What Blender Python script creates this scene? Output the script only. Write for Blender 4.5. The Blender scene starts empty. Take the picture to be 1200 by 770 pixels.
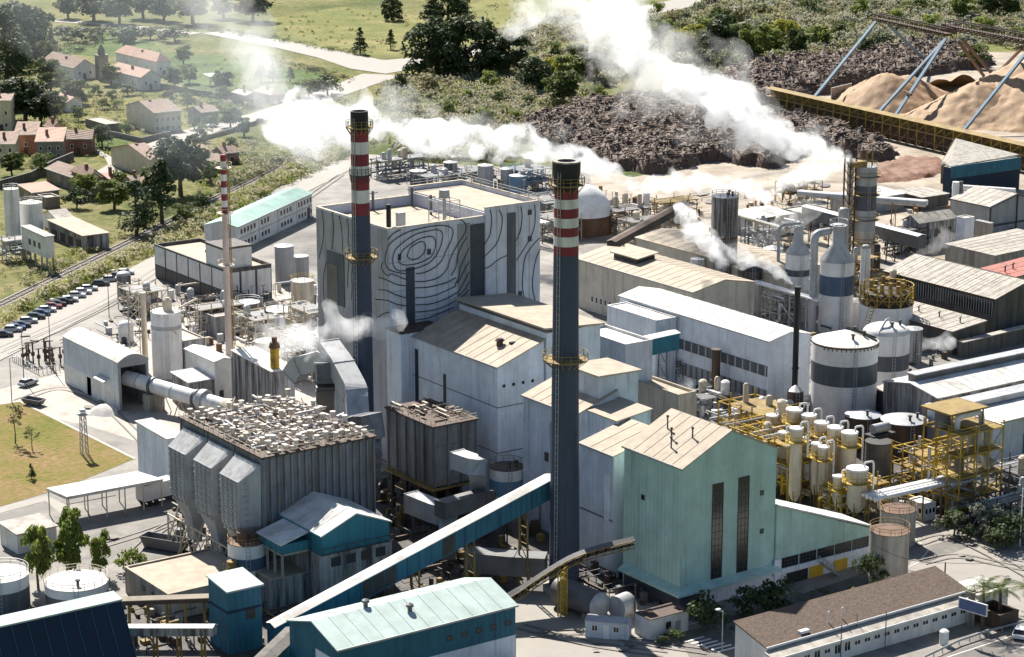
import bpy, bmesh, math, random
import numpy as np
from math import sin, cos, tan, radians, pi, hypot, atan2, sqrt, exp
from mathutils import Vector, noise as mnoise

S = bpy.context.scene
COL = S.collection

# ---------------------------------------------------------------- camera, sky, sun, exposure
F_PX, PITCH, AZ, CAM_H, CX, CY = 2700.0, radians(14), radians(35), 120.0, 600.0, 385.0
cam_data = bpy.data.cameras.new('camera')
cam_data.sensor_width = 36.0
cam_data.lens = 36.0 * F_PX / 1200.0
cam_data.clip_start = 1.0
cam_data.clip_end = 9000.0
cam = bpy.data.objects.new('camera', cam_data)
cam.location = (0, 0, CAM_H)
cam.rotation_euler = (pi / 2 - PITCH, 0, -AZ)
COL.objects.link(cam)
S.camera = cam

SUN_DIR = Vector((0.235 * cos(radians(45)), 0.972 * cos(radians(45)), sin(radians(45)))).normalized()
world = bpy.data.worlds.new('World')
S.world = world
world.use_nodes = True
wn = world.node_tree
wbg = wn.nodes['Background']
sky = wn.nodes.new('ShaderNodeTexSky')
sky.sky_type = 'NISHITA'
sky.sun_disc = False
sky.sun_elevation = radians(45)
sky.sun_rotation = atan2(SUN_DIR.x, SUN_DIR.y)
sky.air_density = 1.0
sky.dust_density = 0.6
sky.ozone_density = 1.2
wn.links.new(sky.outputs[0], wbg.inputs[0])
wbg.inputs[1].default_value = 0.06

sun_data = bpy.data.lights.new('sun', 'SUN')
sun_data.energy = 5.0
sun_data.angle = radians(0.5)
sun_data.color = (1.0, 0.945, 0.86)
sun = bpy.data.objects.new('sun', sun_data)
sun.location = (300, 500, 300)
sun.rotation_euler = SUN_DIR.to_track_quat('Z', 'Y').to_euler()
COL.objects.link(sun)

S.view_settings.view_transform = 'Standard'
S.view_settings.look = 'None'
S.view_settings.exposure = 1.0
S.view_settings.gamma = 1.0
S.cycles.volume_bounces = 6
S.cycles.max_bounces = 12
S.cycles.transparent_max_bounces = 12

# ---------------------------------------------------------------- picking real places from the survey of the photograph
FWD = (sin(AZ) * cos(PITCH), cos(AZ) * cos(PITCH), -sin(PITCH))
RGT = (cos(AZ), -sin(AZ), 0.0)
UPV = (sin(AZ) * sin(PITCH), cos(AZ) * sin(PITCH), cos(PITCH))

def at(px, py, z=0.0):
    a, b = (px - CX) / F_PX, (CY - py) / F_PX
    d = [FWD[i] + a * RGT[i] + b * UPV[i] for i in range(3)]
    t = (z - CAM_H) / d[2]
    return (d[0] * t, d[1] * t)

def proj(x, y, z):
    p = (x, y, z - CAM_H)
    d = sum(p[i] * FWD[i] for i in range(3))
    return CX + F_PX * sum(p[i] * RGT[i] for i in range(3)) / d, CY - F_PX * sum(p[i] * UPV[i] for i in range(3)) / d

def zat(x, y, py):
    lo, hi = -20.0, 118.0
    for _ in range(40):
        m = (lo + hi) / 2
        if proj(x, y, m)[1] > py: lo = m
        else: hi = m
    return lo

def scale_at(x, y, z=0):
    return F_PX / sqrt(x * x + y * y + (CAM_H - z) ** 2)

def ext(x, y, z, px, v):
    k = (px - CX) / F_PX
    w = [RGT[i] - k * FWD[i] for i in range(3)]
    return -(w[0] * x + w[1] * y + w[2] * (z - CAM_H)) / (w[0] * v[0] + w[1] * v[1])

def axes(rz):
    return (cos(rz), sin(rz)), (-sin(rz), cos(rz))

# ---------------------------------------------------------------- materials
MATS = {}
def nd(nt, t, **kw):
    n = nt.nodes.new(t)
    for k, v in kw.items():
        setattr(n, k, v)
    return n

def mat(name, col, rough=0.75, var=0.18, scale=0.35, dirt=None, dirt_amt=0.0, dirt_scale=0.25, streak=False,
        panel=None, ribs=None, bump=0.0, bump_scale=6.0, metal=0.0, spec=0.4, per_object=0.0):
    """Base colour + blotchy noise + dirt (streaky when streak) + tone steps per cladding sheet + ribs."""
    m = bpy.data.materials.new(name)
    m.use_nodes = True
    nt = m.node_tree
    b = nt.nodes['Principled BSDF']
    b.inputs['Roughness'].default_value = rough
    b.inputs['Metallic'].default_value = metal
    b.inputs['Specular IOR Level'].default_value = spec
    L = nt.links.new
    geo = nd(nt, 'ShaderNodeNewGeometry')
    pos = geo.outputs['Position']
    n1 = nd(nt, 'ShaderNodeTexNoise'); n1.inputs['Scale'].default_value = scale; n1.inputs['Detail'].default_value = 6; n1.inputs['Roughness'].default_value = 0.65
    L(pos, n1.inputs['Vector'])
    hsv = nd(nt, 'ShaderNodeHueSaturation')
    hsv.inputs['Color'].default_value = (*col, 1)
    mr = nd(nt, 'ShaderNodeMapRange'); mr.inputs[1].default_value = 0.25; mr.inputs[2].default_value = 0.75
    mr.inputs[3].default_value = 1 - var; mr.inputs[4].default_value = 1 + var
    L(n1.outputs[0], mr.inputs[0])
    val = mr.outputs[0]
    if panel:
        dp = nd(nt, 'ShaderNodeVectorMath', operation='DOT_PRODUCT'); dp.inputs[1].default_value = panel[:3]
        L(pos, dp.inputs[0])
        fl = nd(nt, 'ShaderNodeMath', operation='FLOOR'); L(dp.outputs['Value'], fl.inputs[0])
        wn_ = nd(nt, 'ShaderNodeTexWhiteNoise', noise_dimensions='1D'); L(fl.outputs[0], wn_.inputs['W'])
        pm = nd(nt, 'ShaderNodeMapRange'); pm.inputs[3].default_value = 1 - panel[3]; pm.inputs[4].default_value = 1 + panel[3]
        L(wn_.outputs['Value'], pm.inputs[0])
        mu = nd(nt, 'ShaderNodeMath', operation='MULTIPLY'); L(val, mu.inputs[0]); L(pm.outputs[0], mu.inputs[1])
        val = mu.outputs[0]
    if per_object:
        oi = nd(nt, 'ShaderNodeObjectInfo')
        pm = nd(nt, 'ShaderNodeMapRange'); pm.inputs[3].default_value = 1 - per_object; pm.inputs[4].default_value = 1 + per_object
        L(oi.outputs['Random'], pm.inputs[0])
        mu = nd(nt, 'ShaderNodeMath', operation='MULTIPLY'); L(val, mu.inputs[0]); L(pm.outputs[0], mu.inputs[1])
        val = mu.outputs[0]
    L(val, hsv.inputs['Value'])
    out = hsv.outputs[0]
    if dirt is not None:
        mp = nd(nt, 'ShaderNodeMapping')
        mp.inputs['Scale'].default_value = (1.6, 1.6, 0.12) if streak else (1, 1, 1)
        L(pos, mp.inputs['Vector'])
        n2 = nd(nt, 'ShaderNodeTexNoise'); n2.inputs['Scale'].default_value = dirt_scale * (2.2 if streak else 1); n2.inputs['Detail'].default_value = 8; n2.inputs['Roughness'].default_value = 0.7
        L(mp.outputs[0], n2.inputs['Vector'])
        r = nd(nt, 'ShaderNodeMapRange'); r.inputs[1].default_value = 0.62 - 0.35 * dirt_amt; r.inputs[2].default_value = 0.80 - 0.25 * dirt_amt
        r.inputs[3].default_value = 0; r.inputs[4].default_value = min(1, 0.45 + dirt_amt)
        L(n2.outputs[0], r.inputs[0])
        mx = nd(nt, 'ShaderNodeMix', data_type='RGBA')
        L(r.outputs[0], mx.inputs[0]); L(out, mx.inputs[6]); mx.inputs[7].default_value = (*dirt, 1)
        out = mx.outputs[2]
    L(out, b.inputs['Base Color'])
    h = None
    if ribs:
        dp = nd(nt, 'ShaderNodeVectorMath', operation='DOT_PRODUCT'); dp.inputs[1].default_value = ribs[:3]
        L(pos, dp.inputs[0])
        si = nd(nt, 'ShaderNodeMath', operation='SINE'); L(dp.outputs['Value'], si.inputs[0])
        h = si.outputs[0]
        bp = nd(nt, 'ShaderNodeBump'); bp.inputs['Strength'].default_value = 0.6; bp.inputs['Distance'].default_value = ribs[3]
        L(h, bp.inputs['Height']); L(bp.outputs[0], b.inputs['Normal'])
    elif bump:
        n3 = nd(nt, 'ShaderNodeTexNoise'); n3.inputs['Scale'].default_value = bump_scale; n3.inputs['Detail'].default_value = 4
        L(pos, n3.inputs['Vector'])
        bp = nd(nt, 'ShaderNodeBump'); bp.inputs['Strength'].default_value = 0.7; bp.inputs['Distance'].default_value = bump
        L(n3.outputs[0], bp.inputs['Height']); L(bp.outputs[0], b.inputs['Normal'])
    MATS[name] = m
    return m

def leafmat(name, col, col2, trans=0.35, rough=0.6):
    m = bpy.data.materials.new(name); m.use_nodes = True
    nt = m.node_tree; L = nt.links.new
    b = nt.nodes['Principled BSDF']; b.inputs['Roughness'].default_value = rough; b.inputs['Specular IOR Level'].default_value = 0.25
    geo = nd(nt, 'ShaderNodeNewGeometry')
    n1 = nd(nt, 'ShaderNodeTexNoise'); n1.inputs['Scale'].default_value = 0.35; n1.inputs['Detail'].default_value = 5
    L(geo.outputs['Position'], n1.inputs['Vector'])
    oi = nd(nt, 'ShaderNodeObjectInfo')
    ad = nd(nt, 'ShaderNodeMath', operation='MULTIPLY_ADD'); ad.inputs[1].default_value = 0.5; L(oi.outputs['Random'], ad.inputs[0])
    sc = nd(nt, 'ShaderNodeMapRange'); sc.inputs[1].default_value = 0.3; sc.inputs[2].default_value = 0.7; sc.inputs[3].default_value = -0.15; sc.inputs[4].default_value = 0.65
    L(n1.outputs[0], sc.inputs[0]); L(sc.outputs[0], ad.inputs[2])
    mx = nd(nt, 'ShaderNodeMix', data_type='RGBA'); mx.clamp_factor = True
    L(ad.outputs[0], mx.inputs[0]); mx.inputs[6].default_value = (*col, 1); mx.inputs[7].default_value = (*col2, 1)
    L(mx.outputs[2], b.inputs['Base Color'])
    tr = nd(nt, 'ShaderNodeBsdfTranslucent'); L(mx.outputs[2], tr.inputs['Color'])
    ms = nd(nt, 'ShaderNodeMixShader'); ms.inputs[0].default_value = trans
    L(b.outputs[0], ms.inputs[1]); L(tr.outputs[0], ms.inputs[2])
    L(ms.outputs[0], nt.nodes['Material Output'].inputs['Surface'])
    MATS[name] = m
    return m

WR = (7.0, 7.0, 0.0, 0.05)          # cladding ribs on walls
WP = (0.55, 0.55, 0.0, 0.06)        # sheet to sheet tone on walls
mat('white_wall', (.63, .68, .74), dirt=(.28, .24, .20), dirt_amt=.22, streak=True, panel=WP, ribs=WR)
mat('pale_wall', (.51, .555, .61), dirt=(.20, .18, .16), dirt_amt=.25, streak=True, panel=WP, ribs=WR)
mat('beige_wall', (.50, .46, .38), dirt=(.22, .18, .14), dirt_amt=.3, streak=True, panel=WP, ribs=WR)
mat('grey_wall', (.30, .31, .32), dirt=(.13, .12, .11), dirt_amt=.3, streak=True, panel=WP, ribs=WR)
mat('stained_wall', (.42, .42, .42), dirt=(.06, .05, .045), dirt_amt=.75, streak=True)
mat('mint_wall', (.37, .525, .47), dirt=(.15, .24, .20), dirt_amt=.2, streak=True, panel=WP, ribs=WR)
mat('teal_wall', (.032, .17, .22), panel=WP, ribs=WR, dirt=(.03, .08, .10), dirt_amt=.3, streak=True)
mat('blue_wall', (.028, .125, .185), panel=WP, ribs=WR, dirt=(.02, .05, .09), dirt_amt=.3, streak=True)
mat('navy_sheet', (.006, .022, .050), panel=(0.6, 0.2, 0, .12), dirt=(.01, .02, .04), dirt_amt=.4)
mat('sky_blue_paint', (.13, .24, .36), dirt=(.2, .15, .1), dirt_amt=.2, streak=True)
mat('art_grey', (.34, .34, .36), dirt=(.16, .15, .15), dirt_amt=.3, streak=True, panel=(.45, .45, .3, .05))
mat('art_white', (.57, .595, .66), dirt=(.33, .31, .29), dirt_amt=.25, streak=True, panel=(.45, .45, .0, .05), ribs=(5, 5, 0, .03))
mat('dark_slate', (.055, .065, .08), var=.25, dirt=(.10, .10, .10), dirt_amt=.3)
mat('line_black', (.012, .012, .014), var=.1)
RX = (.5, .0, .0, .08); RY = (.0, .5, .0, .08)
mat('roof_beige', (.385, .32, .24), dirt=(.27, .225, .17), dirt_amt=.45, panel=(.31, .83, 0, .05), dirt_scale=.5)
mat('roof_white', (.60, .59, .56), dirt=(.36, .33, .29), dirt_amt=.5, panel=(.35, .5, 0, .05))
mat('roof_grey', (.40, .37, .32), dirt=(.20, .17, .14), dirt_amt=.5, panel=(.9, .43, 0, .10), dirt_scale=.6)
mat('roof_asbestos', (.37, .34, .29), dirt=(.18, .16, .13), dirt_amt=.5, panel=(.2, .85, 0, .14), dirt_scale=.8, ribs=(0, 6, 0, .05))
mat('roof_mint', (.40, .49, .455), dirt=(.30, .38, .34), dirt_amt=.4, panel=(.8, .2, 0, .05))
mat('roof_green', (.30, .46, .40), dirt=(.22, .30, .26), dirt_amt=.4, panel=(.6, .3, 0, .06))
mat('roof_brown', (.105, .068, .045), var=.35, scale=1.6, dirt=(.05, .035, .025), dirt_amt=.45, dirt_scale=1.4, bump=.12, bump_scale=2.5)
mat('tile_brown', (.26, .165, .115), var=.3, scale=1.2, dirt=(.11, .075, .06), dirt_amt=.5, dirt_scale=.8, ribs=(5, 5, 0, .08), per_object=.15)
mat('tile_salmon', (.42, .25, .18), var=.25, scale=1.2, dirt=(.25, .16, .12), dirt_amt=.4, ribs=(5, 5, 0, .08), per_object=.1)
mat('tile_red', (.38, .13, .10), var=.25, scale=1.2, dirt=(.2, .1, .08), dirt_amt=.4, ribs=(0, 6, 0, .06))
mat('concrete', (.36, .335, .29), dirt=(.14, .12, .10), dirt_amt=.5, streak=True, bump=.03)
mat('dark_concrete', (.12, .112, .10), dirt=(.05, .045, .04), dirt_amt=.55, streak=True, bump=.04)
mat('sooty_steel', (.21, .22, .24), var=.3, dirt=(.12, .095, .075), dirt_amt=.5, streak=True, rough=.6)
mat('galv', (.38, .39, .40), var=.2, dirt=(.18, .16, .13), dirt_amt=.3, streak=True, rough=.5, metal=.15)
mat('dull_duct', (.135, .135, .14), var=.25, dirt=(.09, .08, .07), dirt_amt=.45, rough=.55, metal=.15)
mat('white_paint', (.72, .71, .69), dirt=(.40, .36, .31), dirt_amt=.25, streak=True)
mat('cream_steel', (.58, .51, .40), dirt=(.25, .17, .10), dirt_amt=.45, streak=True)
mat('yellow_steel', (.48, .32, .03), var=.25, dirt=(.16, .09, .03), dirt_amt=.45)
mat('ochre_steel', (.27, .185, .055), var=.25, dirt=(.10, .06, .03), dirt_amt=.45)
mat('rust', (.15, .085, .05), var=.35, dirt=(.08, .04, .025), dirt_amt=.5, bump=.02)
mat('rust_dark', (.075, .05, .038), var=.3, dirt=(.17, .09, .05), dirt_amt=.35, streak=True)
mat('dark_steel', (.045, .043, .042), var=.3, dirt=(.11, .08, .06), dirt_amt=.3)
mat('chimney_grey', (.048, .065, .102), var=.16, dirt=(.03, .035, .045), dirt_amt=.35, streak=True, rough=.7)
mat('chimney_red', (.20, .022, .03), var=.2, dirt=(.07, .02, .025), dirt_amt=.4, streak=True, rough=.6)
mat('chimney_white', (.64, .64, .60), var=.12, dirt=(.33, .29, .25), dirt_amt=.4, streak=True, rough=.6)
mat('soot_black', (.012, .013, .016), var=.25, rough=.6)
mat('band_grey', (.085, .095, .11), var=.2, dirt=(.20, .20, .20), dirt_amt=.3, streak=True)
mat('band_blue', (.07, .11, .17), var=.2, dirt=(.2, .2, .2), dirt_amt=.25, streak=True)
mat('glass_dark', (.014, .017, .021), var=.3, rough=.18, spec=.6)
mat('frame_dark', (.05, .052, .056), var=.15)
mat('frame_white', (.70, .70, .70), var=.08)
mat('door_yellow', (.55, .36, .03), var=.15, dirt=(.2, .14, .04), dirt_amt=.3, streak=True)
mat('render_cream', (.55, .49, .35), dirt=(.30, .26, .20), dirt_amt=.3, streak=True)
mat('render_white', (.66, .65, .62), dirt=(.36, .33, .29), dirt_amt=.3, streak=True)
mat('render_orange', (.36, .17, .11), dirt=(.20, .10, .07), dirt_amt=.35, streak=True)
mat('stone_wall', (.25, .21, .165), var=.3, scale=1.5, dirt=(.11, .09, .07), dirt_amt=.5, bump=.06, bump_scale=2)
mat('brick_wall', (.26, .12, .085), var=.25, scale=1.5, dirt=(.12, .07, .06), dirt_amt=.4)
mat('asphalt', (.13, .12, .108), var=.15, dirt=(.26, .235, .20), dirt_amt=.4, dirt_scale=.15)
mat('asphalt_shaded', (.075, .073, .07), var=.2, dirt=(.12, .11, .10), dirt_amt=.4, dirt_scale=.2)
mat('road_pale', (.27, .25, .22), var=.12, dirt=(.28, .25, .21), dirt_amt=.45, dirt_scale=.12)
mat('yard_dust', (.25, .23, .20), var=.25, scale=.12, dirt=(.12, .11, .10), dirt_amt=.65, dirt_scale=.10, bump=.03, bump_scale=2)
mat('yard_white', (.40, .37, .325), var=.2, scale=.2, dirt=(.26, .22, .18), dirt_amt=.6, dirt_scale=.2)
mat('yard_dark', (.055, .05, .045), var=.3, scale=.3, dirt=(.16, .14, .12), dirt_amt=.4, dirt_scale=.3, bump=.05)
mat('sand_yard', (.36, .31, .24), var=.2, scale=.1, dirt=(.20, .155, .11), dirt_amt=.6, dirt_scale=.09)
mat('paint_line', (.75, .74, .70), var=.08, dirt=(.4, .38, .34), dirt_amt=.3, dirt_scale=1.5)
mat('kerb_stone', (.46, .43, .38), var=.15)
mat('ballast', (.17, .15, .13), var=.35, scale=2.5, bump=.08, bump_scale=4)
mat('rail_steel', (.20, .16, .13), var=.2, rough=.4, metal=.4)
mat('bark', (.10, .066, .047), var=.6, scale=1.0, dirt=(.17, .115, .085), dirt_amt=.35, dirt_scale=.9, bump=.5, bump_scale=1.1)
mat('bark_red', (.20, .095, .055), var=.4, scale=1.4, dirt=(.10, .06, .04), dirt_amt=.4, dirt_scale=.8, bump=.2, bump_scale=1.6)
mat('log_dark', (.07, .056, .046), var=.4, scale=.8)
mat('log_brown', (.22, .155, .11), var=.4, scale=.8)
mat('gantry_brown', (.10, .075, .06), var=.3, dirt=(.18, .11, .07), dirt_amt=.4)
mat('woodchip', (.36, .235, .13), var=.2, scale=.5, dirt=(.30, .18, .10), dirt_amt=.5, dirt_scale=.3, bump=.25, bump_scale=2.5)
mat('lime_dust', (.58, .55, .50), var=.15, bump=.1, bump_scale=3)
mat('trunk_bark', (.10, .075, .055), var=.3)
mat('crane_blue', (.12, .20, .27), var=.15, dirt=(.12, .10, .09), dirt_amt=.3)
mat('car_white', (.62, .63, .64), rough=.3, var=.03, spec=.6)
mat('car_silver', (.42, .44, .46), rough=.35, var=.03, metal=.1, spec=.6)
mat('car_black', (.018, .019, .022), rough=.25, var=.03, spec=.6)
mat('car_blue', (.03, .06, .16), rough=.25, var=.03, spec=.6)
mat('car_red', (.20, .02, .025), rough=.25, var=.03, spec=.6)
mat('tyre', (.02, .02, .02), var=.1)
mat('panel_blue', (.10, .14, .26), var=.15, rough=.35)
mat('insulator_cream', (.58, .53, .46), var=.2, dirt=(.3, .22, .15), dirt_amt=.4)
mat('hopper_grey', (.36, .37, .38), var=.2, dirt=(.24, .22, .20), dirt_amt=.45, streak=True)
mat('track_dark', (.155, .14, .12), var=.3, dirt=(.24, .22, .19), dirt_amt=.6, dirt_scale=.5)
mat('filter_grey', (.22, .225, .23), var=.25, dirt=(.09, .08, .07), dirt_amt=.5, streak=True)
mat('mast_pink', (.54, .44, .40), var=.15, dirt=(.30, .15, .11), dirt_amt=.35, streak=True)
leafmat('leaf_mid', (.065, .10, .028), (.15, .18, .05), trans=.5)
leafmat('leaf_dark', (.036, .058, .024), (.085, .11, .04), trans=.32)
leafmat('leaf_bright', (.13, .18, .035), (.24, .28, .07), trans=.55)
leafmat('leaf_yellow', (.24, .26, .03), (.34, .33, .05), trans=.55)
leafmat('leaf_grey', (.15, .165, .12), (.26, .27, .20))
leafmat('leaf_olive', (.12, .12, .05), (.23, .20, .09))
leafmat('plume_cream', (.48, .43, .30), (.62, .56, .40), trans=.5)
leafmat('scrub_green', (.085, .115, .035), (.19, .215, .075), trans=.45)
leafmat('scrub_olive', (.15, .15, .065), (.30, .275, .14), trans=.45)
leafmat('scrub_grey', (.16, .175, .12), (.30, .31, .22), trans=.45)
leafmat('scrub_lime', (.18, .22, .035), (.31, .33, .075), trans=.45)
leafmat('scrub_dark', (.045, .065, .025), (.11, .13, .05), trans=.35)
leafmat('grass_blade', (.10, .13, .03), (.19, .19, .05))

def ground_mat(name, cols, scales=(.006, .03, .4)):
    m = bpy.data.materials.new(name); m.use_nodes = True
    nt = m.node_tree; L = nt.links.new
    b = nt.nodes['Principled BSDF']; b.inputs['Roughness'].default_value = .95; b.inputs['Specular IOR Level'].default_value = .1
    geo = nd(nt, 'ShaderNodeNewGeometry')
    acc = None
    for i, (s, wgt) in enumerate(zip(scales, (.35, .4, .5))):
        n = nd(nt, 'ShaderNodeTexNoise'); n.inputs['Scale'].default_value = s; n.inputs['Detail'].default_value = 7; n.inputs['Roughness'].default_value = .6
        L(geo.outputs['Position'], n.inputs['Vector'])
        k = nd(nt, 'ShaderNodeMath', operation='MULTIPLY_ADD'); k.inputs[1].default_value = wgt
        L(n.outputs[0], k.inputs[0])
        if acc is None: k.inputs[2].default_value = -.12
        else: L(acc, k.inputs[2])
        acc = k.outputs[0]
    cr = nd(nt, 'ShaderNodeValToRGB')
    el = cr.color_ramp.elements
    for i, c in enumerate(cols):
        p = .385 + .24 * i / (len(cols) - 1)
        e = el[i] if i < 2 else el.new(p)
        e.position = p; e.color = (*c, 1)
    L(acc, cr.inputs[0]); L(cr.outputs[0], b.inputs['Base Color'])
    n3 = nd(nt, 'ShaderNodeTexNoise'); n3.inputs['Scale'].default_value = 1.5; L(geo.outputs['Position'], n3.inputs['Vector'])
    bp = nd(nt, 'ShaderNodeBump'); bp.inputs['Distance'].default_value = .25; L(n3.outputs[0], bp.inputs['Height']); L(bp.outputs[0], b.inputs['Normal'])
    MATS[name] = m
ground_mat('scrub_ground', [(.055, .078, .024), (.10, .118, .038), (.17, .16, .065), (.25, .21, .11)])
ground_mat('field_green', [(.045, .08, .022), (.09, .13, .038), (.17, .18, .075)], scales=(.02, .09, .7))
ground_mat('field_tan', [(.10, .13, .04), (.17, .175, .06), (.27, .235, .11)], scales=(.015, .07, .6))
ground_mat('lawn_mix', [(.105, .125, .024), (.165, .15, .04), (.225, .155, .07), (.27, .19, .11)], scales=(.03, .08, .9))
ground_mat('garden_mix', [(.06, .075, .022), (.12, .13, .035), (.20, .18, .06), (.26, .20, .10)], scales=(.05, .15, .8))

# ---------------------------------------------------------------- mesh builder and scene tree
class MB:
    def __init__(s): s.v = []; s.f = []; s.sm = False; s.cuts = []
    def add(s, vs, fs):
        o = len(s.v); s.cuts.append((o, len(s.f))); s.v += [tuple(p) for p in vs]; s.f += [tuple(o + i for i in f) for f in fs]; return s
    def box(s, x0, y0, z0, x1, y1, z1):
        return s.add([(x0, y0, z0), (x1, y0, z0), (x1, y1, z0), (x0, y1, z0), (x0, y0, z1), (x1, y0, z1), (x1, y1, z1), (x0, y1, z1)],
                     [(3, 2, 1, 0), (4, 5, 6, 7), (0, 1, 5, 4), (1, 2, 6, 5), (2, 3, 7, 6), (3, 0, 4, 7)])
    def face(s, *p): return s.add(p, [tuple(range(len(p)))])
    def prism(s, poly, z0, z1):
        n = len(poly)
        a = sum(poly[i][0] * poly[(i + 1) % n][1] - poly[(i + 1) % n][0] * poly[i][1] for i in range(n))
        if a < 0: poly = poly[::-1]
        vs = [(x, y, z0) for x, y in poly] + [(x, y, z1) for x, y in poly]
        return s.add(vs, [tuple(range(n - 1, -1, -1)), tuple(range(n, 2 * n))] + [(i, (i + 1) % n, n + (i + 1) % n, n + i) for i in range(n)])
    def slab(s, quad, t):
        """A sheet of thickness t below the four given corners."""
        n = len(quad)
        vs = [tuple(p) for p in quad] + [(p[0], p[1], p[2] - t) for p in quad]
        return s.add(vs, [tuple(range(n)), tuple(range(2 * n - 1, n - 1, -1))] + [(i, n + i, n + (i + 1) % n, (i + 1) % n) for i in range(n)])
    def beam(s, p, q, w, h=None):
        h = h or w
        p = Vector(p); q = Vector(q); d = (q - p)
        if d.length < 1e-6: return s
        d.normalize()
        a = d.cross(Vector((0, 0, 1)))
        if a.length < .01: a = Vector((1, 0, 0))
        a.normalize(); b = a.cross(d)
        vs = []
        for c in (p, q):
            for i, j in ((-1, -1), (1, -1), (1, 1), (-1, 1)):
                vs.append(c + a * (i * w / 2) + b * (j * h / 2))
        return s.add(vs, [(0, 1, 2, 3), (7, 6, 5, 4), (0, 4, 5, 1), (1, 5, 6, 2), (2, 6, 7, 3), (3, 7, 4, 0)])
    def cyl(s, p, q, r0, r1=None, n=14, caps=True):
        r1 = r0 if r1 is None else r1
        s.sm = True
        p = Vector(p); q = Vector(q); d = (q - p).normalized()
        a = d.cross(Vector((0, 0, 1)))
        if a.length < .01: a = Vector((1, 0, 0))
        a.normalize(); b = d.cross(a)
        vs = []
        for c, r in ((p, r0), (q, r1)):
            for i in range(n):
                t = 2 * pi * i / n
                vs.append(c + a * (r * cos(t)) + b * (r * sin(t)))
        fs = [(i, (i + 1) % n, n + (i + 1) % n, n + i) for i in range(n)]
        if caps: fs += [tuple(range(n - 1, -1, -1)), tuple(range(n, 2 * n))]
        return s.add(vs, fs)
    def lathe(s, prof, n=24, cx=0, cy=0):
        s.sm = True
        vs = []; fs = []
        for r, z in prof:
            for i in range(n):
                t = 2 * pi * i / n
                vs.append((cx + r * cos(t), cy + r * sin(t), z))
        for k in range(len(prof) - 1):
            for i in range(n):
                j = (i + 1) % n
                fs.append((k * n + i, k * n + j, (k + 1) * n + j, (k + 1) * n + i))
        return s.add(vs, fs)
    def tube(s, path, r, n=8):
        """Pipe swept along a path with mitred bends."""
        s.sm = True
        P = [Vector(p) for p in path]
        m = len(P); vs = []; fs = []
        ref = None
        for i in range(m):
            d = (P[min(i + 1, m - 1)] - P[max(i - 1, 0)])
            if d.length < 1e-6: d = Vector((0, 0, 1))
            d.normalize()
            if ref is None:
                ref = d.cross(Vector((0, 0, 1)))
                if ref.length < .05: ref = Vector((1, 0, 0))
            a = ref - d * ref.dot(d)
            if a.length < .05: a = d.orthogonal()
            a.normalize(); ref = a; b = d.cross(a)
            rr = r[i] if isinstance(r, (list, tuple)) else r
            for k in range(n):
                t = 2 * pi * k / n
                vs.append(P[i] + a * (rr * cos(t)) + b * (rr * sin(t)))
        for i in range(m - 1):
            for k in range(n):
                j = (k + 1) % n
                fs.append((i * n + k, i * n + j, (i + 1) * n + j, (i + 1) * n + k))
        fs += [tuple(range(n - 1, -1, -1)), tuple(range((m - 1) * n, m * n))]
        return s.add(vs, fs)
    def ring(s, cx, cy, z, r, t=.06, n=24):
        return s.tube([(cx + r * cos(2 * pi * i / n), cy + r * sin(2 * pi * i / n), z) for i in range(n + 1)], t, 5)
    def mesh(s, name):
        me = bpy.data.meshes.new(name)
        me.from_pydata(s.v, [], s.f)
        if s.sm:
            me.polygons.foreach_set('use_smooth', [True] * len(me.polygons))
            me.set_sharp_from_angle(angle=radians(38))
        me.update()
        return me

def bend(points, rad=1.0, k=4):
    """Round the corners of a path."""
    P = [Vector(p) for p in points]; out = [P[0]]
    for i in range(1, len(P) - 1):
        a = (P[i - 1] - P[i]); b = (P[i + 1] - P[i])
        ra = min(rad, a.length * .45, b.length * .45)
        p0 = P[i] + a.normalized() * ra; p1 = P[i] + b.normalized() * ra
        for j in range(k + 1):
            t = j / k
            out.append(p0 * (1 - t) ** 2 + P[i] * (2 * t * (1 - t)) + p1 * t ** 2)
    out.append(P[-1])
    return out

def M(m): return MATS[m] if isinstance(m, str) else m

def link(name, me, m=None, parent=None, label=None, kind=None):
    o = bpy.data.objects.new(name, me)
    COL.objects.link(o)
    if m is not None and not me.materials: me.materials.append(M(m))
    if parent is not None: o.parent = parent
    if label: o['label'] = label
    if kind: o['kind'] = kind
    return o

def struct(name, mb, m, z=None):
    o = link(name, mb.mesh(name), m); o['kind'] = 'structure'
    return o

class T:
    """A thing: an Empty at its base; parts are given in its own frame."""
    def __init__(s, name, label, cat, loc=(0, 0, 0), rz=0.0, group=None):
        o = bpy.data.objects.new(name, None)
        o.empty_display_size = .5
        COL.objects.link(o)
        o.location = loc if len(loc) == 3 else (*loc, 0); o.rotation_euler = (0, 0, rz)
        o['label'] = label; o['category'] = cat
        if group: o['group'] = group
        s.o = o; s.rz = rz; s.loc = o.location.copy(); s.cache = {}
    def part(s, name, mb, m, parent=None, label=None, kind=None):
        me = mb if isinstance(mb, bpy.types.Mesh) else mb.mesh(name)
        return link(name, me, m, parent or s.o, label, kind)
    def pieces(s, name, mb, m, parent=None):
        """Every primitive of the builder becomes a part of its own."""
        cuts = mb.cuts + [(len(mb.v), len(mb.f))]
        for (v0, f0), (v1, f1_) in zip(cuts, cuts[1:]):
            q = MB(); q.sm = mb.sm; q.v = mb.v[v0:v1]; q.f = [tuple(i - v0 for i in f) for f in mb.f[f0:f1_]]
            s.part(name, q, m, parent)
    def at(s, name, me, m, loc, parent=None, rz=0):
        o = link(name, me, m, parent or s.o); o.location = loc
        if rz: o.rotation_euler = (0, 0, rz)
        return o

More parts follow.
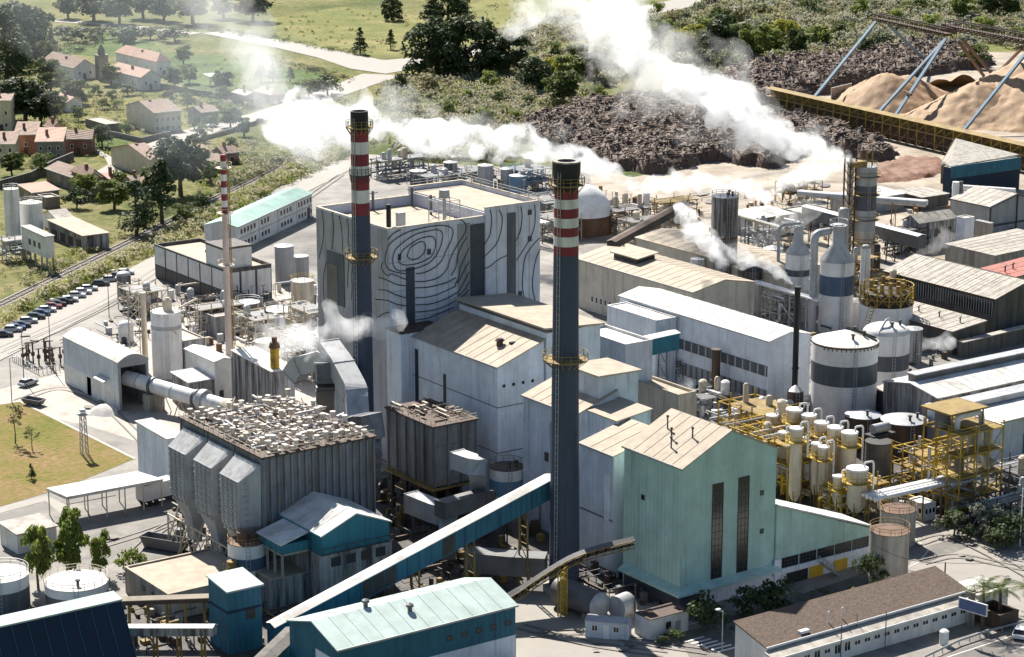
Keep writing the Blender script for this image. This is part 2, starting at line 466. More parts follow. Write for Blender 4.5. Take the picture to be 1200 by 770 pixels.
def copy_thing(o, loc, rz=None, label=None, group=None, scale=None):
    r = o.copy(); COL.objects.link(r); r.location = loc
    if rz is not None: r.rotation_euler = (0, 0, rz)
    if scale is not None: r.scale = (scale,) * 3 if not isinstance(scale, tuple) else scale
    if label: r['label'] = label
    if group: r['group'] = group
    for ch in o.children:
        c = ch.copy(); COL.objects.link(c); c.parent = r
        for g in ch.children:
            d = g.copy(); COL.objects.link(d); d.parent = c
    return r

# shared window meshes
WIN = {}
def win_mesh(face, w, h, bars=(1, 1)):
    k = (face, round(w, 2), round(h, 2), bars)
    if k in WIN: return WIN[k]
    fr, gl = MB(), MB()
    t = min(.12, w * .12)
    def B(mb, u0, z0, u1, z1, d):
        if face == 'L': mb.box(-d, u0, z0, .02, u1, z1)
        else: mb.box(u0, -d, z0, u1, .02, z1)
    B(fr, 0, 0, t, h, .07); B(fr, w - t, 0, w, h, .07); B(fr, t, 0, w - t, t, .07); B(fr, t, h - t, w - t, h, .07)
    for i in range(1, bars[0]): B(fr, w * i / bars[0] - t * .3, t, w * i / bars[0] + t * .3, h - t, .05)
    for i in range(1, bars[1]): B(fr, t, h * i / bars[1] - t * .3, w - t, h * i / bars[1] + t * .3, .045)
    B(gl, t, t, w - t, h - t, .03)
    WIN[k] = (fr.mesh('window'), gl.mesh('pane'))
    return WIN[k]

def window(t, face, u, z, w, h, frame='frame_dark', bars=(1, 1), parent=None):
    fr, gl = win_mesh(face, w, h, bars)
    loc = (0, u, z) if face == 'L' else (u, 0, z)
    o = t.at('window', fr, None, loc, parent)
    if not fr.materials: fr.materials.append(M(frame))
    o.material_slots[0].link = 'OBJECT'; o.material_slots[0].material = M(frame)
    link('pane', gl, 'glass_dark', o)
    return o

def door(t, face, u, w, h, m='frame_dark', z=0.0):
    mb = MB()
    if face == 'L': mb.box(-.08, u, z, .03, u + w, z + h)
    else: mb.box(u, -.08, z, u + w, .03, z + h)
    return t.part('door', mb, m)

def locate(px, py, h, pl, pr, rz=0.0):
    """Near top corner at pixel, wall height h: returns base, Lx (to pr), Ly (to pl)."""
    x, y = at(px, py, h)
    ex, ey = axes(rz)
    return (x, y), abs(ext(x, y, h, pr, ex)), abs(ext(x, y, h, pl, ey))

def house(name, label, cat, base, Lx, Ly, h, roof=('flat', .8), wall='white_wall', roofm='roof_beige', rz=0.0, z0=0.0, group=None,
          over=.25, thick=.18, trim=None):
    """Walls with their real roof. roof: flat,parapet | mono,x+/x-/y+/y-,rise | gable,x/y,rise | hip,rise"""
    t = T(name, label, cat, (*base, z0), rz, group)
    w = MB(); r = MB()
    c = [(0, 0), (Lx, 0), (Lx, Ly), (0, Ly)]
    kind = roof[0]
    zz = [h] * 4; apex = {}
    if kind == 'mono':
        ax, rise = roof[1], roof[2]
        for i, (x, y) in enumerate(c):
            f = {'x+': x / Lx, 'x-': 1 - x / Lx, 'y+': y / Ly, 'y-': 1 - y / Ly}[ax]
            zz[i] = h + rise * f
    bot = [(x, y, 0) for x, y in c]; top = [(c[i][0], c[i][1], zz[i] - .02) for i in range(4)]
    for i in range(4):
        j = (i + 1) % 4
        pts = [bot[i], bot[j], top[j]]
        if kind == 'gable':
            if roof[1] == 'x' and i in (1, 3): pts.append((c[i][0], Ly / 2, h + roof[2] - .02))
            if roof[1] == 'y' and i in (0, 2): pts.append((Lx / 2, c[i][1], h + roof[2] - .02))
        pts.append(top[i])
        w.face(*pts)
    o = over
    if kind == 'flat':
        pd = roof[1]
        r.box(.25, .25, h - pd - .3, Lx - .25, Ly - .25, h - pd)
        w.face((.25, .25, h - pd), (.25, .25, h), (Lx - .25, .25, h), (Lx - .25, .25, h - pd))
        w.face((Lx - .25, .25, h - pd), (Lx - .25, .25, h), (Lx - .25, Ly - .25, h), (Lx - .25, Ly - .25, h - pd))
        w.face((Lx - .25, Ly - .25, h - pd), (Lx - .25, Ly - .25, h), (.25, Ly - .25, h), (.25, Ly - .25, h - pd))
        w.face((.25, Ly - .25, h - pd), (.25, Ly - .25, h), (.25, .25, h), (.25, .25, h - pd))
        cp = MB()
        cp.box(-.06, -.06, h - .02, Lx + .06, .3, h + .10); cp.box(-.06, Ly - .3, h - .02, Lx + .06, Ly + .06, h + .10)
        cp.box(-.06, .3, h - .02, .3, Ly - .3, h + .10); cp.box(Lx - .3, .3, h - .02, Lx + .06, Ly - .3, h + .10)
        t.part('coping', cp, trim or roofm)
    elif kind == 'mono':
        q = []
        for i, (x, y) in enumerate(c):
            xx = x + (o if x > 0 else -o); yy = y + (o if y > 0 else -o)
            f = {'x+': xx / Lx, 'x-': 1 - xx / Lx, 'y+': yy / Ly, 'y-': 1 - yy / Ly}[roof[1]]
            q.append((xx, yy, h + roof[2] * f + thick))
        r.slab(q, thick)
    elif kind == 'gable':
        R = roof[2]
        if roof[1] == 'x':
            e = -o * R / (Ly / 2)
            r.slab([(-o, -o, h + e + thick), (Lx + o, -o, h + e + thick), (Lx + o, Ly / 2, h + R + thick), (-o, Ly / 2, h + R + thick)], thick)
            r.slab([(-o, Ly / 2, h + R + thick), (Lx + o, Ly / 2, h + R + thick), (Lx + o, Ly + o, h + e + thick), (-o, Ly + o, h + e + thick)], thick)
        else:
            e = -o * R / (Lx / 2)
            r.slab([(-o, -o, h + e + thick), (Lx / 2, -o, h + R + thick), (Lx / 2, Ly + o, h + R + thick), (-o, Ly + o, h + e + thick)], thick)
            r.slab([(Lx / 2, -o, h + R + thick), (Lx + o, -o, h + e + thick), (Lx + o, Ly + o, h + e + thick), (Lx / 2, Ly + o, h + R + thick)], thick)
    elif kind == 'hip':
        R = roof[1]; d = min(Lx, Ly) / 2
        a, b = ((d, Ly / 2), (Lx - d, Ly / 2)) if Lx >= Ly else ((Lx / 2, d), (Lx / 2, Ly - d))
        A = (*a, h + R + thick); B_ = (*b, h + R + thick)
        k = [(-o, -o, h + thick), (Lx + o, -o, h + thick), (Lx + o, Ly + o, h + thick), (-o, Ly + o, h + thick)]
        if Lx >= Ly:
            r.face(k[0], k[1], B_, A); r.face(k[1], k[2], B_); r.face(k[2], k[3], A, B_); r.face(k[3], k[0], A)
        else:
            r.face(k[0], k[1], A); r.face(k[1], k[2], B_, A); r.face(k[2], k[3], B_); r.face(k[3], k[0], A, B_)
        r.face(*[(p[0], p[1], h - .01) for p in k[::-1]])
        for i in range(4):
            p, q = k[i], k[(i + 1) % 4]
            r.face((p[0], p[1], h - .01), (q[0], q[1], h - .01), q, p)
    t.part('wall', w, wall)
    if kind in ('mono', 'gable') and cat == 'industrial building' and Lx * Ly > 70:
        lp = MB(); R = roof[2]; ax = roof[1]
        along = kind == 'gable' and ax == 'y' or kind == 'mono' and ax[0] == 'x'
        span, run = (Lx, Ly) if along else (Ly, Lx)
        zf = (lambda s: h + thick + .03 + (R * (1 - abs(2 * s / span - 1)) if kind == 'gable' else R * (s / span if ax[1] == '+' else 1 - s / span)))
        n = max(3, min(16, int(run / 2.2)))
        for k in range(1, n):
            u = run * k / n; st = [0, span / 2, span] if kind == 'gable' else [0, span]
            for s0, s1 in zip(st, st[1:]):
                a_, b_ = ((s0, u, zf(s0)), (s1, u, zf(s1))) if along else ((u, s0, zf(s0)), (u, s1, zf(s1)))
                lp.beam(a_, b_, .09, .05)
        t.pieces('sheet_lap', lp, roofm)
    t.roof = t.part('roof', r, roofm)
    t.Lx, t.Ly, t.h = Lx, Ly, h
    if kind in ('mono', 'gable') and trim:
        g = MB()
        if kind == 'gable' and roof[1] == 'x' or kind == 'mono' and roof[1][0] == 'y':
            g.box(-o, -o - .12, h - .1, Lx + o, -o - .005, h + thick - .03)
        else:
            g.box(-o - .12, -o, h - .1, -o - .005, Ly + o, h + thick - .03)
        t.part('gutter', g, trim)
    return t

def bld(name, label, cat, px, py, h, pl, pr, Lx=None, Ly=None, **kw):
    base, lx, ly = locate(px, py, h, pl, pr, kw.get('rz', 0.0))
    return house(name, label, cat, base, Lx or lx, Ly or ly, h, **kw)

def seams(t, zs, face='LR', m='grey_wall', x=None):
    mb = MB()
    for z in zs:
        if 'L' in face: mb.box(-.05, 0, z, .01, t.Ly, z + .14)
        if 'R' in face: mb.box(-.05, -.05, z, t.Lx, .01, z + .14)
    t.part('wall_seam', mb, m)

def win_row(t, face, u0, u1, n, z, w, h, frame='frame_dark', bars=(1, 1)):
    for i in range(n):
        window(t, face, u0 + (u1 - u0) * (i / max(1, n - 1)), z, w, h, frame, bars)

def tank(label, px, py, r, h, m='white_paint', roof=('cone', 1.2), roofm=None, bands=(), rail=None, z0=0.0, name='storage_tank', cat='tank',
         group=None, n=28, vents=0, ladder=True, base=None, legs=False):
    x, y = base or at(px, py, z0)
    t = T(name, label, cat, (x, y, z0), 0, group)
    zb = 0.0
    sh = MB(); sh.lathe([(0.01, zb), (r, zb), (r, h), (r - .05, h)], n); t.part('shell', sh, m)
    rf = MB()
    if roof[0] == 'cone': rf.lathe([(r + .08, h - .08), (r + .08, h + .03), (.02, h + roof[1])], n)
    elif roof[0] == 'dome':
        rf.lathe([(r + .06, h - .08)] + [(max(.02, r * cos(a)), h + roof[1] * sin(a)) for a in [i * pi / 2 / 7 for i in range(8)]], n)
    elif roof[0] == 'flat': rf.lathe([(r + .06, h - .05), (r + .06, h + .06), (.02, h + .08)], n)
    t.roof = t.part('roof', rf, roofm or m)
    for z0_, z1_, bm in bands:
        b = MB(); b.lathe([(r + .004, z0_), (r + .03, z0_), (r + .03, z1_), (r + .004, z1_)], n); t.part('band', b, bm)
    if rail:
        q = MB()
        k = max(10, int(r * 4))
        for i in range(k):
            a = 2 * pi * i / k; q.beam((r * cos(a), r * sin(a), h), (r * cos(a), r * sin(a), h + 1.0), .06)
        q.ring(0, 0, h + 1.0, r, .045, n); q.ring(0, 0, h + .55, r, .035, n)
        t.part('railing', q, rail)
    for i in range(vents):
        a = -1.9 + i * 1.1; rr = r * .55
        zz = h + (roof[1] * .45 if roof[0] == 'cone' else roof[1] * .8 if roof[0] == 'dome' else .08)
        v = MB(); v.cyl((rr * cos(a), rr * sin(a), zz - .1), (rr * cos(a), rr * sin(a), zz + .8), .22, n=8); v.cyl((rr * cos(a), rr * sin(a), zz + .8), (rr * cos(a), rr * sin(a), zz + 1.0), .4, n=8)
        t.part('vent', v, 'dark_steel')
    if ladder:
        q = MB(); a = -2.0
        for d in (-.09, .09):
            q.beam(((r + .22) * cos(a + d / r * 3), (r + .22) * sin(a + d / r * 3), 0), ((r + .22) * cos(a + d / r * 3), (r + .22) * sin(a + d / r * 3), h + .8), .06)
        z = .4
        while z < h:
            q.beam(((r + .22) * cos(a - .27 / r), (r + .22) * sin(a - .27 / r), z), ((r + .22) * cos(a + .27 / r), (r + .22) * sin(a + .27 / r), z), .05); z += .6
        t.part('ladder', q, 'galv')
    t.r, t.h = r, h
    return t

# ================================================================ the setting
LAYER = [0]
def layer():
    LAYER[0] += 1
    return .004 * LAYER[0]

def sheet(name, m, pix, z, thick=None):
    z = layer()
    pts = [at(x, y) for x, y in pix]
    a = sum(pts[i][0] * pts[(i + 1) % len(pts)][1] - pts[(i + 1) % len(pts)][0] * pts[i][1] for i in range(len(pts)))
    if a < 0: pts = pts[::-1]
    from mathutils.geometry import tessellate_polygon
    tri = tessellate_polygon([[Vector((x, y, 0)) for x, y in pts]])
    me = bpy.data.meshes.new(name); me.from_pydata([(x, y, z) for x, y in pts], [], [t[::-1] if (pts[t[1]][0]-pts[t[0]][0])*(pts[t[2]][1]-pts[t[0]][1])-(pts[t[1]][1]-pts[t[0]][1])*(pts[t[2]][0]-pts[t[0]][0]) < 0 else t for t in tri]); me.update()
    return link(name, me, m, kind='structure')

def strip_mesh(pts, w, z):
    mb = MB(); L = []; R = []
    P = [Vector((p[0], p[1], 0)) for p in pts]
    for i in range(len(P)):
        d = (P[min(i + 1, len(P) - 1)] - P[max(i - 1, 0)]).normalized(); n = Vector((-d.y, d.x, 0))
        ww = w[i] if isinstance(w, (list, tuple)) else w
        L.append(P[i] + n * ww / 2); R.append(P[i] - n * ww / 2)
    for i in range(len(P) - 1):
        mb.face((*R[i][:2], z), (*R[i + 1][:2], z), (*L[i + 1][:2], z), (*L[i][:2], z))
    return mb

def strip(name, m, pix, w, z, world=False):
    if z < .05: z = layer()
    return struct(name, strip_mesh(pix if world else [at(x, y) for x, y in pix], w, z), m)

g = MB(); g.face((-3500, -600, 0), (4500, -600, 0), (4500, 5000, 0), (-3500, 5000, 0)); struct('ground', g, 'scrub_ground')
sheet('field', 'field_green', [(175, 60), (262, 66), (300, 70), (425, 98), (400, 118), (330, 112), (245, 118), (200, 88)], .004)
sheet('field', 'field_tan', [(315, 22), (400, 8), (500, 20), (640, -20), (640, 30), (540, 62), (425, 66), (330, 50)], .004)
sheet('field', 'field_green', [(60, 62), (130, 40), (180, 50), (190, 62), (110, 66)], .004)
sheet('field', 'field_tan', [(750, 60), (900, 20), (1200, 40), (1200, 90), (1000, 95), (850, 92), (770, 80)], .004)
sheet('garden', 'garden_mix', [(55, 110), (170, 108), (240, 112), (270, 130), (180, 168), (130, 200), (105, 180), (60, 150)], .004)
sheet('garden', 'field_green', [(107, 154), (150, 160), (152, 168), (118, 182), (106, 178)], .008)
sheet('yard', 'yard_dust', [(-40, 430), (0, 404), (90, 365), (180, 325), (262, 268), (345, 222), (400, 196), (470, 190), (600, 196), (720, 196), (760, 226), (1000, 200), (1240, 230), (1240, 830), (-60, 830)], .004)
sheet('yard', 'yard_white', [(-20, 462), (60, 440), (200, 360), (380, 330), (400, 470), (330, 500), (200, 530), (100, 498), (0, 478)], .008)
sheet('yard', 'sand_yard', [(690, 196), (740, 208), (860, 186), (1040, 156), (1120, 160), (1260, 230), (1260, 330), (1000, 300), (900, 320), (800, 330), (700, 268)], .008)
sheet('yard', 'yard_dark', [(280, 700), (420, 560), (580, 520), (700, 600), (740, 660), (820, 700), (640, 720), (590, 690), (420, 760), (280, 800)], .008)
sheet('yard', 'yard_dark', [(130, 700), (200, 700), (330, 690), (300, 800), (130, 800)], .012)
sheet('yard', 'yard_dark', [(860, 480), (960, 470), (1200, 540), (1200, 640), (1090, 600), (1000, 650), (910, 600)], .008)
sheet('yard', 'asphalt', [(0, 604), (140, 560), (215, 585), (240, 640), (150, 664), (110, 655), (0, 660)], .012)
sheet('yard', 'sand_yard', [(880, 112), (960, 98), (1100, 62), (1260, 60), (1260, 200), (1110, 160)], .008)
sheet('lawn', 'lawn_mix', [(-30, 478), (24, 471), (158, 538), (80, 570), (54, 578), (0, 594), (-30, 600)], .016)
strip('kerb', 'kerb_stone', [(-30, 479), (24, 471), (158, 538)], .5, .10)
strip('path', 'road_pale', [(-30, 606), (54, 584), (80, 600)], 3.0, .014)
sheet('street', 'road_pale', [(560, 700), (680, 690), (742, 700), (800, 724), (870, 742), (900, 770), (860, 800), (560, 800)], .012)
sheet('street', 'asphalt_shaded', [(742, 696), (800, 724), (862, 752), (900, 740), (985, 715), (1060, 690), (1050, 660), (960, 690), (860, 722), (800, 712)], .012)  # street sheet darkened: the mint building's shade is put into the asphalt colour
sheet('street', 'asphalt', [(790, 742), (860, 730), (900, 790), (820, 790)], .012)
sheet('street', 'road_pale', [(1046, 606), (1115, 618), (1136, 640), (1230, 650), (1230, 740), (1140, 700), (1100, 676), (1062, 668), (1080, 640), (1040, 622)], .016)
sheet('street', 'asphalt', [(1066, 646), (1125, 630), (1140, 640), (1080, 662)], .020)
sheet('pavement', 'road_pale', [(1170, 668), (1230, 690), (1230, 720), (1180, 690)], .06)
def kerb(pix, z=.12): strip('kerb', 'kerb_stone', pix, .3, z)
kerb([(1060, 668), (1076, 660), (1088, 646), (1070, 630)])
kerb([(1136, 638), (1160, 646), (1230, 652)])
kerb([(760, 742), (800, 736), (860, 716), (930, 694)])
# main road at the bottom right with its lines and guardrail
rd = [at(1080, 800), at(1140, 778), at(1200, 758), at(1260, 738)]
strip('road', 'asphalt', rd, 9.0, .016, True)
for off, wd, nm in ((3.6, .16, 'road_marking'), (-.1, .14, 'road_marking')):
    d = Vector((rd[-1][0] - rd[0][0], rd[-1][1] - rd[0][1])).normalized(); n = Vector((-d.y, d.x))
    if off > 0: strip(nm, 'paint_line', [(p[0] + n.x * off, p[1] + n.y * off) for p in rd], wd, .020, True)
    else:
        for k in range(7):
            a = Vector(rd[0]) + d * (k * 6) + n * off; b = a + d * 3
            strip(nm, 'paint_line', [tuple(a), tuple(b)], wd, .020, True)
# zebra crossing
cz = [at(804, 752), at(846, 765)]
for k in range(6):
    f = k / 5
    p = Vector(at(802 + 40 * f, 753 + 12 * f)); e = Vector(at(825 + 40 * f, 747 + 12 * f))
    strip('road_marking', 'paint_line', [tuple(p), tuple(e)], .45, .024, True)
# car park road and the village and field roads
strip('road', 'road_pale', [(-40, 425), (30, 392), (90, 362), (165, 322), (215, 292)], [12, 11, 11, 10, 8], .016)
strip('road', 'road_pale', [(262, 268), (345, 222), (395, 196), (440, 182)], [10, 10, 11, 11], .016)
strip('road', 'road_pale', [(120, 205), (185, 172), (240, 152), (310, 136), (365, 118), (420, 98), (450, 88)], [7, 10, 12, 13, 13, 14, 18], .008)
strip('road', 'road_pale', [(250, 38), (330, 52), (395, 66), (440, 78), (480, 82)], [12, 15, 18, 24, 30], .012)
strip('road', 'road_pale', [(440, 76), (520, 68), (620, 46), (720, 20), (880, -12)], [20, 14, 16, 22, 24], .010)
strip('path', 'road_pale', [(60, 24), (140, 30), (230, 40)], 8, .010)
strip('path', 'road_pale', [(100, 170), (128, 186), (135, 200)], 2.5, .016)
# the railway: ballast bank, two rails, sleepers
rl = [at(-60, 384), at(0, 357), at(80, 318), at(156, 281), at(216, 250), at(290, 214), at(360, 176), at(420, 148)]
strip('railway_bed', 'ballast', rl, 3.6, .05, True)
def offset(pts, o):
    out = []
    for i in range(len(pts)):
        a = Vector(pts[max(0, i - 1)]); b = Vector(pts[min(len(pts) - 1, i + 1)]); d = (b - a).normalized()
        out.append((pts[i][0] - d.y * o, pts[i][1] + d.x * o))
    return out
for o in (-.8, .8):
    mb = MB(); q = offset(rl, o)
    for i in range(len(q) - 1): mb.beam((*q[i], .22), (*q[i + 1], .22), .12, .2)
    struct('rail', mb, 'rail_steel')
sl = MB()
for i in range(len(rl) - 1):
    a = Vector(rl[i]); b = Vector(rl[i + 1]); L_ = (b - a).length; d = (b - a) / L_; k = 0
    while k < L_:
        p = a + d * k; n = Vector((-d.y, d.x)) * 1.25
        sl.beam((*(p - n), .08), (*(p + n), .08), .28, .14); k += 1.6
struct('sleepers', sl, 'dark_concrete')

# wear on the ground: tyre tracks and oil stains
random.seed(12)
for pix in ([(20, 470), (70, 452), (120, 470), (170, 520)], [(0, 410), (60, 384), (130, 352), (200, 306)], [(5, 415), (64, 389), (134, 356), (204, 310)], [(120, 640), (170, 625), (220, 606), (260, 612)], [(150, 655), (190, 618), (240, 600)], [(620, 745), (690, 740), (760, 755), (830, 765)],
            [(610, 735), (690, 756), (780, 768)], [(1080, 660), (1120, 650), (1170, 662), (1230, 672)], [(1070, 640), (1110, 626), (1160, 650), (1230, 690)], [(860, 230), (930, 215), (1000, 212), (1060, 222)], [(790, 236), (880, 206), (980, 196), (1060, 200)], [(300, 270), (350, 240), (400, 205)]):
    P_ = [at(*q) for q in pix]; P_ = [tuple(v[:2]) for v in bend([(*q, 0) for q in P_], 14, 5)]
    for o in (-.85, .85): strip('tyre_track', 'track_dark', offset(P_, o), .34, 0, True)
for k in range(34):
    x, y = random.choice(((60, 395), (110, 470), (200, 610), (150, 640), (640, 740), (720, 760), (1120, 660), (1180, 680), (860, 225), (960, 212), (320, 250), (180, 330), (80, 480), (800, 232), (1100, 640)))
    x += random.uniform(-45, 45); y += random.uniform(-9, 9); rr_ = random.uniform(3, 10)
    sheet('oil_stain', 'track_dark' if k % 3 else 'asphalt', [(x + rr_ * random.uniform(.6, 1.3) * cos(a * pi / 5), y + .3 * rr_ * random.uniform(.6, 1.3) * sin(a * pi / 5)) for a in range(10)], 0)
# ================================================================ the two tall chimneys
def chimney(label, px, py, ytop, r0, r1, stripes, plats, crown, base=None):
    x, y = at(px, py)
    t = T('chimney', label, 'chimney', (x, y, 0))
    h = zat(x, y, ytop)
    rad = lambda z: r0 + (r1 - r0) * z / h
    z1 = zat(x, y, stripes[-1][1])
    mb = MB(); mb.cyl((0, 0, 0), (0, 0, z1), rad(0), rad(z1), 28); t.part('shaft', mb, 'chimney_grey')
    for ya, yb, m in stripes:
        a, b = zat(x, y, yb), zat(x, y, ya)
        mb = MB()
        fl = (crown if m == 'soot_black' else 0)
        mb.lathe([(rad(a), a + .005), (rad(b) * (1 + .2 * fl), b - .9 * fl), (rad(b) + .34 * fl, b)] + ([(rad(b) * .80, b), (rad(b) * .80, b - 3)] if m == 'soot_black' else []), 28)
        t.part('cap' if m == 'soot_black' else 'stripe', mb, m)
    if crown:
        mb = MB(); mb.lathe([(rad(h) * .78, h - .02), (rad(h) + .36, h + .01), (rad(h) + .36, h + .22), (rad(h) * .78, h + .22), (rad(h) * .78, h)], 28)
        t.part('rim', mb, 'concrete')
    for yp, w, m in plats:
        z = zat(x, y, yp); r = rad(z)
        mb = MB(); mb.lathe([(r, z - .25), (r + w, z - .05), (r + w, z + .08), (r, z + .08)], 28); pl = t.part('platform', mb, m)
        q = MB(); k = 16
        for i in range(k):
            a = 2 * pi * i / k; q.beam(((r + w) * cos(a), (r + w) * sin(a), z), ((r + w) * cos(a), (r + w) * sin(a), z + 1.1), .07)
            q.beam((r * cos(a), r * sin(a), z - 1.2), ((r + w) * cos(a), (r + w) * sin(a), z - .1), .08)
        q.ring(0, 0, z + 1.1, r + w, .05); q.ring(0, 0, z + .6, r + w, .04)
        link('railing', q.mesh('railing'), m, pl)
    q = MB(); a = -2.75
    zz = 1.0
    for s_ in (-.22, .22):
        q.beam((rad(0) * 1.02 * cos(a) + .25 * cos(a) - s_ * sin(a), rad(0) * 1.02 * sin(a) + .25 * sin(a) + s_ * cos(a), 1), ((rad(h) + .25) * cos(a) - s_ * sin(a), (rad(h) + .25) * sin(a) + s_ * cos(a), h - 1), .07)
    while zz < h - 1.5:
        r = rad(zz) + .25
        q.beam((r * cos(a) + .25 * sin(a), r * sin(a) - .25 * cos(a), zz), (r * cos(a) - .25 * sin(a), r * sin(a) + .25 * cos(a), zz), .05)
        zz += .9
    t.part('ladder', q, 'galv')
    pb = MB(); pb.lathe([(rad(0) + .9, 0), (rad(0) + .9, .9), (rad(0), 1.1)], 24); t.part('plinth', pb, 'concrete')
    return t
R_, W_, K_ = 'chimney_red', 'chimney_white', 'soot_black'
chim_front = chimney('tall grey chimney with flared black crown, standing beside the mint green building', 661, 692, 190, 2.25, 1.68,
        [(190, 222, K_), (222, 232, R_), (232, 243, W_), (243, 254, R_), (254, 265, W_), (265, 275.5, R_), (275.5, 287, W_), (287, 297.5, R_)],
        [(216, .9, 'ochre_steel'), (421, 1.35, 'ochre_steel')], 1.0)
chim_rear = chimney('tall grey chimney with straight black top, rising against the mural covered boiler house', 428, 572, 130, 1.72, 1.45,
        [(130, 153, K_), (153, 165.5, R_), (165.5, 179.7, W_), (179.7, 193.5, R_), (193.5, 204.5, W_), (204.5, 221.7, R_), (221.7, 236.8, W_), (236.8, 251, R_)],
        [(149, .75, 'ochre_steel'), (205, .25, 'dark_steel'), (301, 1.1, 'ochre_steel')], 0.0)

# ================================================================ the boiler house with the contour mural
HB = 42.0
bx, by = at(454.6, 268.6, HB)
exX = ext(bx, by, HB, 566.8, (1, 0)); exY = ext(bx, by, HB, 370.5, (0, 1)); exX2 = ext(bx, by, HB, 631, (1, 0)); exN = ext(bx, by, HB, 550.5, (1, 0)); exG = ext(bx, by, HB, 536, (1, 0))
bh = T('boiler_house', 'huge grey and white boiler house with black contour lines painted over its walls', 'power building', (bx, by, 0))
HT = zat(bx + exX, by - .6, 244)
body = MB()
pd = 1.6
body.box(0, 0, 0, exX, exY, HB - pd - .3)
for a in ((0, 0, exX, .35), (0, exY - .35, exX, exY), (0, .35, .35, exY - .35)):
    body.box(a[0], a[1], HB - pd - .3, a[2], a[3], HB)
bh.part('wall', body, 'art_white', label='white clad boiler house wall')
tw = MB(); tw.box(exX + .01, -.5, 0, exX2, exY + .4, HT - .9)
for a in ((exX + .01, -.5, exX2, -.15), (exX + .01, exY, exX2, exY + .4), (exX2 - .35, -.15, exX2, exY)): tw.box(a[0], a[1], HT - .9, a[2], a[3], HT)
bh.part('tower_wall', tw, 'art_white')
rf = MB(); rf.box(.36, .36, HB - pd - .28, exX - .02, exY - .36, HB - pd); rf.box(exX + .3, -.1, HT - .88, exX2 - .4, exY - .05, HT - .7)
bh.part('roof', rf, 'roof_beige')
cp = MB(); cp.box(-.1, -.1, HB, exX, .42, HB + .14); cp.box(-.1, exY - .42, HB, exX, exY + .1, HB + .14); cp.box(-.1, .42, HB, .42, exY - .42, HB + .14)
cp.box(exX - .1, -.6, HT, exX2 + .1, -.1, HT + .14); cp.box(exX - .1, exY, HT, exX2 + .1, exY + .5, HT + .14); cp.box(exX2 - .4, -.1, HT, exX2 + .1, exY, HT + .14)
bh.part('coping', cp, 'cream_steel')
gp = MB()
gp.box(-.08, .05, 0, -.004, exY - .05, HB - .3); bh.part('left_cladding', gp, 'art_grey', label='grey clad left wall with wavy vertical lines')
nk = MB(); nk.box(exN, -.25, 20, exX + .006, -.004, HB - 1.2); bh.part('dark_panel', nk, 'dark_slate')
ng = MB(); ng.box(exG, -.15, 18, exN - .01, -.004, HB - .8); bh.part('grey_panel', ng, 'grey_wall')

def face_pt(px, py, face, off=0.0):
    """Point on a wall plane of the boiler house: 'R' = front wall (y const), 'L' = left wall (x const). Returned in the thing's frame."""
    a, b = (px - CX) / F_PX, (CY - py) / F_PX
    d = [FWD[i] + a * RGT[i] + b * UPV[i] for i in range(3)]
    t_ = (by - .03 + off) / d[1] if face == 'R' else (bx - .1) / d[0]
    return (d[0] * t_ - bx, d[1] * t_ - by, CAM_H + d[2] * t_)

def painted_line(pts, face, off=0.0, w=.15):
    P = [Vector(face_pt(360 + x / 4.279, 220 + y / 4.279, face, off)) for x, y in pts]
    # smooth (Catmull-Rom)
    Q = []
    for i in range(len(P) - 1):
        p0, p1, p2, p3 = P[max(i - 1, 0)], P[i], P[i + 1], P[min(i + 2, len(P) - 1)]
        for k in range(5):
            s = k / 5
            Q.append(.5 * ((2 * p1) + (-p0 + p2) * s + (2 * p0 - 5 * p1 + 4 * p2 - p3) * s * s + (-p0 + 3 * p1 - 3 * p2 + p3) * s ** 3))
    Q.append(P[-1])
    mb = MB(); vs = []
    nrm = Vector((0, -1, 0)) if face == 'R' else Vector((-1, 0, 0))
    for i, q in enumerate(Q):
        d = (Q[min(i + 1, len(Q) - 1)] - Q[max(i - 1, 0)]).normalized(); s = d.cross(nrm) * w / 2
        vs += [q - s, q + s, q + s + nrm * .03, q - s + nrm * .03]
    fs = []
    for i in range(len(Q) - 1):
        for k in range(4): fs.append((i * 4 + k, i * 4 + (k + 1) % 4, i * 4 + 4 + (k + 1) % 4, i * 4 + 4 + k))
    mb.add(vs, fs)
    bh.part('painted_line', mb, 'line_black')
sm_ = MB()
for k in range(1, 8): sm_.box(exX * k / 8 - .04, -.035, 14, exX * k / 8 + .04, -.004, HB - .4)
for k in range(1, 8): sm_.box(-.115, exY * k / 8 - .04, 2, -.084, exY * k / 8 + .04, HB - .5)
for z in (26, 31, 36): sm_.box(.1, -.03, z - .04, exG, -.004, z + .04)
for k in range(1, 5): sm_.box(exX + (exX2 - exX) * k / 5 - .04, -.535, 14, exX + (exX2 - exX) * k / 5 + .04, -.504, HT - .4)
bh.pieces('panel_joint', sm_, 'grey_wall')
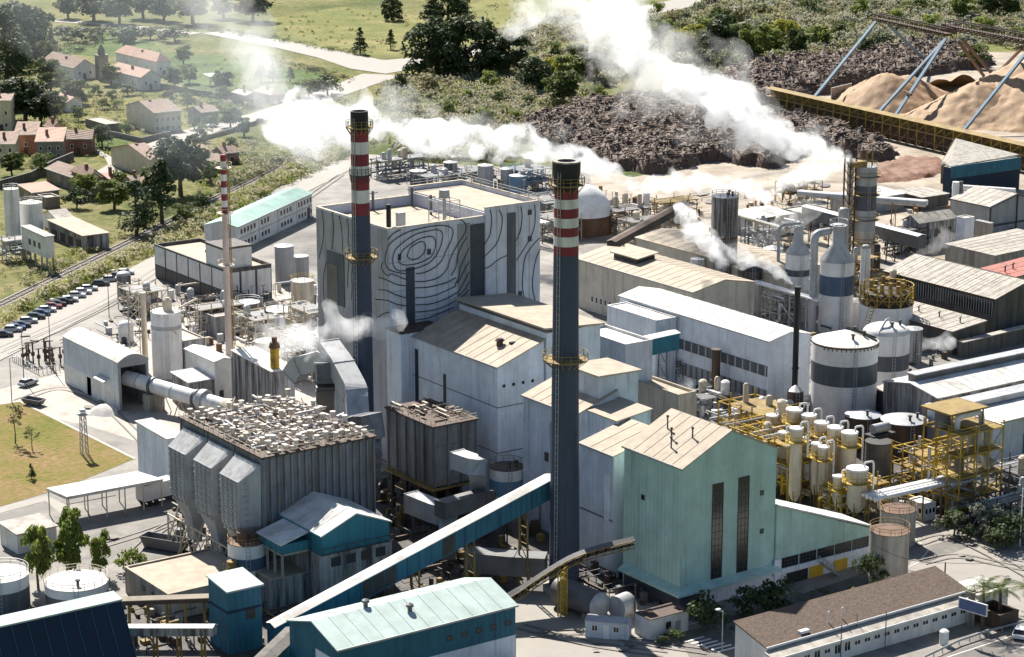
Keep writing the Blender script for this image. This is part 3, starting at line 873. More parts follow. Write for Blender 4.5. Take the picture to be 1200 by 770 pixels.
RL = [
 [(505, 330), (520, 300), (550, 280), (578, 270), (592, 285), (592, 315), (575, 340), (548, 358), (518, 358), (503, 345), (505, 330)],
 [(465, 345), (480, 315), (520, 282), (560, 258), (610, 245), (636, 250), (645, 280), (635, 325), (610, 355), (560, 378), (510, 388), (478, 385), (460, 370), (465, 345)],
 [(430, 345), (445, 310), (490, 268), (550, 232), (620, 215), (662, 212), (680, 235), (672, 285), (650, 335), (615, 375), (560, 400), (500, 415), (455, 415), (432, 385), (430, 345)],
 [(408, 290), (440, 260), (500, 225), (580, 202), (660, 190), (710, 195), (732, 215), (722, 265), (695, 320), (675, 365), (640, 400), (590, 425), (545, 432)],
 [(408, 290), (395, 325), (390, 370), (405, 405), (440, 422), (494, 432)],
 [(405, 262), (430, 232), (470, 210)],
 [(770, 160), (795, 185), (792, 225), (760, 275), (730, 330), (712, 375), (700, 410), (660, 450), (600, 468), (542, 472)],
 [(495, 460), (440, 438), (425, 432), (405, 440), (385, 425), (372, 400), (378, 372)],
 [(748, 450), (712, 470), (650, 490), (600, 500), (542, 502)],
 [(495, 492), (450, 485), (405, 465), (358, 448)],
 [(748, 492), (700, 515), (640, 540), (590, 550), (542, 552)],
 [(495, 552), (440, 535), (400, 515), (355, 512)],
 [(748, 525), (715, 548), (650, 575), (600, 585), (542, 588)],
 [(500, 592), (450, 585), (400, 565), (340, 560)],
 [(748, 565), (700, 590), (640, 612), (590, 620), (542, 624)],
 [(735, 600), (690, 618), (640, 640), (600, 655), (542, 664)],
 [(410, 625), (385, 630), (345, 655)],
 [(800, 250), (775, 290), (755, 340), (745, 400), (722, 440)],
 [(812, 300), (790, 350), (768, 400), (760, 450), (740, 490)],
 [(814, 370), (795, 400), (775, 440), (755, 480)], [(814, 420), (790, 465), (765, 510), (750, 535)], [(814, 470), (790, 510), (755, 545)], [(812, 510), (785, 540), (752, 560)],
]
for l in RL: painted_line(l, 'R', -.16)
TL = [[(918, 110), (925, 150), (922, 200), (915, 240), (890, 285)], [(962, 110), (978, 150), (972, 215), (950, 280), (905, 330), (890, 345)],
      [(1072, 95), (1078, 140), (1072, 200), (1060, 240), (1044, 270)], [(1140, 85), (1144, 140), (1138, 200), (1115, 260), (1085, 310), (1050, 365)],
      [(1000, 340), (960, 360), (915, 395), (890, 405)], [(1168, 250), (1130, 290), (1095, 345), (1082, 420), (1080, 500), (1092, 560), (1105, 590)],
      [(1168, 310), (1150, 350), (1135, 420), (1130, 500), (1145, 570), (1160, 610)]]
for l in TL: painted_line(l, 'R', -.53)
LL = [[(72, 110), (82, 180), (80, 250), (70, 310), (58, 355)], [(126, 125), (132, 200), (128, 270), (122, 310)], [(160, 140), (172, 210), (178, 290), (176, 320)], [(200, 155), (208, 210), (205, 270), (212, 310), (205, 420), (202, 500)],
      [(102, 360), (85, 420), (80, 490), (86, 575)], [(156, 400), (140, 440), (140, 500), (150, 560)], [(230, 380), (222, 440), (225, 500), (222, 560)]]
for l in LL: painted_line(l, 'L')

def wall_patch(name, px0, py0, px1, py1, face, off, m, d=.12):
    """Rectangle on a boiler house wall between two opposite pixel corners (already in pixels of the photograph)."""
    a = face_pt(px0, py0, face, off); b = face_pt(px1, py1, face, off)
    z0, z1 = min(a[2], b[2]), max(a[2], b[2])
    mb = MB()
    if face == 'R': mb.box(min(a[0], b[0]), a[1] - d, z0, max(a[0], b[0]), a[1] + .02, z1)
    else: mb.box(a[0] - d, min(a[1], b[1]), z0, a[0] + .02, max(a[1], b[1]), z1)
    return bh.part(name, mb, m)
P5 = lambda x, y: (360 + x / 4.279, 220 + y / 4.279)
wall_patch('louvre', *P5(495, 402), *P5(540, 700), 'R', -.02, 'dark_slate')
wall_patch('window_strip', *P5(1002, 128), *P5(1045, 560), 'R', -.50, 'band_grey', .1)
wall_patch('opening', *P5(1058, 520), *P5(1076, 580), 'R', -.50, 'dark_steel', .1)
for q in ((1107, 112, 1125, 135), (1107, 244, 1125, 268)): wall_patch('window', *P5(*q[:2]), *P5(*q[2:]), 'R', -.50, 'dark_slate', .1)
for q in ((455, 333, 470, 362), (602, 308, 619, 334)): wall_patch('window', *P5(*q[:2]), *P5(*q[2:]), 'R', -.02, 'dark_slate', .14)
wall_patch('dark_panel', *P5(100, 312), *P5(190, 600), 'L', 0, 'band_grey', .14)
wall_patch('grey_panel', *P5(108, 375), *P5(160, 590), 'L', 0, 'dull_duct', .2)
# roof gear
rz_ = HB - pd
mb = MB(); x, y = at(405, 0, 0) and (exX * .10, exY * .12)
mb.cyl((x, y, rz_), (x, y, rz_ + 5.2), .42, n=12); bh.part('roof_stack', mb, 'soot_black')
mb = MB(); x, y = (exX * .30, exY * .22); mb.box(x - .7, y - .5, rz_, x + .7, y + .5, rz_ + 3.0); bh.part('roof_vent', mb, 'galv')
x, y = (exX * .76, exY * .22)
mb = MB()
for dx in (-2.2, 2.2):
    for dy in (-1.6, 1.6): mb.beam((x + dx, y + dy, rz_), (x + dx, y + dy, rz_ + 4.2), .12)
for zz in (2.2, 4.2):
    for a, b in (((-2.2, -1.6), (2.2, -1.6)), ((2.2, -1.6), (2.2, 1.6)), ((2.2, 1.6), (-2.2, 1.6)), ((-2.2, 1.6), (-2.2, -1.6))): mb.beam((x + a[0], y + a[1], rz_ + zz), (x + b[0], y + b[1], rz_ + zz), .1)
for dy in (-1.6, 1.6):
    mb.beam((x - 2.2, y + dy, rz_), (x + 2.2, y + dy, rz_ + 4.2), .08); mb.beam((x + 2.2, y + dy, rz_), (x - 2.2, y + dy, rz_ + 4.2), .08)
bh.part('steam_vent_frame', mb, 'galv')
mb = MB(); mb.cyl((x, y, rz_), (x, y, rz_ + 5.0), .3); mb.cyl((x, y, rz_ + 4.6), (x, y, rz_ + 6.0), 1.0, .9); bh.part('roof_silencer', mb, 'galv')
for i, (fx, fy) in enumerate(((.88, .55), (.95, .9), (.55, .93))):
    mb = MB(); mb.beam((exX * fx, exY * fy, rz_), (exX * fx, exY * fy, rz_ + 3.6), .35); mb.beam((exX * fx - 1, exY * fy, rz_ + 3.2), (exX * fx + 1, exY * fy, rz_ + 3.2), .15)
    bh.part('lamp_post', mb, 'dull_duct')
rl_ = MB()
for zz in (.7, 1.2):
    rl_.beam((exX + .4, exY - .1, HT + zz), (exX2 - .1, exY + .2, HT + zz), .09); rl_.beam((exX2 - .1, 0, HT + zz), (exX2 - .1, exY, HT + zz), .09)
for k in range(9): rl_.beam((exX2 - .1, exY * k / 8, HT), (exX2 - .1, exY * k / 8, HT + 1.2), .09)
bh.part('railing', rl_, 'galv')
# lower gallery along the mural's foot
ga = MB(); g1 = 22.5
ga.box(1.0, -4.2, 0, exX + 2.2, -.3, g1); bh.part('gallery_wall', ga, 'grey_wall')
gr = MB(); gr.slab([(.8, -4.4, g1 + .1), (exX + 2.4, -4.4, g1 + .1), (exX + 2.4, -.3, g1 + .8), (.8, -.3, g1 + .8)], .2); bh.part('gallery_roof', gr, 'rust_dark')

# ================================================================ the white and grey turbine hall in front of it
ch = house('turbine_hall', 'tall pale hall with a sloping beige roof, joined to the mural boiler house', 'industrial building', at(583, 431, 24), 9.2, ext(*at(583, 431, 24), 24, 484, (0, 1)), 24,
           roof=('mono', 'x+', 3.2), wall='white_wall', roofm='roof_beige', trim='grey_wall')
mb = MB(); mb.box(9.5, -.3, 0, 20.5, ch.Ly + .2, 28.4); ch.part('rear_wall', mb, 'white_wall')
mb = MB(); mb.slab([(8.7, -1, 29.5), (20.9, -1, 28.7), (20.9, ch.Ly + .5, 28.7), (8.7, ch.Ly + .5, 29.5)], .3); ch.part('upper_roof', mb, 'roof_beige')
seams(ch, (17.2, 9.5), 'LR', 'dull_duct')
mb = MB(); mb.cyl((4.6, 6.0, 25.4), (4.6, 6.0, 26.6), .55); mb.cyl((4.6, 6.0, 26.6), (4.6, 6.0, 27.0), .85, .5); ch.part('roof_vent', mb, 'rust_dark')
mb = MB(); mb.box(5.6, 4.2, 25.8, 6.6, 4.8, 26.5); ch.part('roof_hatch', mb, 'dark_steel')
mb = MB(); mb.box(-.1, ch.Ly * .60, 14.6, .02, ch.Ly * .60 + .7, 19.5); ch.part('wall_slot', mb, 'dark_steel')
tb = MB(); tb.box(-2.4, ch.Ly + .02, 0, 6, ch.Ly + 4.6, 24.6); ch.part('stair_tower', tb, 'white_wall')
tb = MB(); tb.slab([(-2.6, ch.Ly - .1, 25.0), (6.2, ch.Ly - .1, 25.0), (6.2, ch.Ly + 4.8, 25.0), (-2.6, ch.Ly + 4.8, 25.0)], .3); ch.part('stair_tower_roof', tb, 'rust_dark')
mb = MB(); mb.box(-.12, ch.Ly - 1.6, 9, .02, ch.Ly - .7, 22); ch.part('window_strip', mb, 'glass_dark')
for k in range(4): window(ch, 'R', 1.0 + 1.9 * k, 20.5, .5, .5)

# dark and beige annexes between it and the mint green building
a1 = house('annex_building', 'pale annex with beige roof behind the front chimney, between turbine hall and mint building', 'industrial building', at(674, 487, 21), ext(*at(674, 487, 21), 21, 722, (1, 0)) , ext(*at(674, 487, 21), 21, 613, (0, 1)), 21,
           roof=('mono', 'x+', 2.6), wall='pale_wall', roofm='roof_beige', trim='grey_wall')
mb = MB(); mb.box(a1.Lx * .62, .35, 0, a1.Lx + 4.6, a1.Ly * .62, 26.4); a1.part('rear_wall', mb, 'pale_wall')
mb = MB(); mb.slab([(a1.Lx * .55, -.1, 26.6), (a1.Lx + 5, -.1, 26.4), (a1.Lx + 5, a1.Ly * .64, 26.4), (a1.Lx * .55, a1.Ly * .64, 26.6)], .25); a1.part('upper_roof', mb, 'roof_beige')
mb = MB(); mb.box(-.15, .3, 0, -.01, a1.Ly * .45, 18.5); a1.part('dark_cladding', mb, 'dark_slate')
mb = MB(); mb.box(-.2, a1.Ly * .5, 11.8, -.01, a1.Ly * .56, 13.2); a1.part('wall_opening', mb, 'dark_steel')
a2 = house('annex_building', 'narrow grey annex adjoining the left side of the mint green building', 'industrial building', at(719, 535, 19.2), 9, ext(*at(719, 535, 19.2), 19.2, 680, (0, 1)), 19.2,
           roof=('mono', 'x+', 2.2), wall='pale_wall', roofm='roof_beige', trim='grey_wall')
mb = MB(); mb.box(-.12, .9, 9.0, .02, 2.1, 16); a2.part('white_panel', mb, 'white_wall')
mb = MB(); mb.box(-.1, 0, 9, .01, a2.Ly, 9.2); a2.part('wall_seam', mb, 'dull_duct')
a3 = house('annex_building', 'flat beige roofed block right of the front chimney, backed by a pale windowless wall', 'industrial building', at(723, 494, 21.5), 6.5, 8.5, 21.5, roof=('mono', 'x+', .8), wall='pale_wall', roofm='roof_beige')
a4 = house('annex_building', 'pale blank wall block with dark smoke stain, behind the beige roofs', 'industrial building', at(795, 463, 13), 4, ext(*at(795, 463, 13), 13, 735, (0, 1)), 13, roof=('flat', .4), wall='beige_wall', roofm='roof_beige')
a5 = house('annex_building', 'pale rectangular block behind the front chimney, at the end of the teal footbridge', 'industrial building', at(733, 404, 20), 6, ext(*at(733, 404, 20), 20, 678, (0, 1)), 20, roof=('flat', .4), wall='pale_wall', roofm='roof_white')
seams(a5, (16,), 'L', 'grey_wall')

# ================================================================ the mint green building
mg = house('mint_building', 'mint green gabled building with two tall dark window strips on its front', 'industrial building', at(799.5, 550, 21.5), 17.8, 13.4, 21.5,
           roof=('gable', 'y', 4.2), wall='mint_wall', roofm='roof_beige', trim='grey_wall')
P2 = lambda x, y: (660 + x / 2.9605, 440 + y / 2.9605)
def on_front(t, px, py, off=0.0):
    a, b = (px - CX) / F_PX, (CY - py) / F_PX
    d = [FWD[i] + a * RGT[i] + b * UPV[i] for i in range(3)]
    s = (t.loc.y + off) / d[1]
    return d[0] * s - t.loc.x, CAM_H + d[2] * s
def on_left(t, px, py):
    a, b = (px - CX) / F_PX, (CY - py) / F_PX
    d = [FWD[i] + a * RGT[i] + b * UPV[i] for i in range(3)]
    s = t.loc.x / d[0]
    return d[1] * s - t.loc.y, CAM_H + d[2] * s
for a, b in (((518, 378), (549, 703)), ((608, 355), (638, 682))):
    x0, z1 = on_front(mg, *P2(*a)); x1, z0 = on_front(mg, *P2(*b))
    window(mg, 'R', x0, z0, x1 - x0, z1 - z0, bars=(3, 14))
for a, b in (((683, 400), (695, 414)), ((682, 533), (694, 547))):
    x0, z1 = on_front(mg, *P2(*a)); x1, z0 = on_front(mg, *P2(*b)); window(mg, 'R', x0, z0, x1 - x0, z1 - z0)
u, z = on_left(mg, *P2(283, 425)); window(mg, 'L', u, z - .4, .8, .8)
# canopy ledge and white plinth wall
zc = 3.0
mb = MB()
mb.slab([(-1.3, -1.3, zc), (18.2, -1.3, zc), (18.2, -.02, zc + .7), (-.02, -.02, zc + .7)], .3); mb.slab([(-1.3, -1.3, zc), (-.02, -.02, zc + .7), (-.02, 13, zc + .7), (-1.3, 13, zc)], .3)
mg.part('canopy', mb, 'mint_wall', label='mint green sloping canopy round the foot')
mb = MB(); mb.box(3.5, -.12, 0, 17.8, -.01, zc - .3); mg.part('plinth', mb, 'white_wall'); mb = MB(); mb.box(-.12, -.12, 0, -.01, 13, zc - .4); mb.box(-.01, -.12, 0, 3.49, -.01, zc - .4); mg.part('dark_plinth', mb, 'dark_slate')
for px, py, h in ((783 - 60 + 0, 0, 0),): pass
for (fx, fy, hh) in ((.30, .75, 1.9), (.22, .55, 1.6), (.14, .42, 1.6), (.30, .32, 1.5)):
    x_ = 17.8 * fx; y_ = 13.4 * fy; zr = 21.5 + 4.2 * fx * 2
    mb = MB(); mb.cyl((x_, y_, zr), (x_, y_, zr + hh), .11, n=8); mb.cyl((x_, y_, zr + hh), (x_, y_, zr + hh + .3), .2, n=8); mg.part('roof_pipe', mb, 'dark_steel')
# the lower annex on its right
ax0, az0 = on_front(mg, 911, 592); ax1, az1 = on_front(mg, 1018, 618)
an = T('mint_annex', 'low mint green annex with steep white lean-to roof, glazed strip and yellow doors', 'industrial building', (mg.loc.x + 17.85, mg.loc.y, 0))
lw = ax1 - 17.85; D = 6.5
zl = az0; zr = az1
mb = MB()
zd = zr - 3.6; zw = zr - 1.2
prof = [(0, zd), (lw, zd), (lw, zr), (0, zl)]
mb.add([(x, -.3, z) for x, z in prof] + [(x, D, z) for x, z in prof], [(0, 1, 2, 3), (7, 6, 5, 4), (0, 4, 5, 1), (1, 5, 6, 2), (3, 7, 4, 0)])
an.part('wall', mb, 'mint_wall')
mb = MB(); mb.slab([(-.02, -.7, zl + .3), (lw + .5, -.7, zr + .3), (lw + .5, D, zr + .3), (-.02, D, zl + .3)], .25); an.part('roof', mb, 'roof_white')
mb = MB(); mb.box(-.3, -.55, zd - .1, lw + .2, -.31, zd + .75); mb.box(-.3, -.55, zd + .75, 1.0, -.31, zw); an.part('white_band', mb, 'white_wall')
mb = MB(); mb.box(0, -.3, 0, lw, D, zd); an.part('lower_wall', mb, 'white_wall')
nb = 5
for k in range(nb):
    u0 = 1.2 + (lw - 1.2) * k / nb
    fr, gl = win_mesh('R', (lw - 1.2) / nb - .25, zw - zd - .8, (5, 3))
    o = an.at('window', fr, None, (u0, -.31, zd + .77))
    if not fr.materials: fr.materials.append(M('frame_dark'))
    link('pane', gl, 'glass_dark', o)
mb = MB(); mb.box(lw * .12, -.42, 0, lw * .34, -.31, min(2.3, zd - .15)); an.part('doorway', mb, 'soot_black')
for u0, u1 in ((.36, .50), (.62, .76)):
    mb = MB(); mb.box(lw * u0, -.45, 0, lw * u1, -.31, min(2.3, zd - .15)); an.part('door', mb, 'door_yellow')
st = MB()
for k in range(9): st.box(lw * .42 + k * .35, -2.2, 2.5 - k * .28, lw * .42 + k * .35 + .34, -1.1, 2.58 - k * .28)
for yy in (-2.2, -1.1): st.beam((lw * .42, yy, 2.5), (lw * .42 + 3.3, yy, 0), .12); st.beam((lw * .42, yy, 3.5), (lw * .42 + 3.3, yy, 1.0), .07)
for k in range(5):
    for yy in (-2.2, -1.1): st.beam((lw * .42 + k * .8, yy, 2.5 - k * .62), (lw * .42 + k * .8, yy, 3.5 - k * .62), .06)
an.part('stair', st, 'galv')

# ================================================================ front row of sheds, conveyors and tanks
IB = 'industrial building'
# long pale roofed blue shed at the bottom
base, lx, ly = locate(396, 762, 7.6, 339, 604)
bs = house('blue_shed', 'long blue walled shed with pale green roof and two vents, at the bottom edge', IB, base, lx, ly, 7.6, roof=('gable', 'x', 1.9), wall='blue_wall', roofm='roof_mint', trim='galv', over=.3)
mb = MB(); mb.box(-.06, -.06, 0, lx + .06, -.005, 3.4); mb.box(lx + .005, -.06, 0, lx + .06, ly, 3.4); mb.box(-.06, -.005, 0, -.005, ly * .45, 6.0); bs.part('lower_wall', mb, 'white_wall')
for fx, fy in ((.48, .30), (.30, .54)):
    zz = 7.6 + 1.9 * min(1, fy * 2) + .1
    mb = MB(); mb.cyl((lx * fx, ly * fy, zz - .2), (lx * fx, ly * fy, zz + .7), .32, n=12); mb.lathe([(.32, 0), (.55, .05), (.5, .35), (.05, .6)], 14)
    n = 14 * 4
    for i in range(len(mb.v) - n, len(mb.v)): v = mb.v[i]; mb.v[i] = (v[0] + lx * fx, v[1] + ly * fy, v[2] + zz + .6)
    bs.part('roof_vent', mb, 'dull_duct')
for k in range(5): window(bs, 'R', lx * (.60 + .085 * k), 5.0, .9, .7)
# navy shed, bottom left
ns = T('navy_shed', 'dark navy shed with steep sheeted front and pale roof strip in the bottom left corner', IB, (*at(142, 703, 9.0), 0))
q0 = at(142, 703, 9.0); q1 = at(0, 735, 9.0); dx = -(hypot(q1[0] - q0[0], q1[1] - q0[1])) - 12
mb = MB(); mb.slab([(dx, -4.6, 1.2), (0, -4.6, 1.2), (0, 0, 9.0), (dx, 0, 9.0)], .25); ns.part('front_sheeting', mb, 'navy_sheet')
mb = MB(); mb.slab([(dx, -.1, 9.12), (.15, -.1, 9.12), (.15, 2.6, 9.5), (dx, 2.6, 9.5)], .22); ns.part('roof', mb, 'roof_mint')
mb = MB(); mb.face((-.05, -4.4, 0), (-.05, 2.5, 0), (-.05, 2.5, 9.2), (-.05, 0, 8.9), (-.05, -4.4, 1.2)); mb.box(dx, 2.3, 0, -.06, 2.5, 9.2); mb.box(dx, -4.5, 0, -.06, -4.3, 1.1); ns.part('wall', mb, 'blue_wall')
mb = MB()
for k in range(14): mb.beam((dx + (-dx) * k / 13 - .05, -4.62, 1.3), (dx + (-dx) * k / 13 - .05, -.03, 9.03), .07)
ns.pieces('sheet_lap', mb, 'blue_wall')

# round tanks in the left corner
tank('white topped round tank with dark band, cut by the left picture edge', 2, 712, 4.1, 5.2, 'white_paint', ('cone', .5), 'roof_white', [(.2, 3.4, 'band_grey')], rail='galv')
tank('white topped round tank with railing and grey sides, beside three leafy trees', 91, 716, 4.55, 4.6, 'white_paint', ('flat',), 'roof_white', [(.1, 3.3, 'dull_duct')], rail='cream_steel', vents=1)
# flat low building
fb = bld('flat_building', 'low flat building with wide beige roof behind the navy shed', IB, 197, 697, 4.0, 146, 300, wall='concrete', roofm='roof_beige', roof=('flat', .15))
bx2 = bld('flat_building', 'small stained concrete block with beige top beside the blue conveyor', IB, 318, 680, 5.2, 300, 365, Ly=7, wall='stained_wall', roofm='roof_beige', roof=('flat', .15))
for k in range(3): window(fb, 'L', 1.5 + 3 * k, 2.2, .7, .7)
# blue transfer house
th = bld('transfer_house', 'small bright blue conveyor house with pale green roof, in the lower left', IB, 266, 694, 9.2, 244, 306, wall='blue_wall', roofm='roof_mint', roof=('mono', 'y+', .6), trim='galv')
mb = MB(); mb.box(th.Lx * .55, -.12, 4.6, th.Lx * .8, -.01, 6.0); th.part('hatch', mb, 'dark_steel')
mb = MB(); mb.box(-.07, -.07, 6.0, th.Lx + .07, -.01, 6.35); mb.box(-.07, -.01, 6.0, -.01, th.Ly, 6.35); th.part('band', mb, 'navy_sheet')
# low conveyors running to it
def gallery(name, label, p, q, w, h, wall, roofm, group=None, supports=0, supm='ochre_steel', windows=0, roofpeak=.35, cat='conveyor'):
    """Closed inclined gallery between two floor points."""
    p = Vector(p); q = Vector(q); d = q - p; L_ = hypot(d.x, d.y); rz = atan2(d.y, d.x)
    t = T(name, label, cat, (p.x, p.y, 0), rz, group)
    za, zb = p.z, q.z
    mb = MB(); mb.add([(0, -w / 2, za), (L_, -w / 2, zb), (L_, w / 2, zb), (0, w / 2, za), (0, -w / 2, za + h), (L_, -w / 2, zb + h), (L_, w / 2, zb + h), (0, w / 2, za + h)],
                      [(3, 2, 1, 0), (4, 5, 6, 7), (0, 1, 5, 4), (1, 2, 6, 5), (2, 3, 7, 6), (3, 0, 4, 7)])
    t.part('wall', mb, wall)
    o = .18
    mb = MB(); mb.slab([(-.1, -w / 2 - o, za + h + .06), (L_ + .1, -w / 2 - o, zb + h + .06), (L_ + .1, 0, zb + h + roofpeak + .06), (-.1, 0, za + h + roofpeak + .06)], .1)
    mb.slab([(-.1, 0, za + h + roofpeak + .06), (L_ + .1, 0, zb + h + roofpeak + .06), (L_ + .1, w / 2 + o, zb + h + .06), (-.1, w / 2 + o, za + h + .06)], .1)
    t.part('roof', mb, roofm)
    for k in range(supports):
        f = (k + .5) / supports; x = L_ * f; z = za + (zb - za) * f
        if z < 1.2: continue
        mb = MB()
        for y in (-w / 2 + .15, w / 2 - .15): mb.beam((x, y * 1.25, 0), (x, y, z), .22)
        n = max(1, int(z / 2.5))
        for j in range(n):
            mb.beam((x, -w / 2, z * j / n), (x, w / 2, z * (j + 1) / n), .1); mb.beam((x, -w / 2, z * (j + 1) / n), (x, w / 2, z * (j + 1) / n), .12)
        t.part('support', mb, supm)
    t.L = L_; t.za = za; t.zb = zb
    return t
def P3(px, py, z): return (*at(px, py, z), z)
def along_x(p, px, py, v=(1, 0)):
    L_ = 0; z = p[2]
    for _ in range(30):
        L_ = ext(p[0], p[1], z, px, v); z = zat(p[0] + v[0] * L_, p[1] + v[1] * L_, py)
    return (p[0] + v[0] * L_, p[1] + v[1] * L_, z)
c0 = P3(318, 757, 1.2); c1 = along_x(c0, 644, 572)
gl = gallery('conveyor_gallery', 'long blue inclined conveyor gallery with bright roof, rising to the front chimney', c0, (c1[0], c1[1], c1[2] - 1.2), 2.2, 3.0, 'blue_wall', 'roof_white', supports=5)
for f0, f1 in ((.30, .42), (.585, .63)):
    mb = MB(); k = gl
    mb.add([(k.L * f0, -1.16, k.za + (k.zb - k.za) * f0 + .2), (k.L * f1, -1.16, k.za + (k.zb - k.za) * f1 + .2), (k.L * f1, -1.16, k.za + (k.zb - k.za) * f1 + 2.7), (k.L * f0, -1.16, k.za + (k.zb - k.za) * f0 + 2.7),
            (k.L * f0, -1.11, k.za + (k.zb - k.za) * f0 + .2), (k.L * f1, -1.11, k.za + (k.zb - k.za) * f1 + .2), (k.L * f1, -1.11, k.za + (k.zb - k.za) * f1 + 2.7), (k.L * f0, -1.11, k.za + (k.zb - k.za) * f0 + 2.7)],
           [(0, 1, 2, 3), (7, 6, 5, 4), (0, 4, 5, 1), (1, 5, 6, 2), (2, 6, 7, 3), (3, 7, 4, 0)])
    gl.part('opening', mb, 'dark_steel')
mb = MB()
for k in range(1, 24):
    f = k / 24; mb.beam((gl.L * f, -1.14, gl.za + (gl.zb - gl.za) * f + .05), (gl.L * f, -1.14, gl.za + (gl.zb - gl.za) * f + 2.95), .06, .1)
gl.pieces('panel_rib', mb, 'blue_wall')
gallery('conveyor_gallery', 'low pale and brown banded conveyor tube running into the blue conveyor house', P3(140, 744, 3.0), P3(252, 744, 5.0), 1.2, 1.2, 'stained_wall', 'white_paint', supports=4)
gallery('conveyor_gallery', 'rusty flat conveyor above the banded tube, left of the blue conveyor house', P3(140, 708, 5.2), P3(250, 704, 5.6), 1.4, .7, 'rust_dark', 'roof_beige', supports=5)
gallery('conveyor_gallery', 'lower teal sided conveyor end at the foot of the long blue gallery', P3(300, 800, .8), P3(346, 755, 2.4), 2.6, 2.2, 'teal_wall', 'dark_concrete')
# open truss conveyor curving to the mint building
tp = [P3(585, 712, 3.0), P3(612, 697, 4.2), P3(640, 678, 6.6), P3(668, 661, 8.6), P3(700, 650, 9.8), P3(742, 640, 10.4)]
tc = T('truss_conveyor', 'curved open truss conveyor on a yellow lattice leg, leading to the mint building', 'conveyor', (tp[0][0], tp[0][1], 0))
lp = [Vector((p[0] - tp[0][0], p[1] - tp[0][1], p[2])) for p in tp]
lp = bend(lp, 3, 3)
mb = MB(); tr = MB(); cv = MB()
for i in range(len(lp) - 1):
    a, b = lp[i], lp[i + 1]; d = (b - a)
    if d.length < .05: continue
    d.normalize(); n = Vector((-d.y, d.x, 0)).normalized() * .75; u = Vector((0, 0, 1))
    cv.add([a - n + u * 1.1, b - n + u * 1.1, b + u * 1.5, a + u * 1.5, a + n + u * 1.1, b + n + u * 1.1], [(0, 1, 2, 3), (3, 2, 5, 4)])
    k = max(1, int((b - a).length / 1.0))
    for s_ in (-1, 1):
        tr.beam(a + n * s_, b + n * s_, .14); tr.beam(a + n * s_ + u * 1.05, b + n * s_ + u * 1.05, .14)
        for j in range(k):
            p = a + (b - a) * (j / k); q = a + (b - a) * ((j + 1) / k)
            tr.beam(p + n * s_, q + n * s_ + u * 1.05, .07); tr.beam(p + n * s_, p + n * s_ + u * 1.05, .07)
    mb.add([a - n + u * .4, b - n + u * .4, b + n + u * .4, a + n + u * .4], [(0, 1, 2, 3)])
tc.part('truss', tr, 'ochre_steel'); tc.part('belt', mb, 'dark_steel'); tc.part('cover', cv, 'dull_duct')
mid = lp[len(lp) // 2]; mx_, my_ = at(659, 722); mx_ -= tp[0][0]; my_ -= tp[0][1]
mb = MB(); hz = 7.7
for dx in (-.55, .55):
    for dy in (-.35, .35): mb.beam((mx_ + dx, my_ + dy, 0), (mx_ + dx, my_ + dy, hz), .14)
for j in range(8):
    z0, z1 = hz * j / 8, hz * (j + 1) / 8
    for dy in (-.35, .35): mb.beam((mx_ - .55, my_ + dy, z0), (mx_ + .55, my_ + dy, z1), .08); mb.beam((mx_ + .55, my_ + dy, z0), (mx_ - .55, my_ + dy, z1), .08)
    mb.beam((mx_ - .55, my_ - .35, z1), (mx_ + .55, my_ - .35, z1), .08)
tc.part('leg', mb, 'yellow_steel')

# tank with blue bands and rusty head in the lower left
bt = tank('pale blue banded tank crowned with rusty machinery, left of the teal gabled shed', 291, 702, 2.75, 9.0, 'white_paint', ('flat',), 'rust', [(5.2, 7.0, 'band_blue'), (1.0, 3.2, 'band_blue')], rail='ochre_steel')
mb = MB(); mb.cyl((-.8, -.2, 9), (-.8, -.2, 10.6), .8, n=10); mb.box(.3, -.6, 9.05, 1.6, .6, 9.9); bt.part('filter_head', mb, 'rust')
for k in range(2):
    fx = at(272, 690 - 22 * k, 2.5 + 3 * k)
    mb = MB(); c = (fx[0] - bt.loc.x, fx[1] - bt.loc.y); z = 2.2 + 3 * k
    mb.box(c[0] - 1, c[1] - .9, z, c[0] + 1, c[1] + .9, z + .15); mb.cyl((c[0], c[1], z + .1), (c[0], c[1], z + 1.7), .75, n=10)
    for dx in (-.9, .9):
        for dy in (-.8, .8): mb.beam((c[0] + dx, c[1] + dy, 0), (c[0] + dx, c[1] + dy, z + 1.2), .12)
    bt.part('pump_stand', mb, 'ochre_steel')

# teal gabled shed on a concrete block
base, lx, ly = locate(376.6, 628.4, 11.5, 311, 456)
tsd = house('teal_shed', 'teal walled shed with broad white gable roof, standing on a stained concrete block', IB, base, lx, ly, 11.5, roof=('gable', 'y', 2.3), wall='teal_wall', roofm='roof_white', trim='teal_wall', over=.35)
mb = MB(); mb.box(-.25, -.25, 0, lx + .25, ly + .2, 8.6); tsd.part('concrete_block', mb, 'stained_wall')
mb = MB(); mb.slab([(-5.0, ly * .18, 10.3), (-.2, ly * .18, 11.55), (-.2, ly * .62, 11.55), (-5.0, ly * .62, 10.3)], .2); tsd.part('porch_roof', mb, 'roof_white')
mb = MB(); mb.box(-4.8, ly * .19, 8.8, -.01, ly * .61, 10.15); tsd.part('porch_wall', mb, 'teal_wall')
mb = MB()
for k in range(4): mb.box(-4.7 + 0, ly * .2 + k * 2.2, 0, -4.4, ly * .2 + k * 2.2 + .3, 8.8)
mb.box(-4.9, ly * .18, 8.5, -.26, ly * .62, 8.79); tsd.pieces('porch_post', mb, 'concrete')
for k in range(4): mb = MB(); mb.box(lx * (.12 + .22 * k), -.32, 6.6, lx * (.12 + .22 * k) + 1.6, -.24, 8.0); tsd.part('opening', mb, 'dark_steel')
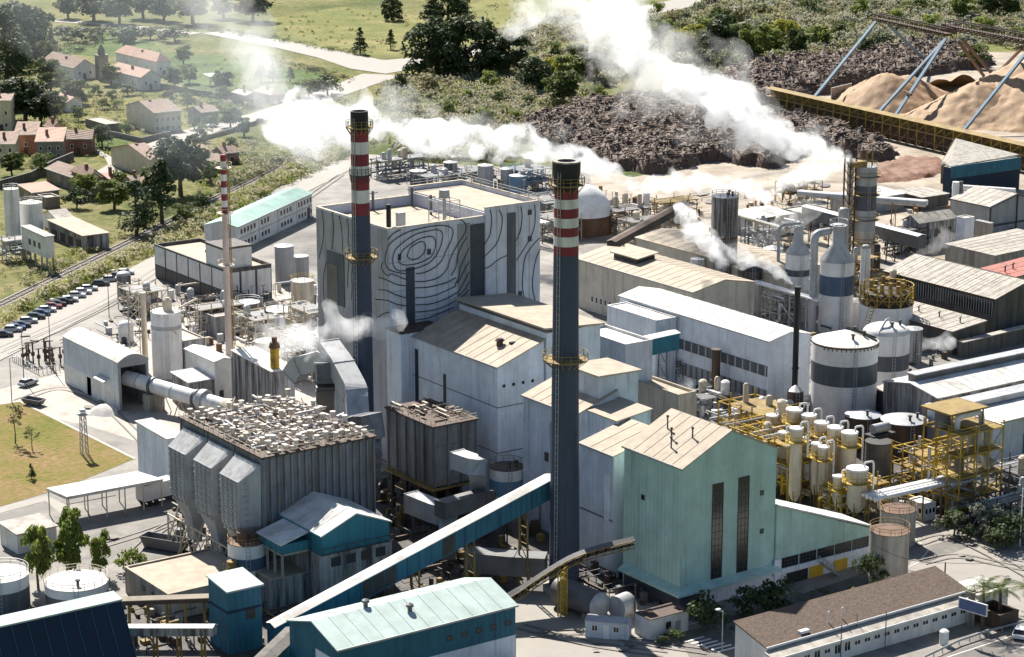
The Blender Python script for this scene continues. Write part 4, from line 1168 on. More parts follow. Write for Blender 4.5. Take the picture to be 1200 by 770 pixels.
mb = MB(); mb.beam((-.4, -.5, 8.7), (lx + .4, -.5, 8.7), .12); mb.beam((-.4, -.5, 9.6), (lx + .4, -.5, 9.6), .08)
for k in range(7): mb.beam((lx * k / 6, -.5, 8.7), (lx * k / 6, -.5, 9.6), .07)
tsd.part('railing', mb, 'rust_dark')

# cabin, small white building, ducts at the chimney foot
x, y = at(686, 747); rzc = atan2(at(736, 751.5)[1] - y, at(736, 751.5)[0] - x)
cb = house('site_cabin', 'pale grey site cabin with two white windows and a white door', 'cabin', (x, y), hypot(at(736, 751.5)[0] - x, at(736, 751.5)[1] - y), 2.5, 2.5, roof=('gable', 'x', .35), wall='pale_wall', roofm='galv', rz=rzc, over=.12, thick=.08)
for u in (.14, .64): window(cb, 'R', cb.Lx * u, 1.05, .95, 1.0, 'frame_white', (2, 1))
door(cb, 'R', cb.Lx * .42, .85, 2.05, 'frame_white', .05)
for u in (0, 1): mb = MB(); mb.box(cb.Lx * u - .05, -.05, 0, cb.Lx * u + .05, -.005, 2.5); cb.part('corner_trim', mb, 'frame_white')
wb = bld('gatehouse', 'small white flat building with dark roof beside the grey cabin', 'small building', 762.5, 727, 3.1, 744, 807, wall='render_white', roofm='rust_dark', roof=('flat', .12))
window(wb, 'R', wb.Lx * .40, 1.2, .9, 1.0, 'frame_dark', (2, 1)); door(wb, 'R', wb.Lx * .65, .9, 2.0, 'grey_wall')
mb = MB(); hx, hy = at(676, 722); hx2, hy2 = at(702, 727)
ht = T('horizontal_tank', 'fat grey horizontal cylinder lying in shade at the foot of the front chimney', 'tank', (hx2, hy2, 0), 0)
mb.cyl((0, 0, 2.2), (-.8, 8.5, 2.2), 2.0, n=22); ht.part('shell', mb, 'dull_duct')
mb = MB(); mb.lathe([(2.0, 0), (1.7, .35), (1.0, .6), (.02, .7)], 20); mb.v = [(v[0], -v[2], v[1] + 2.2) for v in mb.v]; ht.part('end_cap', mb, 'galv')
for k in (.2, .8): mb = MB(); mb.box(-1.4 - .8 * k, 8.5 * k - .3, 0, 1.4 - .8 * k, 8.5 * k + .3, .8); ht.part('saddle', mb, 'concrete')
hd = T('fan_housing', 'pale lit half round fan housing beside the shaded horizontal cylinder', 'fan housing', (*at(722, 727), 0), .2)
mb = MB(); mb.cyl((0, 0, 1.9), (2.6, 0, 1.9), 1.7, n=20); hd.part('casing', mb, 'galv'); mb = MB(); mb.box(-.1, -1.2, 0, 2.7, 1.2, .6); hd.part('plinth', mb, 'concrete')
mb = MB(); mb.beam((2.0, -1.8, 0), (2.0, -1.8, 5.2), .16); hd.part('post', mb, 'dark_steel')

# ducts behind the long gallery
def duct(name, label, cat, pts, w, m, h=None, rad=1.5, supports=(), z0=0):
    p0 = pts[0]
    t = T(name, label, cat, (p0[0], p0[1], 0))
    L_ = bend([(p[0] - p0[0], p[1] - p0[1], p[2]) for p in pts], rad, 4)
    mb = MB(); h = h or w
    vs = []; fs = []
    for i, q in enumerate(L_):
        d = (L_[min(i + 1, len(L_) - 1)] - L_[max(i - 1, 0)]).normalized()
        a = d.cross(Vector((0, 0, 1)))
        if a.length < .15: a = t.prev if hasattr(t, 'prev') else Vector((1, 0, 0))
        a.normalize(); t.prev = a; b = a.cross(d).normalized()
        vs += [q - a * w / 2 - b * h / 2, q + a * w / 2 - b * h / 2, q + a * w / 2 + b * h / 2, q - a * w / 2 + b * h / 2]
    for i in range(len(L_) - 1):
        for k in range(4): fs.append((i * 4 + k, i * 4 + (k + 1) % 4, i * 4 + 4 + (k + 1) % 4, i * 4 + 4 + k))
    n = len(L_)
    fs += [(3, 2, 1, 0), (n * 4 - 4, n * 4 - 3, n * 4 - 2, n * 4 - 1)]
    mb.add(vs, fs); t.part('casing', mb, m)
    fl = MB()
    for i in range(0, len(L_), 4):
        q = L_[i]; d = (L_[min(i + 1, n - 1)] - L_[max(i - 1, 0)]).normalized()
        fl.beam(q - d * .08, q + d * .08, w + .22, h + .22)
    t.pieces('flange', fl, m)
    for (px, py, zt) in supports:
        x, y = at(px, py); mb = MB(); mb.beam((x - p0[0], y - p0[1], 0), (x - p0[0], y - p0[1], zt), .3); t.part('support', mb, 'dark_steel')
    return t
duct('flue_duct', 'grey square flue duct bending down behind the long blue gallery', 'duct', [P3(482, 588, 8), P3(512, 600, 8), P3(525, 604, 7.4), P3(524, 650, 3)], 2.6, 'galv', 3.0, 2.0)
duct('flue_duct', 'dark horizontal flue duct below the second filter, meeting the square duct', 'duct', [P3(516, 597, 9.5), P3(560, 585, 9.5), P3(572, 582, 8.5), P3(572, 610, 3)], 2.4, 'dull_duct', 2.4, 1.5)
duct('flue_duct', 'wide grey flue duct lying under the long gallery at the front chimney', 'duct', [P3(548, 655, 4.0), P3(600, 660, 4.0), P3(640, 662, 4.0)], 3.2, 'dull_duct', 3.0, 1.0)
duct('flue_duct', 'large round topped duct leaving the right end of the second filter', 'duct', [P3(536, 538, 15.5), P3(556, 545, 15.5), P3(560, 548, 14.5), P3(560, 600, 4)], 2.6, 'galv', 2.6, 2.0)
tank('small blue and white tank with ochre cap behind the long gallery', 594, 606, 2.8, 8.6, 'white_paint', ('flat',), 'dark_concrete', [(4.2, 6.8, 'sky_blue_paint'), (1, 3, 'sky_blue_paint')], rail='ochre_steel', vents=2)
hp = T('hopper', 'small grey cone hopper under the long blue gallery', 'hopper', (*at(602, 642), 0))
mb = MB(); mb.lathe([(.5, 2), (2.0, 6.5), (2.0, 8)], 16); hp.part('cone', mb, 'dull_duct')
mb = MB()
for a in range(4): mb.beam((1.8 * cos(a * pi / 2), 1.8 * sin(a * pi / 2), 0), (1.8 * cos(a * pi / 2), 1.8 * sin(a * pi / 2), 7), .2)
hp.part('leg', mb, 'dark_steel')

# ================================================================ electrostatic filters
def filterbox(label, px, py, h, pl, pr, zb, ribs_l, ribs_r, m, rotp=None):
    if rotp:
        a = at(px, py, h); b = at(*rotp, h); ey = Vector((b[0] - a[0], b[1] - a[1])).normalized(); rz = atan2(-ey.x, ey.y)
    else: rz = 0
    base, lx, ly = locate(px, py, h, pl, pr, rz)
    t = T('dust_filter', label, 'filter building', (*base, 0), rz)
    mb = MB(); mb.box(0, 0, zb, lx, ly, h); t.part('casing', mb, m)
    mb = MB()
    for k in range(ribs_r + 1): x = lx * k / ribs_r; mb.box(x - .14, -.35, zb, x + .14, -.01, h - .2)
    for k in range(ribs_l + 1): y = ly * k / ribs_l; mb.box(-.3, y - .15, zb, -.01, y + .15, h - .2)
    for z in (zb + (h - zb) * .33, zb + (h - zb) * .66): mb.box(-.12, -.16, z, lx, -.02, z + .18)
    t.pieces('stiffener', mb, m)
    mb = MB(); mb.box(-.5, -.5, h, lx + .4, ly + .4, h + .25); t.part('roof_deck', mb, 'rust_dark')
    mb = MB()
    n = int(lx / 1.6)
    for k in range(n + 1): mb.beam((lx * k / n, -.45, h + .2), (lx * k / n, -.45, h + 1.2), .06)
    n2 = int(ly / 1.6)
    for k in range(n2 + 1): mb.beam((-.45, ly * k / n2, h + .2), (-.45, ly * k / n2, h + 1.2), .06)
    for z in (.7, 1.2): mb.beam((-.45, -.45, h + z), (lx, -.45, h + z), .06); mb.beam((-.45, -.45, h + z), (-.45, ly, h + z), .06)
    t.part('railing', mb, 'cream_steel')
    mb = MB()
    for x in np.linspace(.4, lx - .4, 4):
        for y in np.linspace(.4, ly - .4, 4): mb.box(x - .25, y - .25, 0, x + .25, y + .25, zb)
    t.pieces('column', mb, 'dark_steel')
    t.Lx, t.Ly, t.h = lx, ly, h
    return t
f1 = filterbox('large soot streaked dust filter with three riveted hoppers and a roof crowded with insulators', 308, 537, 20.5, 213, 437, 6.0, 3, 16, 'sooty_steel')
random.seed(5)
mbs = []
hb = MB(); hb.cyl((0, 0, 0), (0, 0, .8), .36, n=10); hb.cyl((0, 0, .8), (0, 0, .98), .46, n=10); ins = hb.mesh('insulator'); ins.materials.append(M('insulator_cream'))
hb = MB(); hb.box(-.5, -.28, 0, .5, .28, .55); hb.box(-.58, -.34, .55, .58, .34, .63); bxm = hb.mesh('junction_box'); bxm.materials.append(M('insulator_cream'))
for i in range(11):
    for j in range(13):
        x = .8 + (f1.Lx - 1.4) * (i + random.uniform(-.12, .12)) / 10.2; y = .6 + (f1.Ly - 1.4) * (j + random.uniform(-.12, .12)) / 12.4
        r = random.random()
        if r < .55: f1.at('insulator', ins, None, (x, y, f1.h + .2 + random.choice((0, 0, .5, .9))))
        elif r < .64: f1.at('junction_box', bxm, None, (x, y, f1.h + .2 + random.choice((0, .4))), rz=random.choice((0, pi / 2)))
mb = MB(); mb2 = MB(); mb3 = MB()
for k in range(5):
    y = f1.Ly * (.12 + .19 * k); q_ = MB(); q_.cyl((.6, y, f1.h + .75), (f1.Lx - .6, y, f1.h + .75), .16, n=8); f1.part('header_pipe', q_, 'galv'); q_ = MB(); q_.box(.5, y + .9, f1.h + .3, f1.Lx - .5, y + 1.6, f1.h + .42); f1.part('walkway', q_, 'dull_duct')
for i in range(60):
    x, y = random.uniform(.5, f1.Lx - .5), random.uniform(.5, f1.Ly - .5); z = f1.h + .3 + random.random() * 1.3
    l = random.uniform(1, 4); d = random.choice(((1, 0), (0, 1), (0, 1)))
    (mb, mb2, mb3)[i % 3].beam((x, y, z), (min(max(x + d[0] * l, .4), f1.Lx), min(max(y + d[1] * l, .4), f1.Ly), z + random.uniform(-.1, .3)), random.choice((.1, .16, .3)))
    if i % 3 == 0: mb.beam((x, y, f1.h + .2), (x, y, z + .6), .1)
for i in range(420):
    x, y, z = random.uniform(.3, f1.Lx - .3), random.uniform(.3, f1.Ly - .3), f1.h + .25; q_ = random.uniform(.12, .3)
    if i % 3: mb.box(x - q_, y - q_, z, x + q_, y + q_ * 1.4, z + random.uniform(.2, .9))
    else: mb.beam((x, y, z + .5), (x + random.uniform(-1.5, 1.5), y + random.uniform(-1.5, 1.5), z + random.uniform(.2, 1.4)), .1)
f1.part('pipework', mb, 'insulator_cream', kind='stuff'); f1.part('cabling', mb2, 'galv', kind='stuff'); f1.part('bracing', mb3, 'rust_dark', kind='stuff')
# the three hoppers on its left face
for k in range(3):
    y0 = f1.Ly * (.015 + k * .325); y1 = y0 + f1.Ly * .29; ym = (y0 + y1) / 2
    hpm = MB(); o = -.35
    top = f1.h - 1.0
    sec = [(top, -.7, 1.08), (top - 2.4, -3.4, 1.08), (top - 9.5, -3.4, 1.02), (top - 14.0, -1.8, .5), (top - 17.2, -1.4, .34)]
    vs = []
    for z, xx, wd in sec:
        hw = (y1 - y0) / 2 * wd; vs += [(o, ym - hw, z), (xx + o * .2, ym - hw * .72, z), (xx + o * .2, ym + hw * .72, z), (o, ym + hw, z)]
    fs = []
    for i in range(len(sec) - 1):
        for q in range(4): fs.append((i * 4 + q, i * 4 + 4 + q, i * 4 + 4 + (q + 1) % 4, i * 4 + (q + 1) % 4))
    fs += [(0, 1, 2, 3), tuple(len(vs) - 4 + q for q in (3, 2, 1, 0))]
    hpm.add(vs, fs); hop = f1.part('hopper', hpm, 'hopper_grey')
    pl = MB()
    for r in range(9):
        z = top - 2.5 - r * .95; xx = -3.4 + o * .2 if z > top - 9.5 else -3.4 + o * .2 + (top - 9.5 - z) / 4.5 * 1.6
        hw = (y1 - y0) / 2 * .74 * (1 if z > top - 9.5 else max(.5, 1 - (top - 9.5 - z) / 4.5 * .5))
        pl.box(xx - .13, ym - hw, z, xx - .01, ym + hw, z + .14)
        for c in range(4):
            yy = ym - hw + 2 * hw * (c + .5) / 4; pl.box(xx - .17, yy - .28, z - .62, xx - .01, yy + .28, z - .18)
    link('riveted_plate', pl.mesh('riveted_plate'), MATS['hopper_grey'], hop)
    for sgn in (-1,):
        sp = MB()
        for r in range(8):
            z = top - 2.8 - r * .95; yy = ym - (y1 - y0) / 2 * .86
            sp.box(-2.9, yy - .16, z, -.6, yy - .02, z + .14)
        link('side_rib', sp.mesh('side_rib'), MATS['galv'], hop, kind='stuff')
mb = MB()
for k in range(7):
    y = f1.Ly * k / 6; mb.beam((-3.6, y, 0), (-.6, y, 7.5), .22); mb.beam((-3.0, y, 0), (-3.0, y, 5.5), .2)
    if k < 6: mb.beam((-3.0, y, .5), (-3.0, y + f1.Ly / 6, 5.3), .12); mb.beam((-3.0, y + f1.Ly / 6, .5), (-3.0, y, 5.3), .12)
mb.beam((-3.0, 0, 5.5), (-3.0, f1.Ly, 5.5), .2); f1.part('bracing', mb, 'cream_steel')

f2 = filterbox('smaller shaded dust filter with dark vertical ribs, below the tall pale turbine hall', 508, 501, 16.5, 455, 557, 6.5, 5, 3, 'filter_grey')
mb = MB(); mb2 = MB()
for i in range(46):
    x, y = random.uniform(.5, f2.Lx - .5), random.uniform(.5, f2.Ly - .5); z = f2.h + .3 + random.random() * .8
    l = random.uniform(1, 4); d = random.choice(((1, 0), (0, 1)))
    (mb, mb2)[i % 2].beam((x, y, z), (min(x + d[0] * l, f2.Lx), min(y + d[1] * l, f2.Ly), z), random.choice((.12, .2, .45)))
f2.part('pipework', mb, 'cream_steel', kind='stuff'); f2.part('cabling', mb2, 'rust_dark', kind='stuff')
mb = MB(); mb.add([(.1, -.2, 6.4), (f2.Lx - .1, -.2, 6.4), (f2.Lx - .1, f2.Ly, 6.4), (.1, f2.Ly, 6.4), (f2.Lx * .4, f2.Ly * .4, 2.5), (f2.Lx * .6, f2.Ly * .4, 2.5), (f2.Lx * .6, f2.Ly * .6, 2.5), (f2.Lx * .4, f2.Ly * .6, 2.5)],
                  [(0, 1, 5, 4), (1, 2, 6, 5), (2, 3, 7, 6), (3, 0, 4, 7), (4, 5, 6, 7)]); f2.part('hopper', mb, 'dark_steel')
mb = MB(); mb.box(-1.2, -1.2, 6.3, f2.Lx, -.5, 6.5); mb.box(-1.2, -.5, 6.3, -.36, f2.Ly, 6.5)
for k in range(9): mb.beam((-1.2, f2.Ly * k / 8 - 1.2, 6.5), (-1.2, f2.Ly * k / 8 - 1.2, 7.6), .07)
mb.beam((-1.2, -1.2, 7.6), (-1.2, f2.Ly - 1.2, 7.6), .07); mb.beam((-1.2, -1.2, 7.1), (-1.2, f2.Ly - 1.2, 7.1), .06); mb.beam((-1.2, -1.2, 7.6), (f2.Lx, -1.2, 7.6), .07)
f2.part('walkway', mb, 'ochre_steel')
# inverted V ducts between filter and rear chimney
duct('flue_duct', 'grey elbow duct shaped like an upturned V, between large filter and rear chimney', 'duct',
     [P3(345, 440, 18), P3(352, 428, 20), P3(383, 420, 22), P3(384, 412, 23.2)], 3.2, 'galv', 3.2, 1.0)
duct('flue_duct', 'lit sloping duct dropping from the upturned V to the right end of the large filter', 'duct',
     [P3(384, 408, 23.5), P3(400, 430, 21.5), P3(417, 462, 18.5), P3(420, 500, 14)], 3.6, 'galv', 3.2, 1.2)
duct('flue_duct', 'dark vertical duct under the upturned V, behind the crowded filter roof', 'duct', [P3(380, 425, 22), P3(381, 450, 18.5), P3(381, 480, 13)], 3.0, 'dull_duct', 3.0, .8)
duct('flue_duct', 'sooty downcomer at the right end of the large filter beside the rear chimney', 'duct', [P3(427, 486, 19.5), P3(432, 520, 15), P3(425, 575, 5)], 4.0, 'sooty_steel', 4.0, 2.0)

# ================================================================ left part of the mill: kiln, silo, halls
base, lx, ly = locate(138, 426, 9.2, 74, 173)
ks = T('kiln_shed', 'pale grey kiln shed with curved roof and open end, on the left', IB, (*base, 0))
mb = MB(); mb.box(-.1, 0, 3.9, .1, ly, 9.2); ks.part('wall', mb, 'pale_wall'); mb = MB(); mb.box(-.08, 0, 0, .08, ly, 3.88); ks.part('lower_wall', mb, 'render_white')
mb = MB(); mb.box(lx - .1, 0, 0, lx + .1, ly, 9.2); mb.box(.1, ly - .1, 0, lx - .1, ly + .1, 9.3); ks.part('rear_wall', mb, 'grey_wall')
mb = MB(); n = 8; arc = [(lx * i / n - .15 + .3 * i / n, 9.25 + 1.3 * sin(pi * i / n)) for i in range(n + 1)]
for i in range(n): mb.slab([(arc[i][0], -.2, arc[i][1] + .15), (arc[i + 1][0], -.2, arc[i + 1][1] + .15), (arc[i + 1][0], ly + .2, arc[i + 1][1] + .15), (arc[i][0], ly + .2, arc[i][1] + .15)], .15)
ks.part('roof', mb, 'roof_white')
mb = MB(); mb.add([(0, -.1, 8.3), (lx, -.1, 8.3)] + [(a, -.1, b) for a, b in arc[::-1]] + [(0, .1, 8.3), (lx, .1, 8.3)] + [(a, .1, b) for a, b in arc[::-1]],
   [tuple(range(n + 3)), tuple(range(2 * n + 5, n + 2, -1))] + [(0, n + 3, n + 4, 1)]); ks.part('gable', mb, 'grey_wall')
mb = MB()
for x in (.25, lx - .25): mb.beam((x, 0, 0), (x, 0, 8.4), .4)
ks.pieces('column', mb, 'grey_wall')
door(ks, 'L', ly * .50, 1.8, 3.6, 'dark_steel'); window(ks, 'L', ly * .40, 1.4, 1.0, 1.6)
mb = MB(); mb.slab([(-1.6, ly * .14, 5.0), (-.1, ly * .14, 5.6), (-.1, ly * .32, 5.6), (-1.6, ly * .32, 5.0)], .12); ks.part('awning', mb, 'galv')
# kiln drum
k0 = Vector((base[0] + lx * .52, base[1] + 3.2, 5.2)); kk = at(262, 476, 3.6)
k1 = Vector((kk[0], kk[1], 3.6))
kd = T('rotary_kiln', 'long white rotary kiln drum with a thick grey ring, leaving the open shed', 'kiln', (k1.x, k1.y, 0))
a = Vector((0, 0, k1.z)); b = Vector((k0.x - k1.x, k0.y - k1.y, k0.z))
mb = MB(); mb.cyl(a, b, 1.45, n=24); kd.part('drum', mb, 'white_paint')
def ringon(f, r, w, m, nm):
    c = a + (b - a) * f; d = (b - a).normalized(); mb = MB(); mb.cyl(c - d * w / 2, c + d * w / 2, r, n=24); kd.part(nm, mb, m)
ringon(.20, 2.1, 1.1, 'galv', 'gear_ring'); ringon(.27, 1.75, .5, 'dull_duct', 'riding_ring'); ringon(.72, 1.7, .6, 'dull_duct', 'riding_ring'); ringon(.50, 1.5, .25, 'galv', 'band'); ringon(.86, 1.5, .25, 'galv', 'band')
mb = MB()
for f in (.22, .72):
    c = a + (b - a) * f; mb.box(c.x - 1.8, c.y - .9, 0, c.x + 1.8, c.y + .9, c.z - 1.5)
kd.pieces('pier', mb, 'concrete')
mb = MB()
for f in (.3, .45, .6):
    c = a + (b - a) * f; mb.beam((c.x - 1.2, c.y, 0), (c.x, c.y, c.z - 1.4), .15); mb.beam((c.x + 1.2, c.y, 0), (c.x, c.y, c.z - 1.4), .15)
kd.pieces('bracing', mb, 'cream_steel')
mb = MB(); mb.cyl(a + (a - b).normalized() * 2.2, a, 1.9, 1.5, 20); kd.part('kiln_hood', mb, 'cream_steel')

si = tank('white limestone silo tower with pipework on top, behind the kiln', 197, 440, 3.0, 13.2, 'white_paint', ('flat',), 'roof_white', [(9.8, 10.6, 'galv')], rail='cream_steel', name='silo', cat='silo')
mb = MB(); mb.cyl((.4, 0, 13.2), (.4, 0, 15.4), .9, n=12); mb.cyl((.4, 0, 15.4), (.4, 0, 15.9), .9, .4, 12); si.part('filter', mb, 'cream_steel')
mb = MB(); mb.beam((2.9, 0, 13.4), (6.5, -1, 15.0), .35); mb.beam((6.5, -1, 15), (6.5, -1, 9), .12); mb.tube([(-2.5, -1.6, 12.8), (0, -3.2, 9.8), (2.6, -1.8, 6.8)], .14); si.part('pipe', mb, 'cream_steel')
vp = T('vertical_pipe', 'thin beige vertical pipe standing just left of the white silo', 'pipe', (*at(171, 437), 0))
mb = MB(); mb.cyl((0, 0, 0), (0, 0, 16.5), .58, n=12); vp.part('pipe', mb, 'cream_steel'); mb = MB()
for k in range(8): mb.beam((-.6, .8, 1 + 2 * k), (-2.6, 1.6, 3 + 2 * k), .12); mb.beam((-2.6, 1.6, 1 + 2 * k), (-.6, .8, 3 + 2 * k), .12)
mb.beam((-.6, .8, 0), (-.6, .8, 16.5), .16); mb.beam((-2.6, 1.6, 0), (-2.6, 1.6, 16.5), .16)
vp.part('lattice', mb, 'cream_steel')
tank('dark green grey tank behind the white silo, at the car park edge', 146, 352, 1.6, 6.0, 'dull_duct', ('dome', .8), 'galv')
wh = bld('white_hall', 'white hall with bright roof between the silo and the red and white mast', IB, 251.5, 424.5, 8.5, 217, 272, wall='render_white', roofm='roof_white', roof=('gable', 'y', .5))
door(wh, 'R', .8, .9, 2.8, 'dark_steel')
lt = bld('lean_to', 'small open lean-to with sunlit white roof below the white hall', 'shelter', 221, 449, 5.2, 204, 252, Ly=7, wall='stained_wall', roofm='roof_white', roof=('mono', 'y+', .5))
wh2 = bld('white_hall', 'streaked pale hall with white roof right of the red and white mast', IB, 318, 436, 10.5, 272, 345, wall='stained_wall', roofm='roof_white', roof=('mono', 'y+', .8))
mb = MB()
for k in range(7): mb.box(-.2, wh2.Ly * k / 6 - .15, 0, -.01, wh2.Ly * k / 6 + .15, 10.3)
wh2.pieces('pilaster', mb, 'grey_wall')
bld('white_hall', 'low white block with dusty roof behind the white silo', IB, 215, 400, 7.0, 190, 240, wall='stained_wall', roofm='yard_white', roof=('flat', .2))
# red and white mast stack
ms = T('slender_stack', 'slender red and white banded stack with rusty foot and side ladder, on the left', 'chimney', (*at(270, 466), 0))
H_ = zat(ms.loc.x, ms.loc.y, 181)
rr = lambda z: .66 - .12 * z / H_
z_ = [0, 6.5, zat(ms.loc.x, ms.loc.y, 250)]
mb = MB(); mb.cyl((0, 0, 0), (0, 0, z_[1]), rr(0), rr(6.5), 16); ms.part('foot', mb, 'rust_dark', label='rusty lower section')
mb = MB(); mb.cyl((0, 0, z_[1]), (0, 0, z_[2]), rr(z_[1]), rr(z_[2]), 16); ms.part('shaft', mb, 'mast_pink')
for i in range(9):
    za, zb = z_[2] + (H_ - z_[2]) * i / 9, z_[2] + (H_ - z_[2]) * (i + 1) / 9
    mb = MB(); mb.cyl((0, 0, za), (0, 0, zb - .01), rr(za) + .01, rr(zb) + .01, 16); ms.part('stripe', mb, ('chimney_white', 'chimney_red')[i % 2 == 0])
mb = MB(); mb.beam((1.0, -.3, 1), (.95, -.3, H_ - 1), .14); mb.beam((1.0, .3, 1), (.95, .3, H_ - 1), .14)
zz = 1
while zz < H_ - 1: mb.beam((1, -.3, zz), (1, .3, zz), .07); zz += .8
ms.part('ladder', mb, 'ochre_steel')
for yp in (311, 250, 197):
    z = zat(ms.loc.x, ms.loc.y, yp); mb = MB(); mb.lathe([(.75, z - .2), (1.6, z), (1.6, z + .12), (.75, z + .12)], 16); mb.ring(0, 0, z + 1.0, 1.6, .06, 16)
    for k in range(8): mb.beam((1.6 * cos(k * pi / 4), 1.6 * sin(k * pi / 4), z), (1.6 * cos(k * pi / 4), 1.6 * sin(k * pi / 4), z + 1.0), .06)
    ms.part('platform', mb, 'cream_steel')
yc = T('yellow_column', 'bright yellow vertical vessel with rusty head behind the large filter', 'vessel', (*at(324, 497), 0))
mb = MB(); mb.cyl((0, 0, 0), (0, 0, 14.6), .85, n=16); yc.part('shell', mb, 'yellow_steel'); mb = MB(); mb.cyl((0, 0, 14.6), (0, 0, 15.6), 1.1, .8, 12); mb.cyl((0, 0, 15.6), (0, 0, 16.6), .5, n=10); yc.part('head', mb, 'rust')
# white box, canopy, trailer
wbx = bld('white_box', 'tall white clad box building beside the three filter hoppers', IB, 196, 515, 9.0, 160, 214, wall='white_wall', roofm='roof_white', roof=('mono', 'y+', .3))
cvx = at(54.5, 573, 4.6); cvn = at(78, 583, 4.6); cvr = at(191, 562, 4.6); cvb = at(161, 553, 4.6)
cvt = T('canopy_roof', 'long open canopy with flat white roof on thin posts, beside the lawn', 'canopy', (*cvn, 0))
loc = lambda p: (p[0] - cvn[0], p[1] - cvn[1])
mb = MB(); mb.slab([(*loc(cvx), 4.75), (*loc(cvn), 4.7), (*loc(cvr), 4.7), (*loc(cvb), 4.75)], .5); cvt.part('roof', mb, 'roof_white')
for f in np.linspace(.02, .98, 6):
    for A_, B_ in ((cvn, cvr), (cvx, cvb)):
        x, y = loc((A_[0] + (B_[0] - A_[0]) * f, A_[1] + (B_[1] - A_[1]) * f)); mb = MB(); mb.beam((x, y, 0), (x, y, 4.3), .16); cvt.part('post', mb, 'cream_steel')
mb = MB(); d_ = loc(cvr); mb.beam((0, 0, 3.4), (d_[0] * .5, d_[1] * .5, 3.4), .1); cvt.part('rail', mb, 'cream_steel')
def trailer(label, px, py, rz, L_=9, w=2.5, h=2.7):
    t = T('truck_trailer', label, 'trailer', (*at(px, py), 0), rz)
    mb = MB(); mb.box(0, 0, 1.1, L_, w, 1.1 + h); t.part('body', mb, 'car_white')
    mb = MB()
    for k in range(12): mb.box(.3 + (L_ - .6) * k / 12, -.05, 1.2, .36 + (L_ - .6) * k / 12, -.004, 1.0 + h)
    t.pieces('side_rib', mb, 'white_paint')
    mb = MB(); mb.box(.2, .3, .8, L_ - .2, w - .3, 1.09); t.part('chassis', mb, 'dark_steel')
    for x in (1.2, 2.4, L_ - 1.5):
        for y in (.02, w - .3): mb = MB(); mb.cyl((x, y, .5), (x, y + .28, .5), .5, n=14); t.part('wheel', mb, 'tyre')
    return t
trailer('white box trailer parked beside the end of the white canopy', 170, 596, .16, 7.5)
# skips
def skip(label, px, py, rz, L_=5.5, w=2.3, h=1.4, m='dull_duct'):
    t = T('skip', label, 'skip', (*at(px, py), 0), rz)
    mb = MB(); s_ = .7
    ob = [(s_, .2, .25), (L_ - s_, .2, .25), (L_ - s_, w - .2, .25), (s_, w - .2, .25), (0, 0, h), (L_, 0, h), (L_, w, h), (0, w, h)]
    ib = [(s_ + .1, .3, .4), (L_ - s_ - .1, .3, .4), (L_ - s_ - .1, w - .3, .4), (s_ + .1, w - .3, .4), (.12, .1, h), (L_ - .12, .1, h), (L_ - .12, w - .1, h), (.12, w - .1, h)]
    mb.add(ob + ib, [(3, 2, 1, 0), (0, 1, 5, 4), (1, 2, 6, 5), (2, 3, 7, 6), (3, 0, 4, 7), (8, 9, 10, 11), (12, 13, 9, 8), (13, 14, 10, 9), (14, 15, 11, 10), (15, 12, 8, 11), (4, 5, 13, 12), (5, 6, 14, 13), (6, 7, 15, 14), (7, 4, 12, 15)])
    t.part('body', mb, m)
    mb = MB()
    for k in range(1, 6): mb.box(L_ * k / 6 - .05, -.06, .5, L_ * k / 6 + .05, .06, h)
    t.pieces('rib', mb, m)
    mb = MB(); mb.box(1, .4, 0, 1.4, w - .4, .24); mb.box(L_ - 1.4, .4, 0, L_ - 1, w - .4, .24); t.pieces('skid', mb, 'dark_steel')
    return t
skip('long open grey tipping container beside the filter hoppers', 225, 645, 2.1, 8.0, 2.5, 2.0)
skip('small open grey skip on the pale yard near the lawn', 55, 475, 2.0, 4.6, 2.2, 1.3)
bld('small_house', 'small grey white hut with dusty roof at the left end of the yard', 'hut', 20, 627, 3.2, 6, 66, Ly=6, rz=.05, wall='render_white', roofm='roof_grey', roof=('mono', 'y+', .3))
# lattice light tower and lamp posts
def lattice_tower(label, px, py, ytop, w=.55, name='light_tower', m='galv', head=True):
    x, y = at(px, py); h = zat(x, y, ytop)
    t = T(name, label, 'light tower', (x, y, 0))
    mb = MB()
    for dx in (-w, w):
        for dy in (-w, w): mb.beam((dx, dy, 0), (dx * .7, dy * .7, h), .13)
    n = int(h / 1.2)
    for k in range(n):
        z0, z1 = h * k / n, h * (k + 1) / n; s0, s1 = w * (1 - .3 * k / n), w * (1 - .3 * (k + 1) / n)
        for sg in (-1, 1):
            mb.beam((-s0, sg * s0, z0), (s1, sg * s1, z1), .07); mb.beam((sg * s0, -s0, z0), (sg * s1, s1, z1), .07)
    t.part('lattice', mb, m)
    if head: mb = MB(); mb.box(-.9, -.9, h, .9, .9, h + .12); mb.box(-.8, -.8, h + .5, .8, .8, h + .6); t.part('platform', mb, m); mb = MB(); mb.box(-.5, -.3, h + .6, .5, .3, h + 1.0); t.part('lamp', mb, 'white_paint')
    return t
lattice_tower('grey lattice light tower standing on the lawn', 99, 532, 486)
def pole(label, px, py, ytop, r=.1, m='dull_duct', arm=0, name='lamp_post', cat='post', group=None):
    x, y = at(px, py); h = zat(x, y, ytop); t = T(name, label, cat, (x, y, 0), 0, group)
    mb = MB(); mb.cyl((0, 0, 0), (0, 0, h), r, r * .7, 8); t.part('post', mb, m)
    if arm: mb = MB(); mb.beam((0, 0, h - .1), (arm, -arm * .5, h + .2), .09); t.part('arm', mb, m); mb = MB(); mb.box(arm - .1, -arm * .5 - .2, h + .12, arm + .6, -arm * .5 + .2, h + .3); t.part('lamp', mb, 'white_paint')
    return t
pole('thin lamp post on the lawn corner near the small skip', 14, 472, 420, arm=.6)
